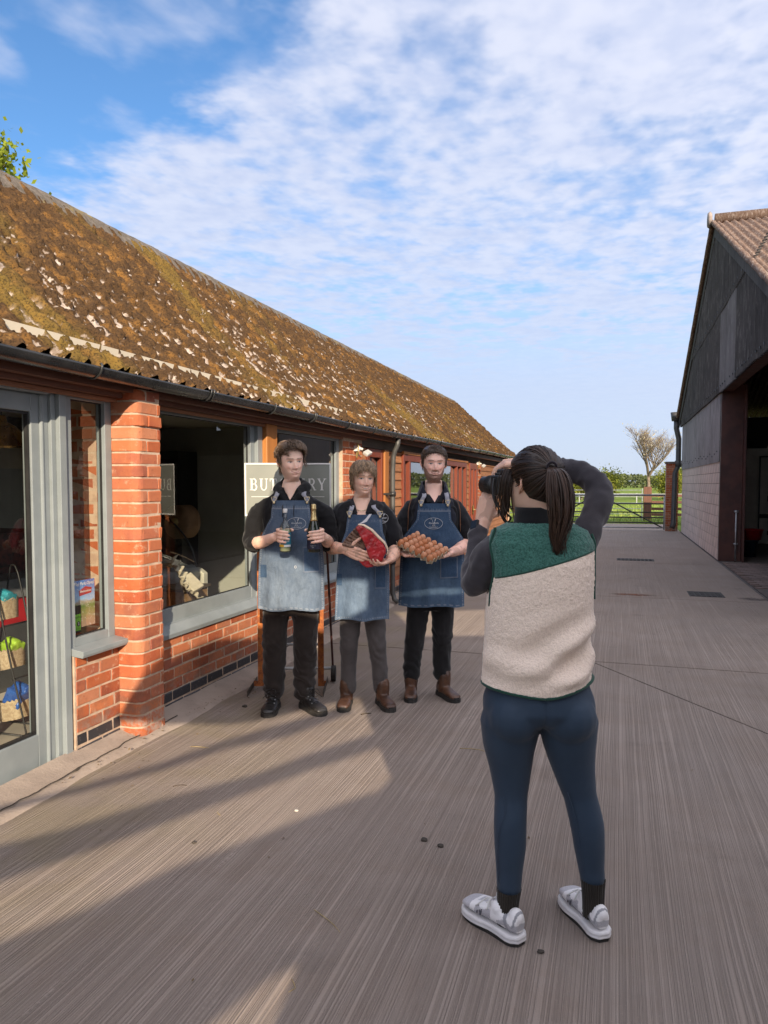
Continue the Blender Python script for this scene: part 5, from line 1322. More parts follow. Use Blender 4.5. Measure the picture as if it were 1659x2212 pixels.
class Apron:
    """hanging denim apron; ys(x,z) is its surface so that pocket, badge and straps sit on it"""
    def __init__(s, P, zt, zb, wt, wb, xc, dep, mat, seed, tie=None):
        s.P = P; s.zt, s.zb, s.wt, s.wb, s.xc, s.dep, s.seed = zt, zb, wt, wb, xc, dep, seed; s.mat = mat
        nu, nv = 70, 110; v = np.linspace(0, 1, nv); u = np.linspace(-1, 1, nu)
        U, Vv = np.meshgrid(u, v); Z = zt + (zb - zt) * Vv; hw = s.hw(Z); X = s.cx(Z) + U * hw
        Zj = Z + .006 * np.sin(U * 5 + seed) * (Vv > .97)
        Y = s.ysf(X, Z); A = np.stack([X, Y, Zj], -1); B = A.copy(); B[..., 1] += .004
        me = grid_mesh('apron', np.concatenate([A, B[:, ::-1]], 1), closed_v=True)
        # wear: pale belly and hem, seams
        edge = np.minimum(1 - np.abs(U), 1) * hw; cen = fbm(X * 6, Z * 4, X * 0, 4, seed)
        fade = np.clip(.15 + .55 * sstep(.35, .75, Vv) * (1 - .55 * np.abs(U)) * (.5 + cen) + .5 * sstep(.012, .0, edge) + .5 * sstep(.985, 1, Vv), 0, 1)
        band = (Z > zt - .052); fade = np.where(band, fade * .45, fade)
        per = lambda q, l: ((q / l) % 1) < .55
        st = np.zeros_like(Z)
        st = np.maximum(st, sstep(.0026, .0012, np.abs(Z - (zt - .055)))); st = np.maximum(st, sstep(.0024, .0012, np.abs(Z - (zb + .014))) * per(X, .008))
        st = np.maximum(st, sstep(.0028, .0014, np.abs(edge - .012)) * per(Z, .012))
        st = st * .55
        st = np.maximum(st, ((Z < zt - .034) & (Z > zt - .050) & (((X / .011) % 1) < .25)) * .4)
        F2 = np.concatenate([fade, fade[:, ::-1]], 1); S2 = np.concatenate([st, st[:, ::-1] * 0], 1)
        attr(me, 'fade', F2); attr(me, 'stitch', S2); attr(me, 'u', np.concatenate([X, X], 1)); attr(me, 'v', np.concatenate([Z, Z], 1))
        s.o = P.put('apron', me, mat)
    def hw(s, z):
        f = (s.zt - np.asarray(z)) / (s.zt - s.zb); return np.interp(f, [0, .16, .34, .6, 1], [s.wt * .5, s.wt * .5 + .012, s.wb * .47, s.wb * .5, s.wb * .5 + .004])
    def cx(s, z): return np.interp((s.zt - np.asarray(z)) / (s.zt - s.zb), [0, 1], [s.xc[0], s.xc[1]])
    def ysf(s, x, z):
        x = np.asarray(x, float); z = np.asarray(z, float); f = (s.zt - z) / (s.zt - s.zb); xr = x - s.cx(z)
        R_ = np.interp(f, [0, .3, .6, 1], [.23, .24, .26, .275]); D = np.interp(f, [0, .22, .45, .75, 1], [s.dep[0], s.dep[1], s.dep[2], s.dep[3], s.dep[4]])
        y = -D * np.sqrt(np.clip(1 - (xr / R_) ** 2, .06, 1))
        k = sstep(.35, 1, f)
        y = y - k * (.010 * np.sin(xr * 30 + s.seed * 1.7 + 2 * f) + .007 * np.sin(xr * 61 + s.seed + f * 3)) - .004 * np.sin(z * 26 + xr * 14 + s.seed) * sstep(.1, .5, f)
        y = y - .005 * (fbm(x * 16, z * 10, x * 0, 3, s.seed + 3) - .5) * sstep(.05, .3, f)
        return y
    def patch(s, name, x0, x1, z0, z1, mat, off=.004, parent=None, skew=0.0, fadev=.2, nst=True):
        nu, nv = 26, 30; U, Vv = np.meshgrid(np.linspace(0, 1, nu), np.linspace(0, 1, nv)); X = x0 + (x1 - x0) * U + skew * Vv; Z = z1 + (z0 - z1) * Vv
        Y = s.ysf(X, Z) - off; A = np.stack([X, Y, Z], -1); B = A.copy(); B[..., 1] += off * .8
        me = grid_mesh(name, np.concatenate([A, B[:, ::-1]], 1), closed_v=True)
        e = np.minimum.reduce([(X - x0 - skew * Vv), (x1 + skew * Vv - X), Z - z0, z1 - Z]); st = (sstep(.0026, .0012, np.abs(e - .006)) * .35 + sstep(.0016, .0, e) * .3) * (1.0 if nst else .0)
        Z0 = np.zeros_like(X)
        attr(me, 'fade', np.concatenate([Z0 + fadev, Z0 + fadev], 1)); attr(me, 'stitch', np.concatenate([st, st * 0], 1)); attr(me, 'u', np.concatenate([X, X], 1)); attr(me, 'v', np.concatenate([Z, Z], 1))
        return s.P.put(name, me, mat, parent or s.o)
    def lines(s, m, pts, r=.0013, off=.0035):
        m.tube([(x, float(s.ysf(x, z)) - off, z) for x, z in pts], r, 5)
    def strap(s, x, top, wid=.030):
        """webbing from the bib corner up over the shoulder, with its buckle"""
        P = s.P; zt = s.zt; y0 = float(s.ysf(x, zt - .01)) - .006
        path = smoothpath([(x, y0, zt - .005), (x + (top[0] - x) * .35, y0 + .012, zt + (top[2] - zt) * .45), (top[0], top[1], top[2]), (top[0] * .96, top[1] + .07, top[2] + .022), (top[0] * .85, top[1] + .15, top[2] - .02)], 6)
        A = np.array([[q.x - wid / 2, q.y, q.z] for q in path]); B = np.array([[q.x + wid / 2, q.y - .001, q.z] for q in path])
        th = np.array((0, -.003, .0015)); me = grid_mesh('strap', np.stack([A, B, B + th, A + th], 1), closed_v=True)
        o = P.put('strap', me, M_STRAP, s.o, smooth=False)
        m = MB(); m.smooth = True
        m.tube([(x - .017, y0 - .006, zt + .022), (x + .017, y0 - .006, zt + .022), (x + .015, y0 - .007, zt + .010), (x + .007, y0 - .008, zt - .006), (x - .007, y0 - .008, zt - .006), (x - .015, y0 - .007, zt + .010), (x - .017, y0 - .006, zt + .022)], .0022, 6)
        ball(m, (x, y0 - .006, zt - .014), .009, 8, (1, .4, 1)); P.mb('buckle', m, M_BRASS, o)
def font_mesh(txt, size, bold=0.0, align='CENTER', space=1.0, shear=0.0, extrude=0.0):
    cu = bpy.data.curves.new('txt', 'FONT'); cu.body = txt; cu.size = size; cu.align_x = align; cu.align_y = 'CENTER'; cu.offset = bold; cu.space_character = space; cu.shear = shear; cu.extrude = extrude; cu.resolution_u = 3
    o = bpy.data.objects.new('txt', cu); COL.objects.link(o); dg = bpy.context.evaluated_depsgraph_get()
    me = bpy.data.meshes.new_from_object(o.evaluated_get(dg)); bpy.data.objects.remove(o); bpy.data.curves.remove(cu); return me
def badge(surf, P, cx, cz, rx, rz, parent, name='badge'):
    """embroidered oval with hook, cleaver and script; surf(x,z)->y"""
    m = MB(); m.smooth = True
    W = lambda pts, r=.0011: m.tube([(cx + a, surf(cx + a, cz + b) - .0035, cz + b) for a, b in pts], r, 5)
    W([(rx * math.cos(t), rz * math.sin(t)) for t in np.linspace(0, 2 * math.pi, 40)], .0013)
    W([(-.018, rz * .62), (-.022, rz * .75), (-.016, rz * .88), (-.011, rz * .66), (-.003, rz * .1), (.010, -rz * .40)])
    W([(-.010, -rz * .42), (.004, rz * .12), (.010, rz * .45)]); W([(.008, rz * .40), (.013, rz * .80)], .0034); W([(.013, rz * .80), (.017, rz * .84)], .002)
    W([(-.014, -rz * .55), (.0, -rz * .30), (.014, -rz * .55)]); W([(-.005, -rz * .5), (.005, -rz * .5)])
    me0 = m.mesh(name)
    mats = [(me0)]
    for txt, sz, dz, sh in (("Greenfield's", .0145, .002, .25), ("Farmers & Butchers", .0075, -rz * .70, .0)):
        tm = font_mesh(txt, sz, .0002, shear=sh); v = verts_of(tm); k = v[:, 0] / rx
        x = cx + v[:, 0]; z = cz + dz + v[:, 1] + (k * k * rz * .22 if dz < 0 else 0); y = np.array([surf(a, b) for a, b in zip(x, z)]) - .004
        tm2 = tm; set_verts(tm2, np.stack([x, y, z], -1)); mats.append(tm2)
    me = join_meshes(name, [(q, (1, 1, 1)) for q in mats]); return P.put(name, me, M_THREAD, parent)
# ---- footwear
def shoe_form(m, heel, yaw, L=.285, w=.048, hts=(.10, .105, .085, .066, .058, .048), z0=.02, toe=1.0):
    """upper lofted from heel to toe"""
    c, s_ = math.cos(yaw), math.sin(yaw)          # yaw 0 points to -y (towards the viewer), local right = +x
    f = Vector((s_, -c, 0)); r = Vector((c, s_, 0)); ts = (0, .07, .28, .5, .7, .87, .96, 1.0); ws = (.45, .68, .74, .84, 1.0, .98, .78, .45); hs = np.interp(ts, (0, .25, .45, .65, .85, 1.0), hts); hs = list(hs); hs[-1] *= .72
    n = 16; vs = []; fs = []
    for t, ww, h in zip(ts, ws, hs):
        o = Vector(heel) + f * (t * L)
        for j in range(n):
            a = 2 * math.pi * j / n; cx = math.cos(a); cz = math.sin(a)
            vs.append(o + r * (w * ww * math.copysign(abs(cx) ** .75, cx)) + Vector((0, 0, z0 + (h - z0) * .5 + (h - z0) * .5 * math.copysign(abs(cz) ** .75, cz))))
    k = len(ts)
    for i in range(k - 1):
        for j in range(n): a = i * n + j; b = i * n + (j + 1) % n; fs.append((a, b, b + n, a + n))
    fs.append(tuple(range(n - 1, -1, -1))); fs.append(tuple((k - 1) * n + j for j in range(n))); m.add(vs, fs)
    return f, r
def sole_form(m, heel, yaw, L=.285, w=.05, z0=0.0, z1=.024, waist=.80, grow=.006):
    c, s_ = math.cos(yaw), math.sin(yaw); f = Vector((s_, -c, 0)); r = Vector((c, s_, 0)); out = []
    ts = np.linspace(0, 1, 15); ws = np.interp(ts, (0, .04, .12, .3, .45, .62, .75, .9, .97, 1.0), (.30, .60, .78, .78 * waist / .8, .80 * waist / .8, .95, 1.0, .85, .55, .25))
    for t, ww in zip(ts, ws): out.append(Vector(heel) + f * (t * (L + 2 * grow) - grow) + r * (w * ww + grow * .6))
    for t, ww in zip(ts[::-1], ws[::-1]): out.append(Vector(heel) + f * (t * (L + 2 * grow) - grow) - r * (w * ww + grow * .6))
    m.prism([(p.x, p.y) for p in out], z0, z1)
M_BOOT_BK = pm('black_leather', (.014, .013, .013), (.024, .022, .021), 14, .38, .3, 90); M_BOOT_BR = pm('brown_leather', (.105, .048, .026), (.055, .026, .016), 13, .42, .3, 90); M_SOLE = pm('black_rubber', (.016, .015, .014), (.03, .027, .024), 20, .75, .3, 60); M_ELASTIC = pm('boot_elastic', (.05, .028, .018), None, 40, .9)
def boot(P, heel, yaw, mat, shaft=.17, L=.285, w=.048, lace=False, lean=(0, 0), chelsea=False):
    m = MB(); f, r = shoe_form(m, heel, yaw, L, w)
    top = Vector(heel) + f * (.085 + lean[1]) + r * lean[0] + Vector((0, 0, shaft)); limb(m, [Vector(heel) + f * .075 + Vector((0, 0, .05)), Vector(heel) + f * .082 + Vector((0, 0, .10)), top], [.045, .047, .048])
    me = organic(m, .006, 5); wrinkle(me, lambda v, n: .0022 * (fbm(v[:, 0] * 30, v[:, 1] * 30, v[:, 2] * 55, 3, 3) - .5) * 2 * (v[:, 2] > .03))
    o = P.put('boot', me, mat); s = MB(); sole_form(s, heel, yaw, L, w, 0, .026); sole_form(s, heel, yaw, L * 1.0, w * .97, .0265, .036, grow=.004); P.mb('sole', s, M_SOLE, o)
    if lace:
        q = MB(); q.smooth = True
        for i in range(5):
            t = .40 + i * .055; b = Vector(heel) + f * (L * (.66 - i * .085)) + Vector((0, 0, .072 + i * .017)); sg = 1 if i % 2 else -1
            q.tube([b - r * .026 * 1 + Vector((0, 0, -.004)), b + Vector((0, 0, .008)) + f * .004, b + r * .026 + f * .012 * sg + Vector((0, 0, -.004))], .0024, 6)
        for sg in (-1, 1): q.tube([Vector(heel) + f * .13 + Vector((0, 0, .148)), Vector(heel) + f * .16 + r * .03 * sg + Vector((0, 0, .152)), Vector(heel) + f * .175 + r * .045 * sg + Vector((0, 0, .125)), Vector(heel) + f * .15 + r * .012 * sg + Vector((0, 0, .138)), Vector(heel) + f * .185 + r * .05 * sg + Vector((0, 0, .10))], .0022, 6)
        P.mb('laces', q, M_BLACK, o)
        q = MB(); q.smooth = True
        for i in range(4):
            for sg in (-1, 1): ball(q, Vector(heel) + f * (L * (.64 - i * .085)) + r * .028 * sg + Vector((0, 0, .068 + i * .017)), .0042, 6)
        P.mb('eyelets', q, M_GALV, o)
    if chelsea:
        for sg in (-1, 1):
            b = Vector(heel) + f * .085 + r * (.0465 * sg); q = MB(); ball(q, Vector(heel) + f * .080 + r * (.040 * sg) + Vector((0, 0, .115)), .024, 8, (.42, .62, 1.35)); P.mb('elastic_gusset', q, M_ELASTIC, o, smooth=True)
    return o
def trousers(P, waist, legs, mat, seed, amp=.006, name='trousers', bottoms=None):
    """waist: loft sections; legs: list of (points, radii)"""
    m = MB(); loft(m, waist)
    for pts, rs in legs: limb(m, pts, rs, 18, 6)
    me = organic(m, .0075, 5)
    def fn(v, n):
        z = v[:, 2]; k = sstep(.50, .12, z); kn = np.exp(-((z - .45) / .10) ** 2)
        ring = np.sin(z * 70 + 60 * v[:, 0] + 16 * fbm(v[:, 0] * 6, v[:, 1] * 6, z * 5, 2, seed)) * sstep(.35, .7, fbm(v[:, 0] * 13, v[:, 1] * 13, z * 8, 2, seed + 4))
        return amp * (1.0 * k * ring + .6 * kn * ring) + folds(v, seed, amp * .6)
    wrinkle(me, fn); return P.put(name, me, mat)
def shirt(P, torso, sleeves, mat, seed, name, voxel=.0075, amp=.009, extra=None, cut=None, smooth=5, vee=None):
    m = MB(); loft(m, torso, 32)
    for pts, rs in sleeves: limb(m, pts, rs, 18, 5)
    if extra: extra(m)
    me = organic(m, voxel, smooth)
    def fn(v, n):
        x = np.abs(v[:, 0]); side = sstep(.15, .26, x); el = np.exp(-((v[:, 2] - 1.18) / .10) ** 2)
        ring = np.sin(v[:, 2] * 62 + 30 * v[:, 0] + 6 * fbm(v[:, 0] * 6, v[:, 1] * 6, v[:, 2] * 4, 2, seed))
        return folds(v, seed, amp) + amp * .5 * side * el * np.clip(ring, -.3, 1) * sstep(.4, .7, fbm(v[:, 0] * 12, v[:, 1] * 12, v[:, 2] * 9, 2, seed))
    wrinkle(me, fn)
    if cut:
        bm = bmesh.new(); bm.from_mesh(me)
        if vee:
            for sg in (-1, 1): bmesh.ops.bisect_plane(bm, geom=bm.verts[:] + bm.edges[:] + bm.faces[:], plane_co=(vee[0], 0, vee[1]), plane_no=Vector((sg, 0, -vee[2])).normalized())
        bmesh.ops.delete(bm, geom=[q for q in bm.faces if cut(q.calc_center_median())], context='FACES'); bm.to_mesh(me); bm.free()
    return P.put(name, me, mat)
def body_of(P, torso, arms, hands_fn, head_par, HM, skin, legs):
    """one continuous skin: trunk, arms with hands, neck and head"""
    items = []
    m = MB(); loft(m, torso)
    for pts, rs in legs: limb(m, pts, rs, 12, 4)
    items.append((organic(m, .013, 3), skin))
    m = MB()
    for pts, rs in arms: limb(m, pts, rs, 14, 6)
    hands_fn(m); am = organic(m, .0034, 3, .45)
    v = verts_of(am); nz = fbm(v[:, 0] * 24, v[:, 1] * 24, v[:, 2] * 24, 3, 2)[:, None]
    items.append((am, np.array(skin) * (1 - .25 * (nz > .55)) * np.array((1, .94, .92)) + .0 * v))
    V, c, _ = head_arrays(head_par); hm = grid_mesh('h', V, closed_v=True); hm.transform(HM); items.append((hm, c.reshape(-1, 3)))
    e = MB(); ear(e, 1, head_par); ear(e, -1, head_par); em = e.mesh('e'); em.transform(HM); items.append((em, np.array(skin) * np.array((1.02, .86, .82))))
    return P.put('body', join_meshes('body', items), M_SKIN)
# ================================================================== MAN WITH TWO BOTTLES
SK1 = (.86, .58, .455); SK2 = (.80, .51, .38); SK3 = (.86, .54, .43)
def man_bottles():
    P = Person((-2.13, 4.62), 'young man in black hoodie and denim apron holding a bottle in each hand')
    par = dict(skin=SK1, smile=1.4, blush=.55, beard=.28, beardcol=(.20, .10, .05), eye=.0044, gaze=.004, wide=1.05, jaw=-.002, iris=(.05, .06, .06))
    HM = head_frame((.012, .002, 1.584), .42, R(3), R(-3), 1.0)
    def hands_fn(m):
        grip(m, (.003, -.27, 1.222), .036, -1, (-.080, -.205, 1.200)); grip(m, (.187, -.27, 1.222), .042, 1, (.258, -.195, 1.195))
    body_of(P, [(.8, .015, 0, .15, .10), (1.1, .012, 0, .16, .105), (1.28, .01, 0, .175, .11), (1.40, .01, 0, .165, .10), (1.47, .01, .01, .08, .075), (1.58, .012, .012, .058, .06)],
            [([(-.165, .005, 1.36), (-.236, .01, 1.26), (-.262, -.005, 1.155), (-.18, -.11, 1.160), (-.085, -.200, 1.199)], [.035, .038, .042, .043, .029]),
             ([(.18, .005, 1.36), (.240, .01, 1.26), (.258, .0, 1.160), (.262, -.10, 1.165), (.259, -.190, 1.194)], [.035, .038, .042, .042, .029])],
            hands_fn, par, HM, SK1, [([(-.10, 0, .85), (-.112, 0, .45), (-.118, .02, .12)], [.07, .05, .04]), ([(.10, 0, .85), (.10, 0, .45), (.085, .02, .12)], [.07, .05, .04])])
    def hood(m):
        # hood lying in soft rolls round the neck
        ring = [(.012 + .092 * math.sin(a), .012 - .080 * math.cos(a), 1.500 + .066 * (1 - math.cos(a)) * .5 - .010 * (abs(math.sin(a)) > .5)) for a in np.linspace(.25, 2 * math.pi - .25, 22)]
        m.tube(ring, [.026] * 2 + [.034] * 18 + [.026] * 2, 12)
        for e in (ring[0], ring[-1]): ball(m, e, .027)
        m.tube([(.10, .05, 1.48), (.06, .11, 1.475), (.012, .125, 1.465), (-.04, .11, 1.475), (-.08, .05, 1.48)], [.04, .05, .052, .05, .04], 12)
        for sgn in (-1, 1): m.tube([(.012 + sgn * .09, -.01, 1.505), (.012 + sgn * .058, -.085, 1.465), (.012 + sgn * .020, -.126, 1.405)], [.034, .028, .014], 10)
    h = shirt(P, [(.80, .015, 0, .172, .122), (.95, .015, 0, .175, .125), (1.10, .012, 0, .182, .13), (1.28, .01, 0, .20, .136), (1.38, .01, 0, .20, .128), (1.44, .01, .005, .175, .108), (1.485, .01, .01, .11, .09)],
              [([(-.152, .005, 1.388), (-.210, .008, 1.345), (-.248, .01, 1.255), (-.270, .0, 1.15), (-.235, -.045, 1.143)], [.062, .064, .062, .060, .055]), ([(.168, .005, 1.388), (.226, .008, 1.345), (.253, .01, 1.255), (.262, .0, 1.155), (.258, -.05, 1.15)], [.062, .064, .062, .060, .055])], M_HOOD, 5, 'hoodie', extra=hood,
              vee=(.014, 1.440, .55), cut=lambda c: c.y < -.0 and abs(c.x - .014) < (c.z - 1.440) * .55 and c.y > -.19)
    m = MB(); m.smooth = True
    for x in (-.03, .045): m.tube([(x * .8 + .005, -.132, 1.44), (x, -.150, 1.40), (x, -.152, 1.33)], .0028, 6)
    P.mb('drawstring', m, M_BLACK, h)
    A = Apron(P, 1.440, .707, .242, .440, (.022, .016), (.148, .158, .166, .172, .176), M_DENIM[0], 1)
    A.strap(-.088, (-.072, -.118, 1.475)); A.strap(.132, (.108, -.112, 1.475))
    A.patch('pocket', .102, .208, .962, 1.135, M_DENIM[1], fadev=.12, skew=.006); A.patch('darn', -.188, -.142, .925, 1.01, M_DENIM[2], off=.003, fadev=.1, nst=False)
    badge(lambda x, z: float(A.ysf(x, z)), P, .062, 1.288, .062, .038, A.o)
    q = MB(); q.smooth = True; q.tube([(.055 + .006 * math.cos(t), float(A.ysf(.055, 1.0)) - .004, 1.0 + .008 * math.sin(t)) for t in np.linspace(0, 6.3, 12)], .0018, 5); P.mb('frayed_hole', q, M_THREAD, A.o)
    trousers(P, [(.66, .0, .0, .17, .10), (.78, .008, 0, .18, .115), (.95, .012, 0, .168, .112)],
             [([(-.095, 0, .74), (-.108, -.012, .50), (-.116, .0, .30), (-.122, .012, .125)], [.092, .084, .078, .074]), ([(.098, 0, .74), (.102, -.015, .50), (.096, .0, .30), (.090, .008, .125)], [.092, .084, .078, .074])], M_TROUSER_B, 8, .008)
    boot(P, (-.118, .075, 0), -.06, M_BOOT_BK, .15, .288, .052, lace=True); boot(P, (.070, .055, 0), .62, M_BOOT_BK, .15, .288, .052, lace=True)
    hair = hair_locks(dict(col=(.15, .096, .058), line=[.196, .190, .172, .125, .105, .145, .060, .035], thick=[.003, .004, .010, .027, .032], hug=1.13, n=1900, len=lambda a, z: .075 if abs(a) < 1.2 else .045, tuft=.005, w=1.1,
                           flow=lambda a, z, rg: (.55 + rg.normal(0, .3), -.85, .12) if (abs(a) < 1.3 and z > .15) else ((math.sin(a) * .15 + .2, -.25, -.9) if abs(a) < 2.2 else (math.sin(a) * .1, .05, -1))), par, 3)
    hair.transform(HM); P.put('hair', hair, M_HAIR)
    return P
def bottle_things(P):
    M = P.M
    def T(m, name, mat, parent=None):
        me = m.mesh(name); me.transform(M); o = link(name, me, mat, parent); me.shade_smooth(); return o
    g = NT('clear_bottle_glass'); tr = g.n('ShaderNodeBsdfTransparent'); tr.inputs[0].default_value = (.72, .76, .74, 1); gl = g.n('ShaderNodeBsdfGlossy'); gl.inputs['Roughness'].default_value = .03
    mx = g.n('ShaderNodeMixShader'); g.l(schlick(g, 1.3), mx.inputs[0]); g.l(tr.outputs[0], mx.inputs[1]); g.l(gl.outputs[0], mx.inputs[2]); g.l(mx.outputs[0], g.out.inputs[0])
    c = (.003, -.27, 1.108); L0 = M @ Vector(c)
    r = empty('spirit_bottle', L0, 'clear glass bottle with teal label in the hoodie man\'s hand at left', 'bottle')
    MT = Matrix.Translation(c)
    m = MB(); m.lathe([(.033, 0), (.0365, .006), (.0365, .150), (.034, .168), (.024, .188), (.0145, .200), (.0125, .215), (.0125, .262)], 28, MT); T(m, 'glass', g.m, r)
    m = MB(); m.lathe([(.0325, .008), (.0335, .012), (.0335, .140), (.031, .146)], 24, MT); T(m, 'liquid', pm('pale_spirit', (.50, .50, .30), (.46, .46, .27), 4, .15), r)
    m = MB(); m.lathe([(.0145, .255), (.0148, .258), (.0148, .278), (.0135, .281)], 20, MT); T(m, 'cap', M_WHITEP, r)
    def wrap(x0, x1, z0, z1, rad, off=.0006, n=14):
        a = np.linspace(x0, x1, n); Pn = np.zeros((n, 2, 3)); Pn[:, 0, 0] = Pn[:, 1, 0] = c[0] + (rad + off) * np.sin(a); Pn[:, 0, 1] = Pn[:, 1, 1] = c[1] - (rad + off) * np.cos(a); Pn[:, 0, 2] = c[2] + z0; Pn[:, 1, 2] = c[2] + z1; return Pn
    def wl(Pn, name, mat, par):
        me = grid_mesh(name, Pn); me.transform(M); return link(name, me, mat, par)
    lab = wl(wrap(-1.5, 1.5, .036, .128, .0368), 'label', pm('teal_label', (.012, .17, .25), (.010, .14, .21), 9, .5), r)
    wl(wrap(-1.5, .1, .104, .127, .0368, .0012), 'label_white', M_WHITEP, lab); wl(wrap(-1.5, -.75, .05, .104, .0368, .0012), 'label_white', M_WHITEP, lab); wl(wrap(-1.2, -.1, .037, .052, .0368, .0016), 'label_yellow', pm('label_yellow', (.72, .42, .04), None, 9, .5), lab)
    wl(wrap(-.1, 1.2, .037, .050, .0368, .0014), 'label_white', M_WHITEP, lab)
    for txt, sz, z, a0 in (('BLUE', .011, .083, .35), ('SPRITZ', .0135, .070, .28)):
        tm = font_mesh(txt, sz, .0005, shear=.2); v = verts_of(tm); a = a0 + v[:, 0] / .037; zz = z + v[:, 1] + v[:, 0] * .25; set_verts(tm, np.stack([c[0] + .0386 * np.sin(a), c[1] - .0386 * np.cos(a), c[2] + zz], -1)); tm.transform(M); link('lettering', tm, M_WHITEP, lab)
    c = (.187, -.27, 1.108); L0 = M @ Vector(c); MT = Matrix.Translation(c)
    r = empty('champagne_bottle', L0, 'dark green sparkling wine bottle with gold foil in the hoodie man\'s other hand', 'bottle')
    m = MB(); m.lathe([(.036, 0), (.042, .006), (.0425, .125), (.040, .150), (.030, .185), (.021, .215), (.0165, .235)], 32, MT)
    T(m, 'glass', pm('green_bottle_glass', (.006, .012, .005), (.004, .008, .004), 4, .07, spec=.8), r)
    m = MB(); m.lathe([(.0255, .203), (.0225, .214), (.0175, .238), (.0155, .262), (.0152, .275), (.0185, .279), (.0185, .284), (.0172, .287), (.0172, .302), (.0155, .309), (.008, .312)], 28, MT)
    T(m, 'foil', pm('gold_foil', (.66, .50, .24), (.50, .37, .17), 60, .32, .5, 160, metal=.85), r)
    lab = wl(wrap(-1.55, 1.55, .022, .088, .0428), 'label', pm('navy_label', (.008, .011, .035), None, 9, .55), r)
    for txt, sz, z in (('BUBBLES', .0085, .061), ('sparkling wine', .0055, .045), ('BRUT', .005, .034)):
        tm = font_mesh(txt, sz, .0001, space=1.15); v = verts_of(tm); a = v[:, 0] / .043; set_verts(tm, np.stack([c[0] + .0440 * np.sin(a), c[1] - .0440 * np.cos(a), c[2] + z + v[:, 1]], -1)); tm.transform(M); link('lettering', tm, M_THREAD, lab)
    m = MB(); m.tube([(c[0] + x, c[1] - .0442, c[2] + z) for x, z in ((0, .070), (0, .081))], .0014, 5)
    for sg in (-1, 1): m.tube([(c[0] + sg * .008, c[1] - .0438, c[2] + .073), (c[0] + sg * .016, c[1] - .041, c[2] + .075)], .0008, 5)
    T(m, 'crest', M_THREAD, lab)
P1 = man_bottles(); bottle_things(P1)

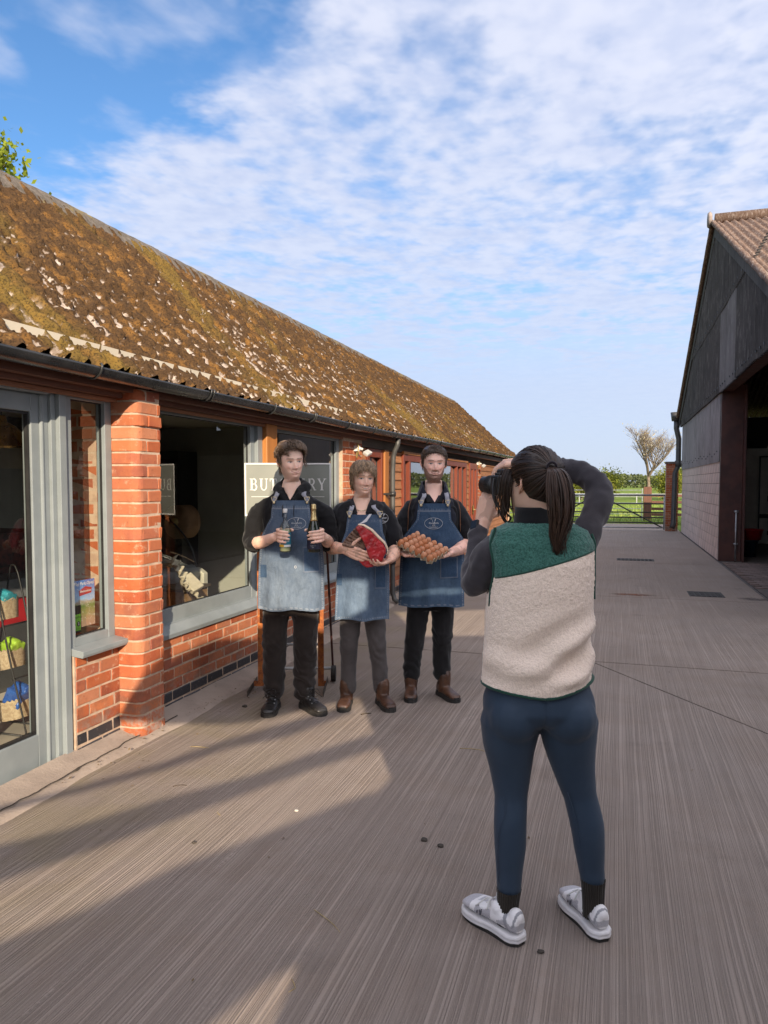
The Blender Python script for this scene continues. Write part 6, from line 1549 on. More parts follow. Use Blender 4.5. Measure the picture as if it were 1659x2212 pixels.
# ================================================================== MAN WITH THE RIB OF BEEF
def man_beef():
    P = Person((-1.66, 4.86), 'man in black open-collared shirt and denim apron cradling a rib of beef')
    par = dict(skin=SK2, smile=1.3, blush=.5, beard=.12, beardcol=(.18, .09, .05), eye=.0044, teeth=True, wide=1.03, iris=(.04, .035, .03))
    HM = head_frame((-.030, .0, 1.474), .26, R(2), R(2), .975)
    cx = -.032
    def hands_fn(m):
        hand(m, (-.128, -.302, 1.122), (.92, -.16, -.36), (.25, 1, .1), 1, [(.08, .12, .12), (.10, .14, .14), (.12, .16, .15), (.16, .2, .2)], (.35, .85, .1), 1.05, spread=.10, tcurl=(.15, .15))
        hand(m, (.158, -.235, 1.045), (-.62, -.62, -.22), (-.25, .05, 1), 1, (.35, .55, .45), (.3, .75, .35), 1.02)
    body_of(P, [(.75, cx, 0, .14, .10), (1.1, cx, 0, .15, .105), (1.25, cx, 0, .170, .122), (1.33, cx, .0, .16, .112), (1.39, cx, .008, .09, .082), (1.43, cx, .01, .062, .066), (1.50, -.03, .01, .056, .058)],
            [([(-.165, .005, 1.33), (-.230, .0, 1.22), (-.246, -.01, 1.115), (-.20, -.16, 1.118), (-.132, -.294, 1.123)], [.035, .042, .048, .043, .030]),
             ([(.105, .005, 1.33), (.168, .0, 1.22), (.192, -.01, 1.115), (.188, -.12, 1.075), (.160, -.228, 1.048)], [.035, .042, .048, .043, .030])],
            hands_fn, par, HM, SK2, [([(-.105, 0, .80), (-.12, 0, .42), (-.131, .02, .12)], [.06, .045, .035]), ([(.05, 0, .80), (.075, 0, .42), (.10, .02, .12)], [.06, .045, .035])])
    sh = shirt(P, [(.70, cx, 0, .16, .115), (.95, cx, 0, .163, .12), (1.10, cx, 0, .172, .128), (1.24, cx, 0, .184, .134), (1.34, cx, 0, .186, .126), (1.405, cx, .006, .165, .104), (1.438, cx, .010, .11, .088)],
               [([(-.165, .005, 1.368), (-.213, .005, 1.305), (-.240, .0, 1.21), (-.252, -.015, 1.14)], [.060, .064, .068, .070]), ([(.100, .005, 1.368), (.150, .005, 1.305), (.178, .0, 1.21), (.196, -.012, 1.14)], [.060, .064, .068, .070])], M_NAVYBLACK, 15, 'shirt',
               vee=(cx, 1.295, .60), cut=lambda c: c.y < .0 and abs(c.x - cx) < (c.z - 1.295) * .60 and c.y > -.20)
    # open collar flaps
    m = MB()
    for s in (-1, 1):
        a = [(cx + s * .060, .055, 1.458), (cx + s * .066, -.005, 1.452), (cx + s * .048, -.072, 1.415), (cx + s * .030, -.110, 1.355), (cx + s * .085, -.120, 1.358), (cx + s * .110, -.070, 1.398), (cx + s * .098, .0, 1.418), (cx + s * .085, .06, 1.425)]
        vs = [Vector(p) for p in a] + [Vector(p) + Vector((-s * .004, .006, -.006)) for p in a]; q = [(0, 1, 6, 7), (1, 2, 5, 6), (2, 3, 4, 5)]
        m.add(vs, q + [tuple(i + 8 for i in f[::-1]) for f in q] + [(i, (i + 1) % 8, (i + 1) % 8 + 8, i + 8) for i in range(8)])
    m.tube([(cx - .058, .055, 1.450), (cx, .085, 1.460), (cx + .058, .055, 1.450)], [.014, .018, .014], 8)
    P.mb('collar', m, M_NAVYBLACK, sh)
    m = MB(); m.box(cx - .022, cx + .022, -.137, -.128, 1.300, 1.338); P.mb('undershirt', m, M_WHITEP, sh)
    m = MB(); m.smooth = True; m.tube([(cx + .056 * math.sin(a), .004 - .086 * math.cos(a) - (.022 if math.cos(a) > 0 else 0) * math.cos(a), 1.405 - .038 * max(0, math.cos(a))) for a in np.linspace(-1.7, 1.7, 26)], .0022, 6); P.mb('necklace', m, pm('fine_gold', (.75, .58, .36), None, 30, .3, metal=.7), P.root)
    A = Apron(P, 1.342, .626, .228, .362, (-.010, -.030), (.142, .150, .156, .160, .164), M_DENIM[1], 4)
    A.strap(-.112, (-.098, -.112, 1.385)); A.strap(.094, (.052, -.108, 1.388))
    A.patch('pocket', .055, .140, .84, 1.0, M_DENIM[2], fadev=.2); A.patch('darn', -.200, -.165, .86, .94, M_DENIM[2], off=.003, fadev=.1, nst=False)
    # badge on the shirt breast
    badge(lambda x, z: -.134 * math.sqrt(max(.05, 1 - ((x - cx) / .192) ** 2)) - .006, P, .108, 1.315, .042, .034, sh)
    trousers(P, [(.60, cx, .0, .15, .09), (.72, cx, 0, .158, .105), (.90, cx, 0, .155, .108)],
             [([(-.108, 0, .68), (-.122, -.012, .45), (-.128, .004, .28), (-.131, .012, .115)], [.080, .066, .058, .055]), ([(.052, 0, .68), (.070, -.016, .45), (.088, .0, .28), (.098, .010, .115)], [.080, .066, .058, .055])], M_TROUSER_G, 21, .006)
    boot(P, (-.134, .085, 0), -.10, M_BOOT_BR, .155, .272, .046, chelsea=True); boot(P, (.085, .070, 0), .33, M_BOOT_BR, .155, .272, .046, chelsea=True)
    hair = hair_locks(dict(col=(.28, .18, .10), line=[.190, .176, .150, .118, .100, .125, .050, .020], thick=[.004, .006, .010, .016, .019], hug=1.06, n=1900, len=lambda a, z: .085 if abs(a) < 1.3 else .062, tuft=.002, w=1.1,
                           flow=lambda a, z, rg: (-.35 + rg.normal(0, .16) + (.5 if a > .2 else -.1), -.8, -.1) if (abs(a) < 1.2 and z > .14) else ((math.sin(a) * .15, -.2, -1) if abs(a) < 2.0 else (math.sin(a) * .1, .12, -1))), par, 6)
    hair.transform(HM); P.put('hair', hair, M_HAIR)
    return P
def beef(P):
    M = P.M; L0 = M @ Vector((0, -.3, 1.03)); r = empty('beef_joint', L0, 'raw rib of beef with fat cap and bare bones held in the middle man\'s arms', 'meat')
    X = lambda a: .093 + (a - 1100) * .000349; Z = lambda b: 1.159 - (b - 800) * .000349
    def T(me, name, mat, par, sm=True):
        me.transform(M); o = link(name, me, mat, par)
        if sm: me.shade_smooth()
        return o
    MX = Matrix(((1, 0, 0, 0), (0, 0, 1, 0), (0, 1, 0, 0), (0, 0, 0, 1)))
    face = [(700, 455), (850, 510), (960, 600), (1060, 700), (1160, 800), (1215, 900), (1215, 970), (1180, 1040), (1150, 1100), (1050, 1130), (960, 1130), (890, 1020), (850, 900), (805, 770), (745, 660), (700, 580), (655, 505)]
    m = MB(); m.prism([(X(a), Z(b)) for a, b in face], -.345, -.235, MX); low = [(700, 1120), (790, 1215), (860, 1250), (960, 1240), (1100, 1175), (1170, 1080), (1000, 1060), (850, 1110)]
    m.prism([(X(a), Z(b)) for a, b in low], -.315, -.225, MX); me = organic(m, .0042, 5)
    wrinkle(me, lambda v, n: .0035 * (fbm(v[:, 0] * 40, v[:, 1] * 40, v[:, 2] * 40, 3, 7) - .5) * 2)
    t = NT('raw_beef'); v = t.coords('Object')
    c = t.mix(t.step(t.noise(v, 16, 4, .6), .35, .7), (.48, .022, .028), (.28, .012, .016))
    vo = t.n('ShaderNodeTexVoronoi', feature='DISTANCE_TO_EDGE'); vo.inputs['Scale'].default_value = 17; t.l(v, vo.inputs['Vector'])
    vein = t.math('MULTIPLY', t.step(vo.outputs['Distance'], .035, .008), t.step(t.noise(v, 22, 4, .7), .50, .66)); c = t.mix(t.math('MULTIPLY', vein, .6), c, (.55, .20, .16)); c = t.mix(t.step(t.noise(v, 110, 3, .7), .66, .74, 0, .6), c, (.55, .25, .20))
    t.bsdf(c, .28, t.bump(t.noise(v, 120, 4, .6), .3, .003), spec=.5); mo = T(me, 'meat', t.m, r)
    fat = [(690, 440), (800, 455), (960, 555), (1075, 680), (1190, 785), (1245, 895), (1250, 975), (1215, 1010)]
    m = MB(); m.tube([(X(a), -.29, Z(b)) for a, b in fat], [.004, .006, .008, .008, .007, .006, .005, .003], 10)
    for dy in (-.335, -.315, -.265, -.245): m.tube([(X(a), dy, Z(b)) for a, b in fat], [.004, .006, .008, .008, .007, .006, .005, .003], 10)
    me = organic(m, .004, 4); T(me, 'fat_cap', pm('beef_fat', (.72, .58, .42), (.62, .46, .32), 30, .5, .3, 70), r)
    # chine and ribs fanned to the left
    t = pm('rib_bone', (.21, .115, .072), (.075, .036, .024), 60, .6, .5, 90)
    ends = [((660, 480), (860, 770)), ((610, 535), (850, 800)), ((560, 590), (840, 835)), ((510, 645), (825, 870)), ((465, 700), (810, 905)), ((425, 755), (790, 935)), ((400, 800), (765, 955))]
    for i, (a, b) in enumerate(ends):
        m = MB(); mid = ((a[0] + b[0]) / 2 + 14, (a[1] + b[1]) / 2 - 12); y = -.305 - .006 * i
        for dy in (0, .03, .06): m.tube([(X(q[0]), y + dy + .025, Z(q[1])) for q in (a, mid, b)], [.012, .0145, .0145], 8)
        me = organic(m, .0045, 2); T(me, 'rib', t, r)
    a = [(700, 438), (745, 432), (850, 395), (920, 300), (950, 245), (900, 250), (840, 330), (770, 395)]
    m = MB(); m.prism([(X(p), Z(q)) for p, q in a], -.275, -.2735, MX); T(m.mesh('tag'), 'tag', pm('paper_tag', (.75, .75, .78), None, 4, .7), r, False)
P2 = man_beef(); beef(P2)

# ================================================================== BEARDED MAN WITH THE EGG TRAY
def man_eggs():
    P = Person((-1.24, 5.22), 'bearded man in navy gilet and denim apron holding a tray of eggs')
    par = dict(skin=SK3, smile=1.0, blush=.75, beard=.92, beardcol=(.085, .044, .024), eye=.0042, wide=1.06, jaww=.004, iris=(.03, .035, .04), brow=(.05, .03, .02))
    cx = -.030; HM = head_frame((cx, .0, 1.577), .04, R(2), R(1), 1.015)
    def hands_fn(m):
        hand(m, (.075, -.235, 1.072), (-.72, -.48, -.22), (-.30, -.05, 1), 1, (.22, .22, .18), (.55, .55, .62), 1.05, tcurl=(.25, .2))
        hand(m, (-.268, -.235, 1.080), (.50, -.70, -.20), (.05, 0, 1), -1, (.20, .25, .2), (.5, .6, .3), 1.0)
    body_of(P, [(.8, cx, 0, .14, .10), (1.1, cx, 0, .155, .105), (1.30, cx, 0, .178, .128), (1.40, cx, 0, .165, .118), (1.455, cx, .008, .095, .086), (1.50, cx, .01, .064, .068), (1.58, cx, .01, .062, .062)],
            [([(-.17, .005, 1.37), (-.236, .0, 1.27), (-.252, .0, 1.135), (-.266, -.12, 1.095), (-.269, -.228, 1.080)], [.035, .042, .049, .045, .030]),
             ([(.11, .005, 1.37), (.180, .0, 1.27), (.205, .0, 1.135), (.155, -.13, 1.095), (.080, -.228, 1.073)], [.035, .042, .049, .046, .030])],
            hands_fn, par, HM, SK3, [([(-.12, 0, .80), (-.16, 0, .42), (-.183, .02, .12)], [.06, .045, .035]), ([(.05, 0, .80), (.035, 0, .42), (.037, .02, .12)], [.06, .045, .035])])
    cutv = lambda c: c.y < .0 and abs(c.x - cx) < (c.z - 1.42) * .62 and c.y > -.2
    sh = shirt(P, [(.75, cx, 0, .165, .115), (1.0, cx, 0, .168, .12), (1.28, cx, 0, .188, .130), (1.37, cx, 0, .186, .122), (1.43, cx, .006, .145, .10), (1.47, cx, .010, .085, .082)],
               [([(-.165, .005, 1.385), (-.212, .005, 1.34), (-.244, .0, 1.27), (-.258, -.008, 1.20)], [.060, .064, .068, .070]), ([(.105, .005, 1.385), (.152, .005, 1.34), (.188, .0, 1.27), (.208, -.008, 1.20)], [.060, .064, .068, .070])], M_NAVYBLACK, 25, 'polo_shirt', cut=cutv, vee=(cx, 1.42, .62))
    gi = shirt(P, [(.85, cx, 0, .172, .122), (1.0, cx, 0, .175, .127), (1.28, cx, 0, .186, .142), (1.37, cx, 0, .176, .136), (1.425, cx, .004, .150, .114), (1.468, cx, .010, .098, .094)], [], M_NAVY, 27, 'gilet', amp=.004, vee=(cx, 1.42, .62), cut=lambda c: cutv(c) or (abs(c.x - cx) > .176 and c.z > 1.16))
    m = MB()
    for s in (-1, 1):       # standing collar, open at the throat
        a = [(cx + s * .030, .098, 1.572), (cx + s * .078, .055, 1.572), (cx + s * .090, -.005, 1.560), (cx + s * .082, -.065, 1.532), (cx + s * .060, -.110, 1.452), (cx + s * .074, -.120, 1.440), (cx + s * .118, -.075, 1.455), (cx + s * .122, .0, 1.465), (cx + s * .10, .075, 1.47), (cx + s * .030, .112, 1.480)]
        vs = [Vector(p) for p in a] + [Vector(p) + Vector((-s * .009, .004, 0)) for p in a]; q = [(0, 1, 8, 9), (1, 2, 7, 8), (2, 3, 6, 7), (3, 4, 5, 6)]
        m.add(vs, q + [tuple(i + 10 for i in f[::-1]) for f in q] + [(i, (i + 1) % 10, (i + 1) % 10 + 10, i + 10) for i in range(10)])
    P.mb('gilet_collar', m, M_NAVY, gi)
    m = MB()
    for s in (-1, 1):
        a = [(cx + s * .062, .04, 1.515), (cx + s * .064, -.03, 1.505), (cx + s * .044, -.085, 1.470), (cx + s * .016, -.118, 1.425), (cx + s * .055, -.125, 1.420), (cx + s * .075, -.085, 1.455)]
        vs = [Vector(p) for p in a] + [Vector(p) + Vector((-s * .003, .006, -.004)) for p in a]
        m.add(vs, [(0, 1, 5), (1, 2, 5), (2, 3, 4, 5), (11, 7, 6), (11, 8, 7), (11, 10, 9, 8)] + [(i, (i + 1) % 6, (i + 1) % 6 + 6, i + 6) for i in range(6)])
    P.mb('shirt_collar', m, M_NAVYBLACK, sh)
    m = MB(); m.smooth = True
    for s in (-1, 1): m.tube(smoothpath([(cx + s * .148, .0, 1.452), (cx + s * .168, -.060, 1.425), (cx + s * .184, -.082, 1.36), (cx + s * .186, -.080, 1.28), (cx + s * .190, -.06, 1.19)], 5), .0028, 6)
    m.tube([(cx + .062, -.128, 1.437), (cx + .052, -.146, 1.40)], .002, 6); P.mb('piping', m, pm('tan_piping', (.20, .085, .04), None, 30, .7), gi)
    A = Apron(P, 1.412, .680, .222, .462, (-.034, -.050), (.155, .162, .166, .170, .174), M_DENIM[2], 7)
    A.strap(-.128, (-.105, -.128, 1.462)); A.strap(.060, (.055, -.120, 1.468))
    A.patch('pocket', .005, .135, .885, 1.035, M_DENIM[2], fadev=.05); A.patch('darn', -.255, -.215, .93, 1.02, M_DENIM[2], off=.003, fadev=.0, nst=False)
    badge(lambda x, z: float(A.ysf(x, z)), P, -.040, 1.272, .063, .039, A.o)
    trousers(P, [(.64, cx - .02, .0, .165, .10), (.78, cx - .01, 0, .172, .112), (.95, cx, 0, .162, .112)],
             [([(-.130, 0, .72), (-.160, -.012, .47), (-.178, .004, .30), (-.186, .010, .155)], [.086, .074, .066, .064]), ([(.040, 0, .72), (.036, -.015, .47), (.036, .002, .30), (.036, .010, .165)], [.086, .074, .066, .064])], M_TROUSER_K, 31, .007)
    boot(P, (-.186, .085, 0), -.05, M_BOOT_BR, .16, .272, .047, chelsea=True); boot(P, (.018, .065, 0), .42, M_BOOT_BR, .16, .272, .047, chelsea=True)
    hair = hair_locks(dict(col=(.085, .053, .034), line=[.188, .182, .165, .120, .100, .135, .065, .050], thick=[.002, .003, .007, .013, .017], n=2000, len=lambda a, z: .036, tuft=.003, w=.9,
                           flow=lambda a, z, rg: (.15 + rg.normal(0, .2), -.9, .05) if (abs(a) < 1.2 and z > .15) else (math.sin(a) * .1, -.1, -1)), par, 9)
    hair.transform(HM); P.put('hair', hair, M_HAIR)
    return P
def eggs(P):
    M = P.M; a = Vector((.225, -.14, -.112)); b = Vector((.135, .21, .066)); a = a.normalized() * .292; b = b.normalized() * .245; b = (b - a.normalized() * b.dot(a.normalized())).normalized() * .245
    n = a.cross(b).normalized(); n = n if n.z > 0 else -n
    C = Vector((-.120, -.300, 1.118)); O = C - a / 2 - b / 2
    # moulded pulp tray: rim, cups and posts as one height field with a thickness
    nu, nv = 97, 81; U, V = np.meshgrid(np.linspace(0, 1, nu), np.linspace(0, 1, nv), indexing='ij')
    h = -.020 + .020 * np.cos(2 * np.pi * U * 6) * np.cos(2 * np.pi * V * 5) * 0
    cu = np.cos(2 * np.pi * U * 6); cv = np.cos(2 * np.pi * V * 5); h = -.016 + .011 * (cu + cv) + .008 * cu * cv
    h = h + .0015 * (fbm(U * 60, V * 50, oct=3, seed=5) - .5)
    base = np.array(O)[None, None] + U[..., None] * np.array(a) + V[..., None] * np.array(b); top = base + np.array(n) * h[..., None]; bot = top - np.array(n) * .004
    me = grid_mesh('egg_tray', np.concatenate([top, bot[:, ::-1]], 1), closed_v=True)
    me.transform(M); me.shade_smooth(); tag(link('egg_tray', me, pm('paper_pulp', (.56, .49, .37), (.47, .41, .30), 40, .95, .5, 160)), 'grey pulp tray of eggs held up by the bearded man', 'egg tray')
    rows = ['front', 'second', 'middle', 'fourth', 'back']; cols = ['leftmost', 'second from left', 'third from left', 'third from right', 'second from right', 'rightmost']
    bm = bmesh.new(); bmesh.ops.create_uvsphere(bm, u_segments=20, v_segments=14, radius=1)
    for q in bm.verts: z = q.co.z; q.co.x *= .0215 * (1 - .10 * z); q.co.y *= .0215 * (1 - .10 * z); q.co.z = z * .0285
    em = bpy.data.meshes.new('egg'); bm.to_mesh(em); bm.free(); em.shade_smooth()
    t = NT('eggshell'); g = t.noise(t.coords('Object'), 260, 3, .6); c = t.ramp(t.rnd(), [(0, (.52, .215, .095)), (.3, (.47, .17, .065)), (.6, (.60, .29, .16)), (.8, (.43, .145, .055)), (1, (.64, .34, .20))]); c = t.mix(t.step(g, .55, .75, 0, .25), c, (.36, .12, .05)); t.bsdf(c, .45, t.bump(g, .1, .001)); em.materials.append(t.m)
    rot = (M.to_3x3() @ Matrix((a.normalized(), b.normalized(), n)).transposed()).to_euler()
    for j in range(5):
        for i in range(6):
            p = O + a * ((i + .5) / 6) + b * ((j + .5) / 5) + n * (.004 + random.uniform(-.0015, .002)); o = bpy.data.objects.new('egg', em); COL.objects.link(o); o.location = M @ p
            o.rotation_euler = rot; s = random.uniform(.96, 1.05); o.scale = (s, s, s * random.uniform(.97, 1.04))
            tag(o, f'brown egg, {cols[i]} in the {rows[j]} row of the pulp tray', 'egg', 'brown eggs in the held tray')
P3 = man_eggs(); eggs(P3)

# ================================================================== SHOP SIGN ON ITS STEEL STAND
def sign():
    cx, cy = -2.335, 5.035; M = Matrix.Translation((cx, cy, 0)) @ Matrix.Rotation(YAW, 4, 'Z')
    r = empty('shop_sign', (cx, cy, 0), 'grey-green shop sign with white serif lettering on a rusty steel stand', 'sign')
    def T(m, name, mat, par=r, bev=0):
        me = m.mesh(name) if isinstance(m, MB) else m
        me.transform(M); o = link(name, me, mat, par)
        if bev: b = o.modifiers.new('b', 'BEVEL'); b.width = bev; b.segments = 2
        return o
    mg = pm('sign_green', (.215, .225, .195), (.20, .21, .182), 3, .35, .02, 50)
    bo = T(MB().box(-.318, .318, -.012, .012, 1.312, 1.702), 'board', mg, r, .004)
    f = MB(); z0, z1, w = 1.312, 1.702, .010
    f.box(-.319, .319, -.0165, -.0125, z0 - .001, z0 + w); f.box(-.319, .319, -.0165, -.0125, z1 - w, z1 + .001); f.box(-.319, -.319 + w, -.0165, -.0125, z0 + w, z1 - w); f.box(.319 - w, .319, -.0165, -.0125, z0 + w, z1 - w)
    T(f, 'border', M_WHITEP, bo)
    # serif capitals drawn as flat strokes
    H, S, TN, D = .086, .0125, .006, -.0146
    def letter(ch, x):
        m = MB()
        def st(pts, w):
            for p, q in zip(pts[:-1], pts[1:]):
                d = Vector((q[0] - p[0], q[1] - p[1])); d.normalize(); n = Vector((-d.y, d.x)) * w / 2; e = d * .0008
                v = [(p[0] - e.x + n.x, p[1] - e.y + n.y), (p[0] - e.x - n.x, p[1] - e.y - n.y), (q[0] + e.x - n.x, q[1] + e.y - n.y), (q[0] + e.x + n.x, q[1] + e.y + n.y)]
                m.add([(x + a, D, 1.502 + b) for a, b in v], [(0, 1, 2, 3)])
        def se(a, b, w=.026): st([(a - w / 2, b), (a + w / 2, b)], .0045)
        def arc(cx_, cy_, rx, ry, a0, a1, w, n=14): st([(cx_ + rx * math.cos(t), cy_ + ry * math.sin(t)) for t in np.linspace(a0, a1, n)], w)
        h = H; pi = math.pi
        if ch == 'B': st([(.008, 0), (.008, h)], S); se(.006, .002, .022); se(.006, h - .002, .022); st([(.0, h - .003), (.022, h - .003)], .006); st([(.0, .003), (.024, .003)], .006); st([(.008, h * .53), (.024, h * .53)], .005); arc(.022, h * .755, .017, h * .225, -pi / 2, pi / 2, .010); arc(.024, h * .27, .020, h * .26, -pi / 2, pi / 2, .011)
        if ch == 'U': st([(.008, h), (.008, h * .32)], S); st([(.046, h), (.046, h * .32)], TN); se(.008, h - .002); se(.046, h - .002, .022); arc(.027, h * .34, .019, h * .33, pi, 2 * pi, .008)
        if ch == 'T': st([(.025, 0), (.025, h)], S); se(.025, .002); st([(.0, h - .003), (.05, h - .003)], .006); st([(.002, h), (.002, h - .02)], .004); st([(.048, h), (.048, h - .02)], .004)
        if ch == 'C': arc(.030, h / 2, .026, h * .48, .8, 2 * pi - .8, .010, 22); st([(.049, h * .97), (.049, h * .72)], .005)
        if ch == 'H': st([(.008, 0), (.008, h)], S); st([(.048, 0), (.048, h)], S); st([(.008, h * .53), (.048, h * .53)], TN); [se(a, b) for a in (.008, .048) for b in (.002, h - .002)]
        if ch == 'E': st([(.008, 0), (.008, h)], S); st([(.0, h - .003), (.040, h - .003)], .006); st([(.0, .003), (.042, .003)], .006); st([(.008, h * .53), (.030, h * .53)], .005); st([(.040, h), (.040, h - .02)], .004); st([(.042, 0), (.042, .02)], .004); st([(.030, h * .62), (.030, h * .44)], .004)
        if ch == 'R': st([(.008, 0), (.008, h)], S); se(.008, .002); st([(.0, h - .003), (.024, h - .003)], .006); st([(.008, h * .48), (.024, h * .48)], .005); arc(.023, h * .73, .018, h * .25, -pi / 2, pi / 2, .010); st([(.026, h * .46), (.048, .0)], .011); se(.048, .002, .018)
        if ch == 'Y': st([(.003, h), (.027, h * .45)], .0115); st([(.050, h), (.027, h * .45)], TN); st([(.027, 0), (.027, h * .47)], S); se(.004, h - .002, .022); se(.050, h - .002, .020); se(.027, .002)
        T(m, 'letter', M_WHITEP, bo)
    for i, ch in enumerate('BUTCHERY'): letter(ch, -.276 + i * .0715)
    T(MB().box(-.27, .27, -.0150, -.0128, 1.452, 1.456), 'rule_line', M_WHITEP, bo)
    # rusty uprights, feet and back stay
    t = NT('rusty_steel'); v = t.coords('Object'); n1 = t.noise(v, 22, 5, .7)
    c = t.mix(t.step(n1, .35, .65), (.42, .13, .025), (.20, .055, .018)); c = t.mix(t.step(t.noise(v, 70, 4, .7), .58, .68), c, (.035, .02, .015)); t.bsdf(c, .8, t.bump(n1, .5, .004)); ru = t.m
    for x in (-.213, .238):
        T(MB().box(x - .022, x + .022, -.006, .0, .03, 1.34).box(x - .022, x - .017, .0, .045, .03, 1.34), 'upright', ru)
        T(MB().box(x - (.07 if x < 0 else -.03), x - (.066 if x < 0 else -.034), -.20, .22, .004, .045), 'foot', pm('dirty_angle_iron', (.075, .062, .045), (.05, .04, .03), 20, .8, .4, 60))
        T(MB().box(x - .06 if x < 0 else x - .02, x + .02 if x < 0 else x + .035, .03, .036, .02, .06), 'foot_bracket', ru)
    m = MB(); m.tube([(.275, .04, 1.25), (.31, .28, .06)], .009, 8); m.tube([(-.20, .04, 1.25), (-.24, .28, .06)], .009, 8); T(m, 'back_stay', M_STEEL_RED)
    m = MB(); m.tube([(-.26, .26, .10), (.32, .26, .10)], .012, 8); m.tube([(-.22, .03, .34), (.24, .03, .34)], .010, 8); T(m, 'cross_bar', M_GALV)
    m = MB(); m.lathe([(.03, -.016), (.06, -.018), (.062, 0), (.06, .018), (.03, .016)], 20, Matrix.Translation((.315, .25, .064)) @ Matrix.Rotation(R(90), 4, 'Y')); T(m, 'wheel', M_SOLE)
sign()
# ================================================================== WOMAN PHOTOGRAPHER
def photographer():
    P = Person((-.265, 2.56), 'woman seen from behind in cream and green fleece gilet taking a photograph')
    SKW = (.74, .48, .36); par = dict(skin=SKW, wide=.95, blush=.3)
    TH = math.pi + .56; HM = head_frame((.0, .040, 1.437), TH, R(-4), 0, .975)
    dv = Vector((-.60, .80, 0)); rv = Vector((.80, .60, 0))
    def hands_fn(m):
        hand(m, (-.146, .252, 1.410), (.24, .06, .97), (.55, .80, .05), -1, [(.25, .35, .25), (.22, .35, .3), (.2, .35, .3), (.2, .3, .3)], (.55, .75, .3), .93, spread=.08)
        hand(m, (.015, .250, 1.630), (-.96, .08, -.06), (-.12, .25, -.95), 1, [(.35, .75, .45), (.45, .7, .5), (.5, .7, .5), (.5, .7, .5)], (.6, .5, .5), .92)
    body_of(P, [(.8, .015, .01, .14, .10), (1.0, .012, 0, .145, .10), (1.25, .02, 0, .145, .105), (1.35, .02, .01, .12, .085), (1.41, .01, .025, .065, .065), (1.48, .005, .035, .052, .055)],
            [([(-.13, .01, 1.34), (-.185, .04, 1.26), (-.200, .085, 1.19), (-.180, .18, 1.285), (-.150, .247, 1.402)], [.034, .034, .034, .033, .025]),
             ([(.165, .02, 1.36), (.225, .06, 1.46), (.250, .11, 1.540), (.15, .18, 1.595), (.022, .248, 1.629)], [.034, .033, .033, .031, .025])],
            hands_fn, par, HM, SKW, [([(-.085, 0, .75), (-.078, -.01, .47), (-.088, -.03, .13)], [.065, .04, .03]), ([(.115, 0, .75), (.16, -.005, .47), (.205, -.01, .14)], [.065, .04, .03])])
    # charcoal sweatshirt sleeves
    m = MB()
    limb(m, [(-.105, .005, 1.345), (-.165, .025, 1.285), (-.196, .060, 1.205), (-.196, .130, 1.235), (-.176, .195, 1.315), (-.163, .232, 1.362)], [.052, .053, .052, .046, .040, .036], 18, 6)
    limb(m, [(.145, .010, 1.335), (.198, .035, 1.420), (.240, .085, 1.520), (.205, .145, 1.580), (.115, .195, 1.605), (.060, .232, 1.618)], [.053, .046, .043, .040, .037, .035], 18, 6)
    loft(m, [(1.18, .02, .01, .14, .10), (1.34, .02, .01, .135, .085), (1.40, .015, .02, .08, .07)])
    me = organic(m, .006, 4)
    def sl(v, n):
        x, y, z = v.T
        return folds(v, 6, .009, tilt=1.0) + .003 * (fbm(x * 40, y * 40, z * 40, 2, 4) - .5)
    wrinkle(me, sl); P.put('sweatshirt', me, cloth('charcoal_sweat', (.042, .038, .044), (.056, .050, .057), sheen=.25))
    # gilet
    m = MB()
    loft(m, [(.845, .010, .0, .192, .140), (.90, .010, 0, .190, .140), (1.0, .012, 0, .185, .134), (1.10, .013, -.002, .184, .130), (1.20, .018, -.004, .180, .128), (1.28, .020, -.004, .182, .122), (1.35, .018, .0, .182, .108), (1.392, .016, .008, .166, .092), (1.425, .010, .018, .092, .078)], 40)
    me = organic(m, .0048, 4)
    hem = lambda x: .848 + .0 * x + .045 * np.clip((x - .02) / .18, 0, 1) ** 1.4 + .020 * np.clip((-.0 - x) / .18, 0, 1)
    def fl(v, n):
        x, y, z = v.T; back = sstep(.02, -.04, y)
        q = (z - 1.0) - .55 * (x - .02)
        d1 = np.sin(q * 46 + 1.3 + 2.2 * fbm(x * 4, z * 4, x * 0, 2, 3)) * sstep(1.16, 1.02, z) * sstep(-.14, .08, x) * .016
        d2 = np.sin((z + .35 * x) * 34 + 2) * sstep(1.05, .95, z) * .010 * back
        pile = (fbm(x * 150, y * 150, z * 150, 2, 17) - .5) * .0050
        return (d1 * back + d2) * sstep(.86, .93, z) + pile
    wrinkle(me, fl)
    zl = lambda x: 1.236 + (x + .145) * .275
    bm = bmesh.new(); bm.from_mesh(me)
    bmesh.ops.delete(bm, geom=[f for f in bm.faces if (lambda c: c.z < float(hem(c.x)) or ((c.x + .222) / .072) ** 2 + ((c.z - 1.262) / .148) ** 2 < 1 or ((c.x - .262) / .072) ** 2 + ((c.z - 1.285) / .150) ** 2 < 1 or c.z > 1.418)(f.calc_center_median())], context='FACES')
    me2 = bpy.data.meshes.new('yoke'); b2 = bm.copy()
    bmesh.ops.delete(b2, geom=[f for f in b2.faces if f.calc_center_median().z < zl(f.calc_center_median().x)], context='FACES'); b2.to_mesh(me2); b2.free()
    bmesh.ops.delete(bm, geom=[f for f in bm.faces if f.calc_center_median().z >= zl(f.calc_center_median().x)], context='FACES'); bm.to_mesh(me); bm.free()
    def sherpa(name, c1, c2):
        t = NT(name); v = t.coords('Object'); n1 = t.noise(v, 170, 3, .6); n2 = t.noise(v, 380, 2, .6)
        c = t.mix(t.step(n1, .3, .62), c2, c1); t.bsdf(c, .95, t.bump(t.math('ADD', n1, t.math('MULTIPLY', n2, .4)), .7, .006), spec=.1, **{'Sheen Weight': .3}); return t.m
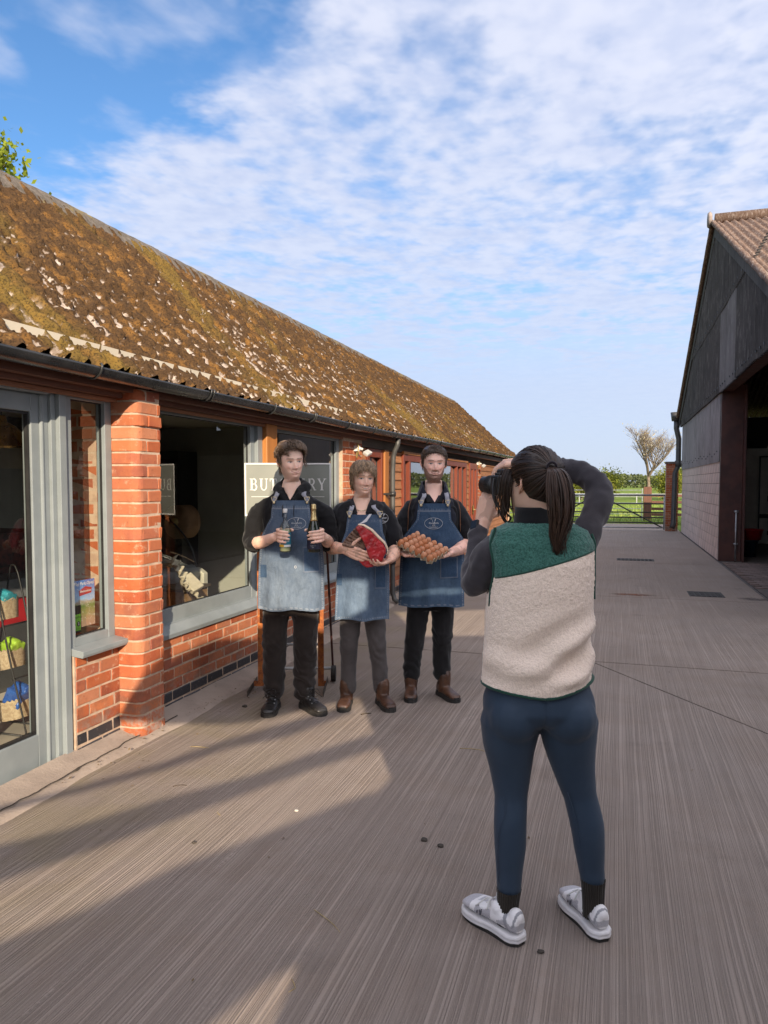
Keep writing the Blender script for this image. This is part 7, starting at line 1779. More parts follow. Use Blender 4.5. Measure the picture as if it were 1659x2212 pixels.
    MG = sherpa('green_sherpa', (.060, .175, .140), (.026, .085, .070)); MC = sherpa('cream_sherpa', (.98, .81, .675), (.84, .68, .56))
    gv = P.put('gilet', me, MC); P.put('yoke', me2, MG, gv)
    trim = cloth('green_trim', (.014, .055, .040), (.02, .07, .05))
    def on_vest(x, z, out=.004):
        rx = np.interp(z, [.845, .9, 1.0, 1.1, 1.2, 1.28, 1.35, 1.395], [.192, .190, .185, .184, .180, .182, .182, .166]); ry = np.interp(z, [.845, .9, 1.0, 1.1, 1.2, 1.28, 1.35, 1.395], [.140, .140, .134, .130, .128, .122, .108, .092]); cx = np.interp(z, [.845, 1.2, 1.35], [.010, .018, .018])
        x = min(max(x, cx - rx * .97), cx + rx * .97); k = min(.999, abs((x - cx) / rx)); return (x, -ry * math.sqrt(1 - k * k) - out, z)
    m = MB(); m.smooth = True
    m.tube([on_vest(x, float(zl(x)), .002) for x in np.linspace(-.145, .186, 26)], .0035, 6)
    hp = [(.010 + .1895 * math.sin(a), -.1385 * math.cos(a), float(hem(.010 + .1895 * math.sin(a))) - .001) for a in np.linspace(0, 2 * math.pi, 50)]
    P.mb('yoke_piping', m, trim, gv); m = MB(); m.smooth = True; m.tube(hp, .0052, 8); P.mb('hem_binding', m, trim, gv); m = MB(); m.smooth = True
    for ex, ez, er, eh, a0, a1 in ((-.222, 1.262, .072, .148, -58, 72), (.262, 1.285, .072, .150, 236, 140)):
        pts = [on_vest(ex + er * math.cos(R(q)), ez + eh * math.sin(R(q)), .001) for q in np.linspace(a0, a1, 26)]
        m = MB(); m.smooth = True; m.tube(pts, .0050, 7); P.mb('armhole_binding', m, trim, gv)
    m = MB(); loft(m, [(1.385, .008, .022, .088, .082), (1.42, .004, .026, .074, .072), (1.455, .0, .032, .066, .068), (1.470, .0, .034, .064, .066), (1.468, .0, .034, .056, .058), (1.40, .004, .026, .06, .06)], 30); P.mb('collar', m, cloth('black_collar', (.006, .006, .007), (.01, .01, .011)), gv, smooth=True)
    # navy leggings
    m = MB()
    loft(m, [(.728, .016, -.004, .120, .085), (.750, .016, -.006, .172, .118), (.785, .016, -.008, .194, .136), (.82, .014, -.004, .190, .134), (.90, .012, 0, .160, .118), (.96, .012, 0, .15, .11)], 36)
    limb(m, [(-.082, -.010, .735), (-.084, -.004, .66), (-.079, .0, .57), (-.077, -.004, .47), (-.082, -.022, .375), (-.082, -.026, .30), (-.084, -.028, .215), (-.086, -.034, .155)], [.106, .093, .074, .057, .057, .055, .046, .042], 22, 6)
    limb(m, [(.116, -.010, .735), (.124, -.004, .66), (.140, .0, .57), (.163, -.004, .47), (.184, -.020, .375), (.192, -.022, .30), (.200, -.022, .225), (.205, -.026, .185)], [.104, .092, .074, .057, .058, .053, .045, .042], 22, 6)
    for x in (-.078, .110): ball(m, (x, -.050, .762), .092)
    me = organic(m, .0058, 18)
    wrinkle(me, lambda v, n: -.006 * np.exp(-((v[:, 0] - .016) / .010) ** 2) * sstep(-.05, -.1, v[:, 1]) * sstep(.66, .74, v[:, 2]) + .0012 * (fbm(v[:, 0] * 18, v[:, 1] * 18, v[:, 2] * 10, 3, 2) - .5))
    lg = P.put('leggings', me, cloth('navy_leggings', (.028, .047, .076), (.034, .055, .087), .62, 600, .15, .1))
    m = MB(); m.smooth = True
    m.tube(smoothpath([(-.112, -.062, .49), (-.110, -.074, .44), (-.128, -.070, .38), (-.132, -.058, .28), (-.124, -.054, .18)], 5), .0012, 5); SEAM = cloth('seam_thread', (.03, .05, .085), (.03, .05, .085)); P.mb('seam', m, SEAM, lg); m = MB(); m.smooth = True; m.tube(smoothpath([(.108, -.05, .50), (.132, -.06, .42), (.148, -.062, .35), (.160, -.058, .27), (.172, -.052, .21)], 5), .0012, 5)
    P.mb('seam', m, SEAM, lg)
    # ribbed socks
    for c0, c1, z0, z1 in (((-.086, -.036), (-.096, -.044), .158, .045), ((.205, -.027), (.209, -.026), .188, .055)):
        n = 120; zs = np.linspace(z0, z1, 14); a = np.linspace(0, 2 * np.pi, n, endpoint=False); Pn = np.zeros((14, n, 3))
        for i, z in enumerate(zs):
            f = i / 13; r = (.0445 - .006 * math.sin(f * 2.2)) + .0014 * np.sign(np.cos(a * 30)); Pn[i, :, 0] = c0[0] + (c1[0] - c0[0]) * f + r * np.cos(a) * .93; Pn[i, :, 1] = c0[1] + (c1[1] - c0[1]) * f + r * np.sin(a) * 1.06; Pn[i, :, 2] = z
        P.put('sock', grid_mesh('sock', Pn, closed_v=True), cloth('dark_ribbed_wool', (.022, .018, .014), (.032, .026, .02)), smooth=False)
    # running shoes
    tw = NT('trainer_upper'); c = tw.attr('col', 'Color'); v = tw.coords('Object'); ms = tw.attr('mesh'); vo = tw.n('ShaderNodeTexVoronoi'); vo.inputs['Scale'].default_value = 420; tw.l(v, vo.inputs['Vector'])
    c = tw.mix(tw.math('MULTIPLY', ms, tw.step(vo.outputs['Distance'], .25, .5, 0, .5)), c, (.25, .25, .27)); tw.bsdf(c, .5, tw.bump(vo.outputs['Distance'], .25, .002))
    for heel, yaw, L in (((-.058, -.108, 0), math.pi + .66, .256), ((.226, -.088, 0), math.pi + .26, .256)):
        m = MB(); f, r = shoe_form(m, heel, yaw, L, .047, (.100, .092, .100, .086, .072, .060), .04)
        ball(m, Vector(heel) + f * .022 + Vector((0, 0, .088)), .030, 10, (.9, .9, 1.0)); ball(m, Vector(heel) + f * .10 + Vector((0, 0, .090)), .036, 10, (.9, 1.2, .8))
        me = organic(m, .0042, 4); vv = verts_of(me); q = vv - np.array(heel); t_ = (q @ np.array(f)) / L; s_ = (q @ np.array(r)); z = vv[:, 2]
        n_ = normals_of(me)
        white = np.array((.84, .82, .82)); sil = np.array((.30, .30, .32)); grey = np.array((.62, .60, .63)); col = np.ones((len(vv), 3)) * white; mesh = np.zeros(len(vv))
        def reg(mask, cc, mm=0.0):
            col[mask] = cc; mesh[mask] = mm
        z = z - .011; zz = z + .006 * np.sin(t_ * 25)
        reg((t_ > .78) & (t_ < .97) & (zz > .036), grey, 1); reg((t_ > .42) & (t_ < .68) & (zz < .068) & (zz > .036), grey, 1); reg((t_ > .14) & (t_ < .32) & (zz > .040) & (zz < .058), grey, 1)
        reg((t_ < .14) & (zz < .062) & (zz > .040), grey * .9, 1); reg((np.abs(t_ - .155 - (z - .05) * 1.2) < .028) & (z > .036), sil); reg((np.abs(t_ - .05 + (z - .05) * .6) < .014) & (z > .05), sil)
        reg((np.abs(t_ - .72 + (z - .05) * 1.5) < .035), white); reg((np.abs(s_) < .016) & (t_ > .38) & (t_ < .72) & (z > .06), grey, 1)
        cattr(me, 'col', col); attr(me, 'mesh', mesh); sh = P.put('trainer', me, tw.m)
        m = MB(); sole_form(m, heel, yaw, L, .050, .010, .037, waist=.72, grow=.007); m2 = organic(m, .004, 3); wrinkle(m2, lambda v, n: .0016 * np.sin(v[:, 2] * 500)); P.put('midsole', m2, pm('white_foam', (.74, .72, .72), (.66, .64, .64), 20, .6, .1, 60), sh)
        m = MB(); sole_form(m, heel, yaw, L * .99, .047, 0, .0105, grow=.004); P.mb('outsole', m, M_SOLE, sh)
        m = MB(); m.smooth = True
        for i in range(5):
            b = Vector(heel) + f * (L * (.44 + i * .06)) + Vector((0, 0, .103 - i * .0058)); sg = 1 if i % 2 else -1
            m.tube([b - r * .022 - Vector((0, 0, .006)), b + Vector((0, 0, .002)), b + r * .022 + f * .012 * sg - Vector((0, 0, .006))], .0026, 6)
        b = Vector(heel) + f * (L * .43) + Vector((0, 0, .110)); out = r if heel[0] < 0 else r
        m.tube(smoothpath([b, b + out * .03 + Vector((0, 0, .012)), b + out * .05 - Vector((0, 0, .02)), b + out * .02 + f * .02 + Vector((0, 0, .004)), b + out * .045 + f * .06 - Vector((0, 0, .035))], 5), .0024, 6); m.tube(smoothpath([b, b - f * .02 + Vector((0, 0, .05)), b - f * .026 + Vector((0, 0, .075)), b - f * .01 + out * .01 + Vector((0, 0, .03)), b], 4), .0022, 6)
        P.mb('laces', m, M_WHITEP, sh)
        # letter mark on the outer side, heel pod
        m = MB(); side = r * (-1 if (r.y > 0) else 1)
        for sd in (side,):
            o = Vector(heel) + f * (L * .60) + sd * .0450 + Vector((0, 0, .054)); up = (Vector((0, 0, 1)) - sd * .35).normalized(); h = .026; w = .017
            def bar(p, q2, th):
                d = (q2 - p).normalized(); n2 = d.cross(sd).normalized() * th / 2; m.add([p - n2, p + n2, q2 + n2, q2 - n2, p - n2 + sd * .002, p + n2 + sd * .002, q2 + n2 + sd * .002, q2 - n2 + sd * .002], [(0, 1, 2, 3), (7, 6, 5, 4), (0, 4, 5, 1), (2, 6, 7, 3), (1, 5, 6, 2), (0, 3, 7, 4)])
            e = -f if sd.dot(Vector((0, -1, 0))) > 0 else f
            A_ = o - e * w / 2; B_ = o + e * w / 2; bar(A_, A_ + up * h, .0055); bar(B_, B_ + up * h, .0055); bar(A_ + up * h, B_, .0055)
        P.mb('letter_mark', m, pm('dark_mark', (.10, .10, .12), None, 9, .5), sh)
    # hair: swept cap, strands to the tie, ponytail
    hb = np.array((.022, .100, .172)); rg = np.random.default_rng(5); base = np.array((.030, .017, .011))
    cap = hair_locks(dict(col=base, line=[.188, .182, .165, .140, .112, .100, .070, .050], thick=[.006, .008, .010, .011, .012], n=0, len=None, flow=None), par, 2)
    m = MB(); m.smooth = True; cols = []
    for k in range(430):
        a = rg.uniform(-math.pi, math.pi); h0 = np.interp(abs(a), [0, .5, .95, 1.15, 1.35, 1.75, 2.1, 3.15], [.188, .182, .165, .140, .112, .100, .070, .050]); z = h0 + abs(rg.normal(0, .035)); z = min(z, .222)
        rr = math.sqrt(max(.02, 1 - ((z - .128) / .104) ** 2)) if z > .128 else 1; p = np.array((math.sin(a) * .073 * rr, -math.cos(a) * .1 * rr, z)); pts = []; th = .010 + rg.uniform(0, .006)
        for i in range(8):
            f = i / 7; q = p * (1 - f) + hb * f; pts.append(Vector(scalp_push(q, th + .006 * math.sin(f * math.pi), .95)))
        w = rg.uniform(.0016, .0030); m.tube(pts, [w * .8, w, w, w, w, w, w, w * .8], 5, flat=.6); cols += [base * rg.uniform(.55, 2.1) * np.array((1.1, 1, .95))] * 40
    # loose lengths in front of her left ear
    for k in range(46):
        x = .066 + rg.normal(0, .006); y = -.055 + rg.normal(0, .013); pts = [Vector((x * .9, y - .01, .165)), Vector((x + .010, y - .008, .13)), Vector((x + .012, y - .012, .09)), Vector((x + .008, y - .016 + rg.normal(0, .004), .045)), Vector((x + rg.normal(0, .006), y - .015 + rg.normal(0, .006), .0 + rg.uniform(-.02, .03)))]
        w = rg.uniform(.0014, .0026); m.tube(smoothpath(pts, 3), [w] * 12 + [w * .3], 5); cols += [base * rg.uniform(.6, 1.8)] * 65
    lk = m.mesh('l'); hm = join_meshes('hair', [(cap, base * .75), (lk, np.array(cols))]); hm.transform(HM); hr = P.put('hair', hm, M_HAIR)
    m = MB(); m.smooth = True; cols = []; B0 = Vector((.036, -.062, 1.604))
    ctr = [B0, Vector((.046, -.100, 1.585)), Vector((.054, -.118, 1.52)), Vector((.058, -.122, 1.44)), Vector((.050, -.118, 1.375)), Vector((.048, -.112, 1.318))]; wid = [.012, .030, .043, .040, .026, .008]
    for k in range(330):
        a = rg.uniform(0, 2 * math.pi); q = math.sqrt(rg.uniform(0, 1)); ln = rg.uniform(.72, 1.0) if rg.random() < .6 else rg.uniform(.85, 1.02); ph = rg.uniform(0, 6.28); pts = []
        for i, (c_, w_) in enumerate(zip(ctr, wid)):
            wob = .006 * math.sin(i * 1.7 + ph) * (i / 5); pts.append(Vector((c_.x + math.cos(a) * w_ * q + wob, c_.y + math.sin(a) * w_ * q * .55, B0.z + (c_.z - B0.z) * ln)))
        if k % 16 == 0: pts[-1] += Vector((rg.normal(.012, .012), 0, -.01)); pts[-2] += Vector((rg.normal(.012, .010), 0, 0))
        pp = smoothpath(pts, 3); w = rg.uniform(.0018, .0034); n_ = len(pp); m.tube(pp, [w * (1 - .75 * (j / (n_ - 1)) ** 3) for j in range(n_)], 5, flat=.6); cols += [base * rg.uniform(.55, 2.3) * np.array((1.12, 1, .95))] * (n_ * 5)
    lk = m.mesh('ponytail'); cattr(lk, 'col', np.array(cols)); po = P.put('ponytail', lk, M_HAIR, hr)
    m = MB(); m.smooth = True; m.tube([B0 + Vector((.017 * math.cos(a) * .9, -.012, .017 * math.sin(a))) for a in np.linspace(0, 2 * math.pi, 18)], .0045, 8); P.mb('hair_tie', m, cloth('hair_tie', (.01, .008, .012), (.02, .014, .02)), hr)
    # smart watch on her left wrist
    wr = empty('wrist_watch', P.M @ Vector((-.168, .235, 1.37)), 'black square watch with pale strap on the photographer\'s left wrist', 'watch')
    ax = Vector((.0275, .065, .105)).normalized(); o = Vector((-.1575, .2445, 1.380)); u = ax.cross(Vector((0, 1, 0))).normalized(); w = ax.cross(u)
    m = MB(); m.smooth = True; m.tube([o - ax * .010, o + ax * .010], .0315, 24); me = m.mesh('strap'); me.transform(P.M); link('strap', me, pm('pale_rubber', (.42, .39, .36), None, 9, .6), wr)
    out = Vector((-.72, -.69, .10)); out = (out - ax * out.dot(ax)).normalized(); lat = ax.cross(out); Mx = Matrix((lat, ax, out)).transposed().to_4x4(); Mx.translation = o + out * .034
    m = MB(); m.box(-.017, .017, -.021, .021, -.006, .0055, Mx); me = m.mesh('case'); me.transform(P.M); cs = link('case', me, pm('watch_case', (.02, .02, .022), None, 9, .25, metal=.6), wr); b = cs.modifiers.new('b', 'BEVEL'); b.width = .005; b.segments = 3
    m = MB(); m.box(-.0135, .0135, -.0175, .0175, .0056, .0064, Mx); me = m.mesh('screen'); me.transform(P.M); link('screen', me, pm('watch_glass', (.004, .004, .005), None, 9, .05), wr)
    # the camera
    cc = Vector((-.072, .195, 1.552)); Mc = Matrix((rv, dv, Vector((0, 0, 1)))).transposed().to_4x4(); Mc.translation = cc; Mt = P.M @ Mc @ Matrix.Scale(.86, 4)
    r = empty('dslr_camera', P.M @ cc, 'black camera with stout lens held to the photographer\'s face', 'camera')
    mb = pm('camera_black', (.012, .012, .013), (.02, .02, .021), 60, .45, .3, 300)
    def T(m, name, mat, par=r, bev=0, sm=False):
        me = m.mesh(name); me.transform(Mt); o = link(name, me, mat, par)
        if sm: me.shade_smooth()
        if bev: b = o.modifiers.new('b', 'BEVEL'); b.width = bev; b.segments = 3; b.limit_method = 'ANGLE'
        return o
    bd = T(MB().box(-.068, .068, -.026, .026, -.050, .034), 'body', mb, r, .008)
    T(MB().box(.038, .072, .022, .050, -.048, .030), 'grip', mb, bd, .010); T(MB().prism([(-.032, -.026), (.032, -.026), (.024, .034), (-.024, .034)], .034, .060), 'viewfinder_hump', mb, bd, .008)
    q = MB(); q.smooth = True; q.lathe([(.010, .034), (.010, .044)], 16, Matrix.Translation((-.050, .0, 0))); q.lathe([(.012, .034), (.012, .043)], 16, Matrix.Translation((.052, .004, 0))); q.lathe([(.006, .043), (.006, .047)], 12, Matrix.Translation((.054, .018, 0))); T(q, 'dials', M_BLACK, bd, 0)
    T(MB().box(-.045, .03, -.0285, -.0262, -.042, .020), 'screen', pm('camera_screen', (.01, .011, .012), None, 9, .1), bd)
    RX = Matrix.Rotation(R(-90), 4, 'X') @ Matrix.Identity(4)
    q = MB(); q.lathe([(.034, .026), (.036, .03), (.036, .062), (.039, .064), (.039, .098), (.036, .100), (.0365, .128), (.034, .130), (.028, .122)], 32, Matrix.Translation((0, 0, -.006)) @ RX); ln = T(q, 'lens', mb, r, 0, True)
    q = MB()
    for k in range(36):
        a = k / 36 * 2 * math.pi; q.box(-.0012, .0012, .066, .096, .0385, .0405, Matrix.Translation((0, 0, -.006)) @ Matrix.Rotation(a, 4, 'Y'))
    T(q, 'focus_ring', M_BLACK, ln); bpy.data.objects['focus_ring']['kind'] = 'stuff'
    q = MB(); q.smooth = True; q.tube(smoothpath([(-.070, 0, .02), (-.088, -.01, -.03), (-.080, -.03, -.09), (-.085, -.05, -.12), (-.07, -.06, -.155), (-.04, -.05, -.165), (-.03, -.06, -.145), (-.06, -.07, -.13)], 5), .0042, 6); q.tube(smoothpath([(-.072, .0, .02), (-.095, -.02, -.06), (-.07, -.045, -.125), (-.045, -.06, -.17)], 5), .003, 6); T(q, 'neck_strap', M_BLACK, r)
photographer()
# ================================================================== INSIDE THE SHOP, SEEN THROUGH THE GLASS
def wicker(r, name, c, lx, ly, h, tilt=0.0):
    """woven basket: tapering rounded box with an over-under weave"""
    nu, nv = 72, 15; a = np.linspace(0, 2 * np.pi, nu, endpoint=False); P = np.zeros((nv * 2, nu, 3)); Mx = np.array(Matrix.Rotation(tilt, 3, 'Y'))
    for k in range(nv * 2):
        inner = k >= nv; f = (k if not inner else 2 * nv - 1 - k) / (nv - 1); g = .80 + .20 * f
        ca, sa = np.cos(a), np.sin(a); ww = .004 * np.sin(a * 18 + (math.pi if k % 2 else 0)) - (.008 if inner else 0)
        x = (lx * g + ww) * np.sign(ca) * np.abs(ca) ** .6; y = (ly * g + ww) * np.sign(sa) * np.abs(sa) ** .6; z = np.full(nu, h * f) + (.006 * np.sin(a * 18) if f > .97 else 0)
        P[k] = (Mx @ np.stack([x, y, z])).T + np.array(c)
    me = grid_mesh(name, P, closed_v=True)
    return link(name, me, pm('willow', (.52, .41, .27), (.36, .26, .16), 60, .8, .4, 120), r)
def basket_stand():
    cx, cy = -3.66, 3.66
    r = empty('basket_stand', (cx, cy, 0), 'black wire stand with three wicker baskets behind the glass door', 'stand')
    m = MB(); m.smooth = True
    for dy in (-.10, .10):
        m.tube(smoothpath([(cx + .24, cy + dy, .02), (cx + .26, cy + dy, .05), (cx + .16, cy + dy, .45), (cx + .04, cy + dy, .98), (cx - .02, cy + dy, 1.03)], 4), .006, 6); m.tube([(cx - .22, cy + dy, .02), (cx - .02, cy + dy, 1.03)], .006, 6); m.tube([(cx + .24, cy + dy, .02), (cx - .22, cy + dy, .02)], .006, 6)
    for x, z in ((.24, .02), (.17, .36), (.10, .68), (-.02, 1.03)): m.tube([(cx + x, cy - .10, z), (cx + x, cy + .10, z)], .006, 6)
    m.build('frame', M_BLACK, r)
    for dz, dx in ((.09, .10), (.40, .05), (.70, .01)): wicker(r, 'basket', (cx + dx, cy, dz), .105 - dz * .02, .095, .12, -.22)
def bag(c, sx, sy, sz, mat, label, rot=.0, seed=0):
    m = MB(); m.box(-sx, sx, -sy, sy, 0, sz); m.box(-sx * .9, sx * .9, -sy * .4, sy * .4, sz * .9, sz * 1.18); me = organic(m, .008, 4)
    wrinkle(me, lambda v, n: .012 * (fbm(v[:, 0] * 16, v[:, 1] * 16, v[:, 2] * 16, 3, seed) - .5) * 2); me.transform(Matrix.Translation(c) @ Matrix.Rotation(rot, 4, 'Y')); me.shade_smooth()
    tag(link('snack_bag', me, mat), label, 'bag')
basket_stand()
bag((-3.57, 3.66, .14), .06, .065, .15, pm('blue_bag', (.014, .07, .30), (.03, .12, .42), 12, .3), 'shiny blue bag in the lowest wicker basket', .35, 2)
bag((-3.61, 3.66, .45), .05, .06, .12, pm('lime_bag', (.30, .50, .03), (.40, .62, .06), 12, .35), 'lime green bag in the middle wicker basket', .25, 4)
bag((-3.65, 3.66, .75), .045, .06, .12, pm('teal_bag', (.02, .24, .32), (.05, .35, .42), 12, .35), 'teal bag in the top wicker basket', .2, 6)
# brass pendant over the counter
def pendant():
    x, y, z = -3.82, 3.86, 1.79; r = empty('pendant_lamp', (x, y, z), 'brass dome pendant lamp inside behind the glass door', 'lamp')
    m = MB(); m.smooth = True; m.lathe([(.165, 0), (.160, .02), (.135, .08), (.085, .135), (.035, .16), (.03, .20), (.022, .205), (.02, .16), (.08, .125), (.15, .02)], 32, Matrix.Translation((x, y, z)), cap=False); m.build('shade', pm('aged_brass', (.42, .27, .08), (.30, .18, .05), 6, .28, metal=.9), r)
    m = MB(); m.tube([(x, y, z + .2), (x, y, 2.26)], .006, 6); m.build('flex', M_BLACK, r)
pendant()
# counters
k1 = empty('serving_counter', (-4.7, 3.4, 0), 'dark serving counter with a red band seen through the door', 'counter')
MB().box(-5.2, -4.3, .6, 5.2, .0, .50).build('plinth', pm('charcoal_panel', (.05, .052, .05), None, 4, .5), k1); MB().box(-5.2, -4.29, .6, 5.2, .50, .70).build('red_band', pm('red_panel', (.36, .010, .012), None, 4, .35), k1)
MB().box(-5.2, -4.27, .6, 5.2, .70, .84).build('grey_rail', pm('steel_grey', (.22, .23, .23), None, 6, .4, metal=.3), k1)
MB().box(-5.2, -4.6, .6, 5.2, .841, 1.16).build('display', pm('display_dark', (.035, .018, .015), (.12, .03, .022), 22, .6), k1)
k2 = empty('chiller_counter', (-4.1, 5.6, 0), 'white chiller counter with grey rounded top behind the large window', 'counter')
MB().box(-4.6, -3.76, 5.28, 6.15, .012, .62).build('front', M_WHITEP, k2); m = MB(); m.smooth = True; m.tube([(-3.86, 5.28, .70), (-3.86, 6.15, .70)], .085, 16); m.build('rounded_rail', pm('rail_grey', (.30, .31, .32), None, 6, .35), k2)
MB().box(-4.6, -3.86, 5.28, 6.15, .62, .76).build('deck', pm('steel_grey', (.22, .23, .23), None, 6, .4, metal=.3), k2)
MB().prism([(-4.42, .012), (-3.74, .012), (-3.74, .70), (-3.80, .74), (-4.42, .86)], 6.16, 6.24, Matrix(((1, 0, 0, 0), (0, 0, 1, 0), (0, 1, 0, 0), (0, 0, 0, 1)))).build('end_panel', pm('cream_panel', (.66, .62, .50), None, 4, .5), k2, bevel=.01)
m = MB(); m.smooth = True; m.tube(smoothpath([(-3.80, 6.14, .74), (-3.86, 6.14, .95), (-4.02, 6.14, 1.15), (-4.25, 6.14, 1.28)], 5), .008, 6); m.build('glass_bracket', M_BLACK, k2)
P_ = np.array([[[*q[:1], y, q[1]] for q in ((-3.80, .76), (-3.86, .95), (-4.02, 1.15), (-4.25, 1.28))] for y in (5.30, 6.13)], float); o_ = link('curved_glass', grid_mesh('curved_glass', P_), M_GLASS, k2); o_.data.shade_smooth()
for i, y in enumerate((5.55, 5.66, 5.77, 5.88)):
    r = empty('milk_bottle', (-4.38, y, .765), ('milk bottle with blue cap on the chiller deck, ' + ('nearest the door', 'second from the door', 'third from the door', 'farthest from the door')[i]), 'bottle', 'milk bottles on the chiller')
    m = MB(); m.smooth = True; m.lathe([(.036, 0), (.04, .01), (.04, .13), (.02, .17)], 16, Matrix.Translation((-4.38, y, .765))); m.build('bottle_body', M_WHITEP, r); m = MB(); m.lathe([(.021, .17), (.021, .195)], 14, Matrix.Translation((-4.38, y, .765))); m.build('cap', pm('cap_blue', (.01, .03, .35), None, 5, .4), r)
for i, (y, z) in enumerate(((5.35, .80), (5.95, .79))):
    m = MB(); m.box(-4.3, -3.98, y, y + .18, .762, z); me = organic(m, .014, 2); wrinkle(me, lambda v, n: .018 * (fbm(v[:, 0] * 22, v[:, 1] * 22, v[:, 2] * 22, 3, 5) - .4)); me.shade_smooth()
    tag(link('pastry_tray', me, pm(f'pastry_{i}', (.50, .30, .12) if i else (.10, .06, .05), (.34, .18, .06) if i else (.20, .12, .10), 30, .6)), ('pale pastries on the chiller deck by the cream end panel', 'dark wrapped meats on the chiller deck')[1 - i], 'food')
r = empty('paper_roll', (-4.95, 7.6, 0), 'big brown paper roll on a stand deep inside the shop', 'roll')
m = MB(); m.smooth = True; m.tube([(-4.95, 7.55, 1.1), (-4.9, 7.75, 1.1)], .20, 28); m.build('roll', pm('kraft', (.30, .17, .09), None, 9, .8), r); m = MB(); m.smooth = True; m.tube([(-4.955, 7.53, 1.1), (-4.95, 7.56, 1.1)], .05, 16); m.build('core', pm('core_yellow', (.45, .32, .12), None, 9, .7), r); m = MB(); m.box(-5.0, -4.9, 7.6, 7.7, .012, 1.0); m.build('stand', M_BLACK, r)
r = empty('tall_fridge', (-5.4, 7.9, 0), 'tall dark purple fridge at the back of the shop', 'fridge')
MB().box(-5.9, -5.1, 7.85, 8.28, .012, 1.95).build('cabinet', M_BLACK, r); MB().box(-5.85, -5.15, 7.835, 7.85, .1, 1.85).build('door', pm('plum_glass', (.045, .012, .03), None, 4, .15), r)
# egg trays and crate just inside the window
def loose_tray(M, label):
    U, V = np.meshgrid(np.linspace(0, 1, 61), np.linspace(0, 1, 51), indexing='ij'); cu = np.cos(2 * np.pi * U * 5); cv = np.cos(2 * np.pi * V * 4); h = .009 * (cu + cv) + .007 * cu * cv
    A = np.stack([(U - .5) * .26, (V - .5) * .21, h], -1); B = A.copy(); B[..., 2] -= .004; me = grid_mesh('empty_egg_tray', np.concatenate([A, B[:, ::-1]], 1), closed_v=True); me.transform(M); me.shade_smooth()
    tag(link('empty_egg_tray', me, pm('paper_pulp', (.56, .49, .37), None, 40)), label, 'egg tray', 'empty egg trays in the window')
loose_tray(Matrix.Translation((-3.10, 4.80, .88)) @ Euler((R(10), R(62), R(35))).to_matrix().to_4x4(), 'empty pulp egg tray leaning highest in the window by the pier')
loose_tray(Matrix.Translation((-3.06, 4.90, .71)) @ Euler((R(-22), R(40), R(15))).to_matrix().to_4x4(), 'empty pulp egg tray lying lower, over the window ledge')
m = MB()
for q in (-.5, .5): m.box(-.07, .07, -.085, .085, 0, .045)
me = organic(MB().box(-.075, .075, -.055, .055, 0, .045), .006, 4); me.transform(Matrix.Translation((-3.05, 4.84, .79)) @ Euler((R(25), R(40), 0)).to_matrix().to_4x4()); me.shade_smooth(); tag(link('egg_box', me, pm('paper_pulp', (.56, .49, .37), None, 40)), 'closed half-dozen egg box wedged between the empty trays', 'egg box')
r = empty('wooden_crate', (-3.3, 5.15, 0), 'small wooden crate with dark lid behind the egg trays', 'crate')
M_CR = mat_wood('crate_pine', (.42, .25, .12), (.30, .17, .08), .7, 'Y')
for z in (.06, .24, .42, .58): MB().box(-3.22, -3.205, 4.98, 5.32, z, z + .12).build('slat', M_CR, r); 
MB().box(-3.45, -3.205, 4.965, 4.98, .02, .71).build('side', M_CR, r); MB().box(-3.45, -3.205, 5.32, 5.335, .02, .71).build('side', M_CR, r); MB().box(-3.47, -3.18, 4.95, 5.35, .712, .73).build('lid', pm('dark_lid', (.10, .075, .05), None, 9, .5), r)
# notices in the narrow window
def flat_text(txt, size, y, z, x, mat, par, bold=0.0, space=1.0, shear=0.0):
    me = font_mesh(txt, size, bold, space=space, shear=shear); me.transform(Matrix.Translation((x, y, z)) @ Matrix(((0, 0, 1, 0), (1, 0, 0, 0), (0, 1, 0, 0), (0, 0, 0, 1)))); return link('lettering', me, mat, par)
po = empty('poster', (-2.936, 3.535, .73), 'colourful play park poster in a plastic sleeve in the narrow window', 'poster')
t = NT('poster_print'); v = t.coords('Object'); sx = t.n('ShaderNodeSeparateXYZ'); t.l(v, sx.inputs[0])
g1 = t.ramp(t.step(t.math('ADD', sx.outputs[2], t.math('MULTIPLY', t.noise(v, 30, 4, .6), .05)), .75, 1.03), [(0, (.40, .26, .18)), (.18, (.30, .27, .10)), (.40, (.13, .22, .05)), (.52, (.42, .36, .28)), (.60, (.35, .55, .78)), (1, (.05, .18, .52))])
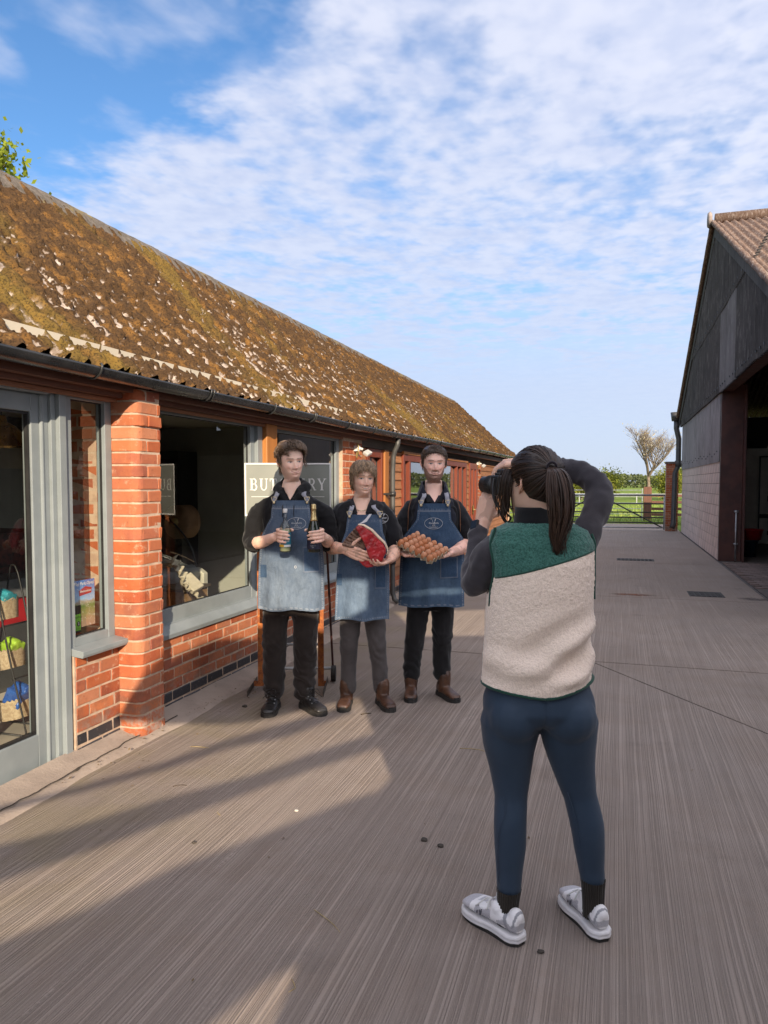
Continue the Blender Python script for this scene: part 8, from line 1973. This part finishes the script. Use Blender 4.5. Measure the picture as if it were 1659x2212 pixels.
g1 = t.mix(t.step(t.noise(v, 70, 4, .7), .55, .7, 0, .6), g1, (.75, .72, .70)); t.bsdf(g1, .3)
MB().box(-2.939, -2.937, 3.455, 3.63, .725, .995).build('print', t.m, po); MB().box(-2.9392, -2.9372, 3.437, 3.455, .725, .995).build('sleeve_edge', M_WHITEP, po)
h_ = MB()
for z in np.linspace(.75, .97, 7): h_.box(-2.9371, -2.9366, 3.442, 3.449, z, z + .010)
h_.build('punch_holes', M_BLACK, po)['kind'] = 'stuff'
MB().prism([(3.50, .905), (3.60, .915), (3.605, .945), (3.55, .957), (3.495, .935)], 0, .0008, Matrix(((0, 0, 1, -2.9368), (1, 0, 0, 0), (0, 1, 0, 0), (0, 0, 0, 1)))).build('red_banner', pm('banner_red', (.42, .02, .02), None, 9, .5), po)
flat_text('Play Park Open!', .026, 3.542, .975, -2.9366, M_WHITEP, po, .0004, shear=.2); flat_text('Shackerstone', .017, 3.550, .930, -2.9355, M_WHITEP, po, .0004, shear=.2)
ho = empty('hygiene_rating', (-2.93, 3.45, .71), 'black and green hygiene rating card showing 5 in the narrow window', 'sign')
MB().box(-2.9335, -2.9315, 3.400, 3.503, .700, .855).build('card', M_BLACK, ho); MB().box(-2.9314, -2.9308, 3.402, 3.498, .712, .805).build('green_panel', pm('rating_green', (.20, .55, .06), None, 9, .4), ho)
flat_text('HYGIENE RATING', .0135, 3.452, .787, -2.9303, M_BLACK, ho, .0002)
dsk = MB(); dsk.prism([(3.482 + .013 * math.cos(a), .750 + .015 * math.sin(a)) for a in np.linspace(0, 2 * math.pi, 20, endpoint=False)], 0, .0006, Matrix(((0, 0, 1, -2.9306), (1, 0, 0, 0), (0, 1, 0, 0), (0, 0, 0, 1)))); dsk.build('five_disc', M_BLACK, ho)
flat_text('5', .024, 3.482, .750, -2.9296, M_WHITEP, ho, .0006)
for i, tx in enumerate('234'): flat_text(tx, .014, 3.415 + i * .020, .748, -2.9303, M_BLACK, ho)
flat_text('VERY GOOD', .006, 3.478, .722, -2.9303, M_BLACK, ho)
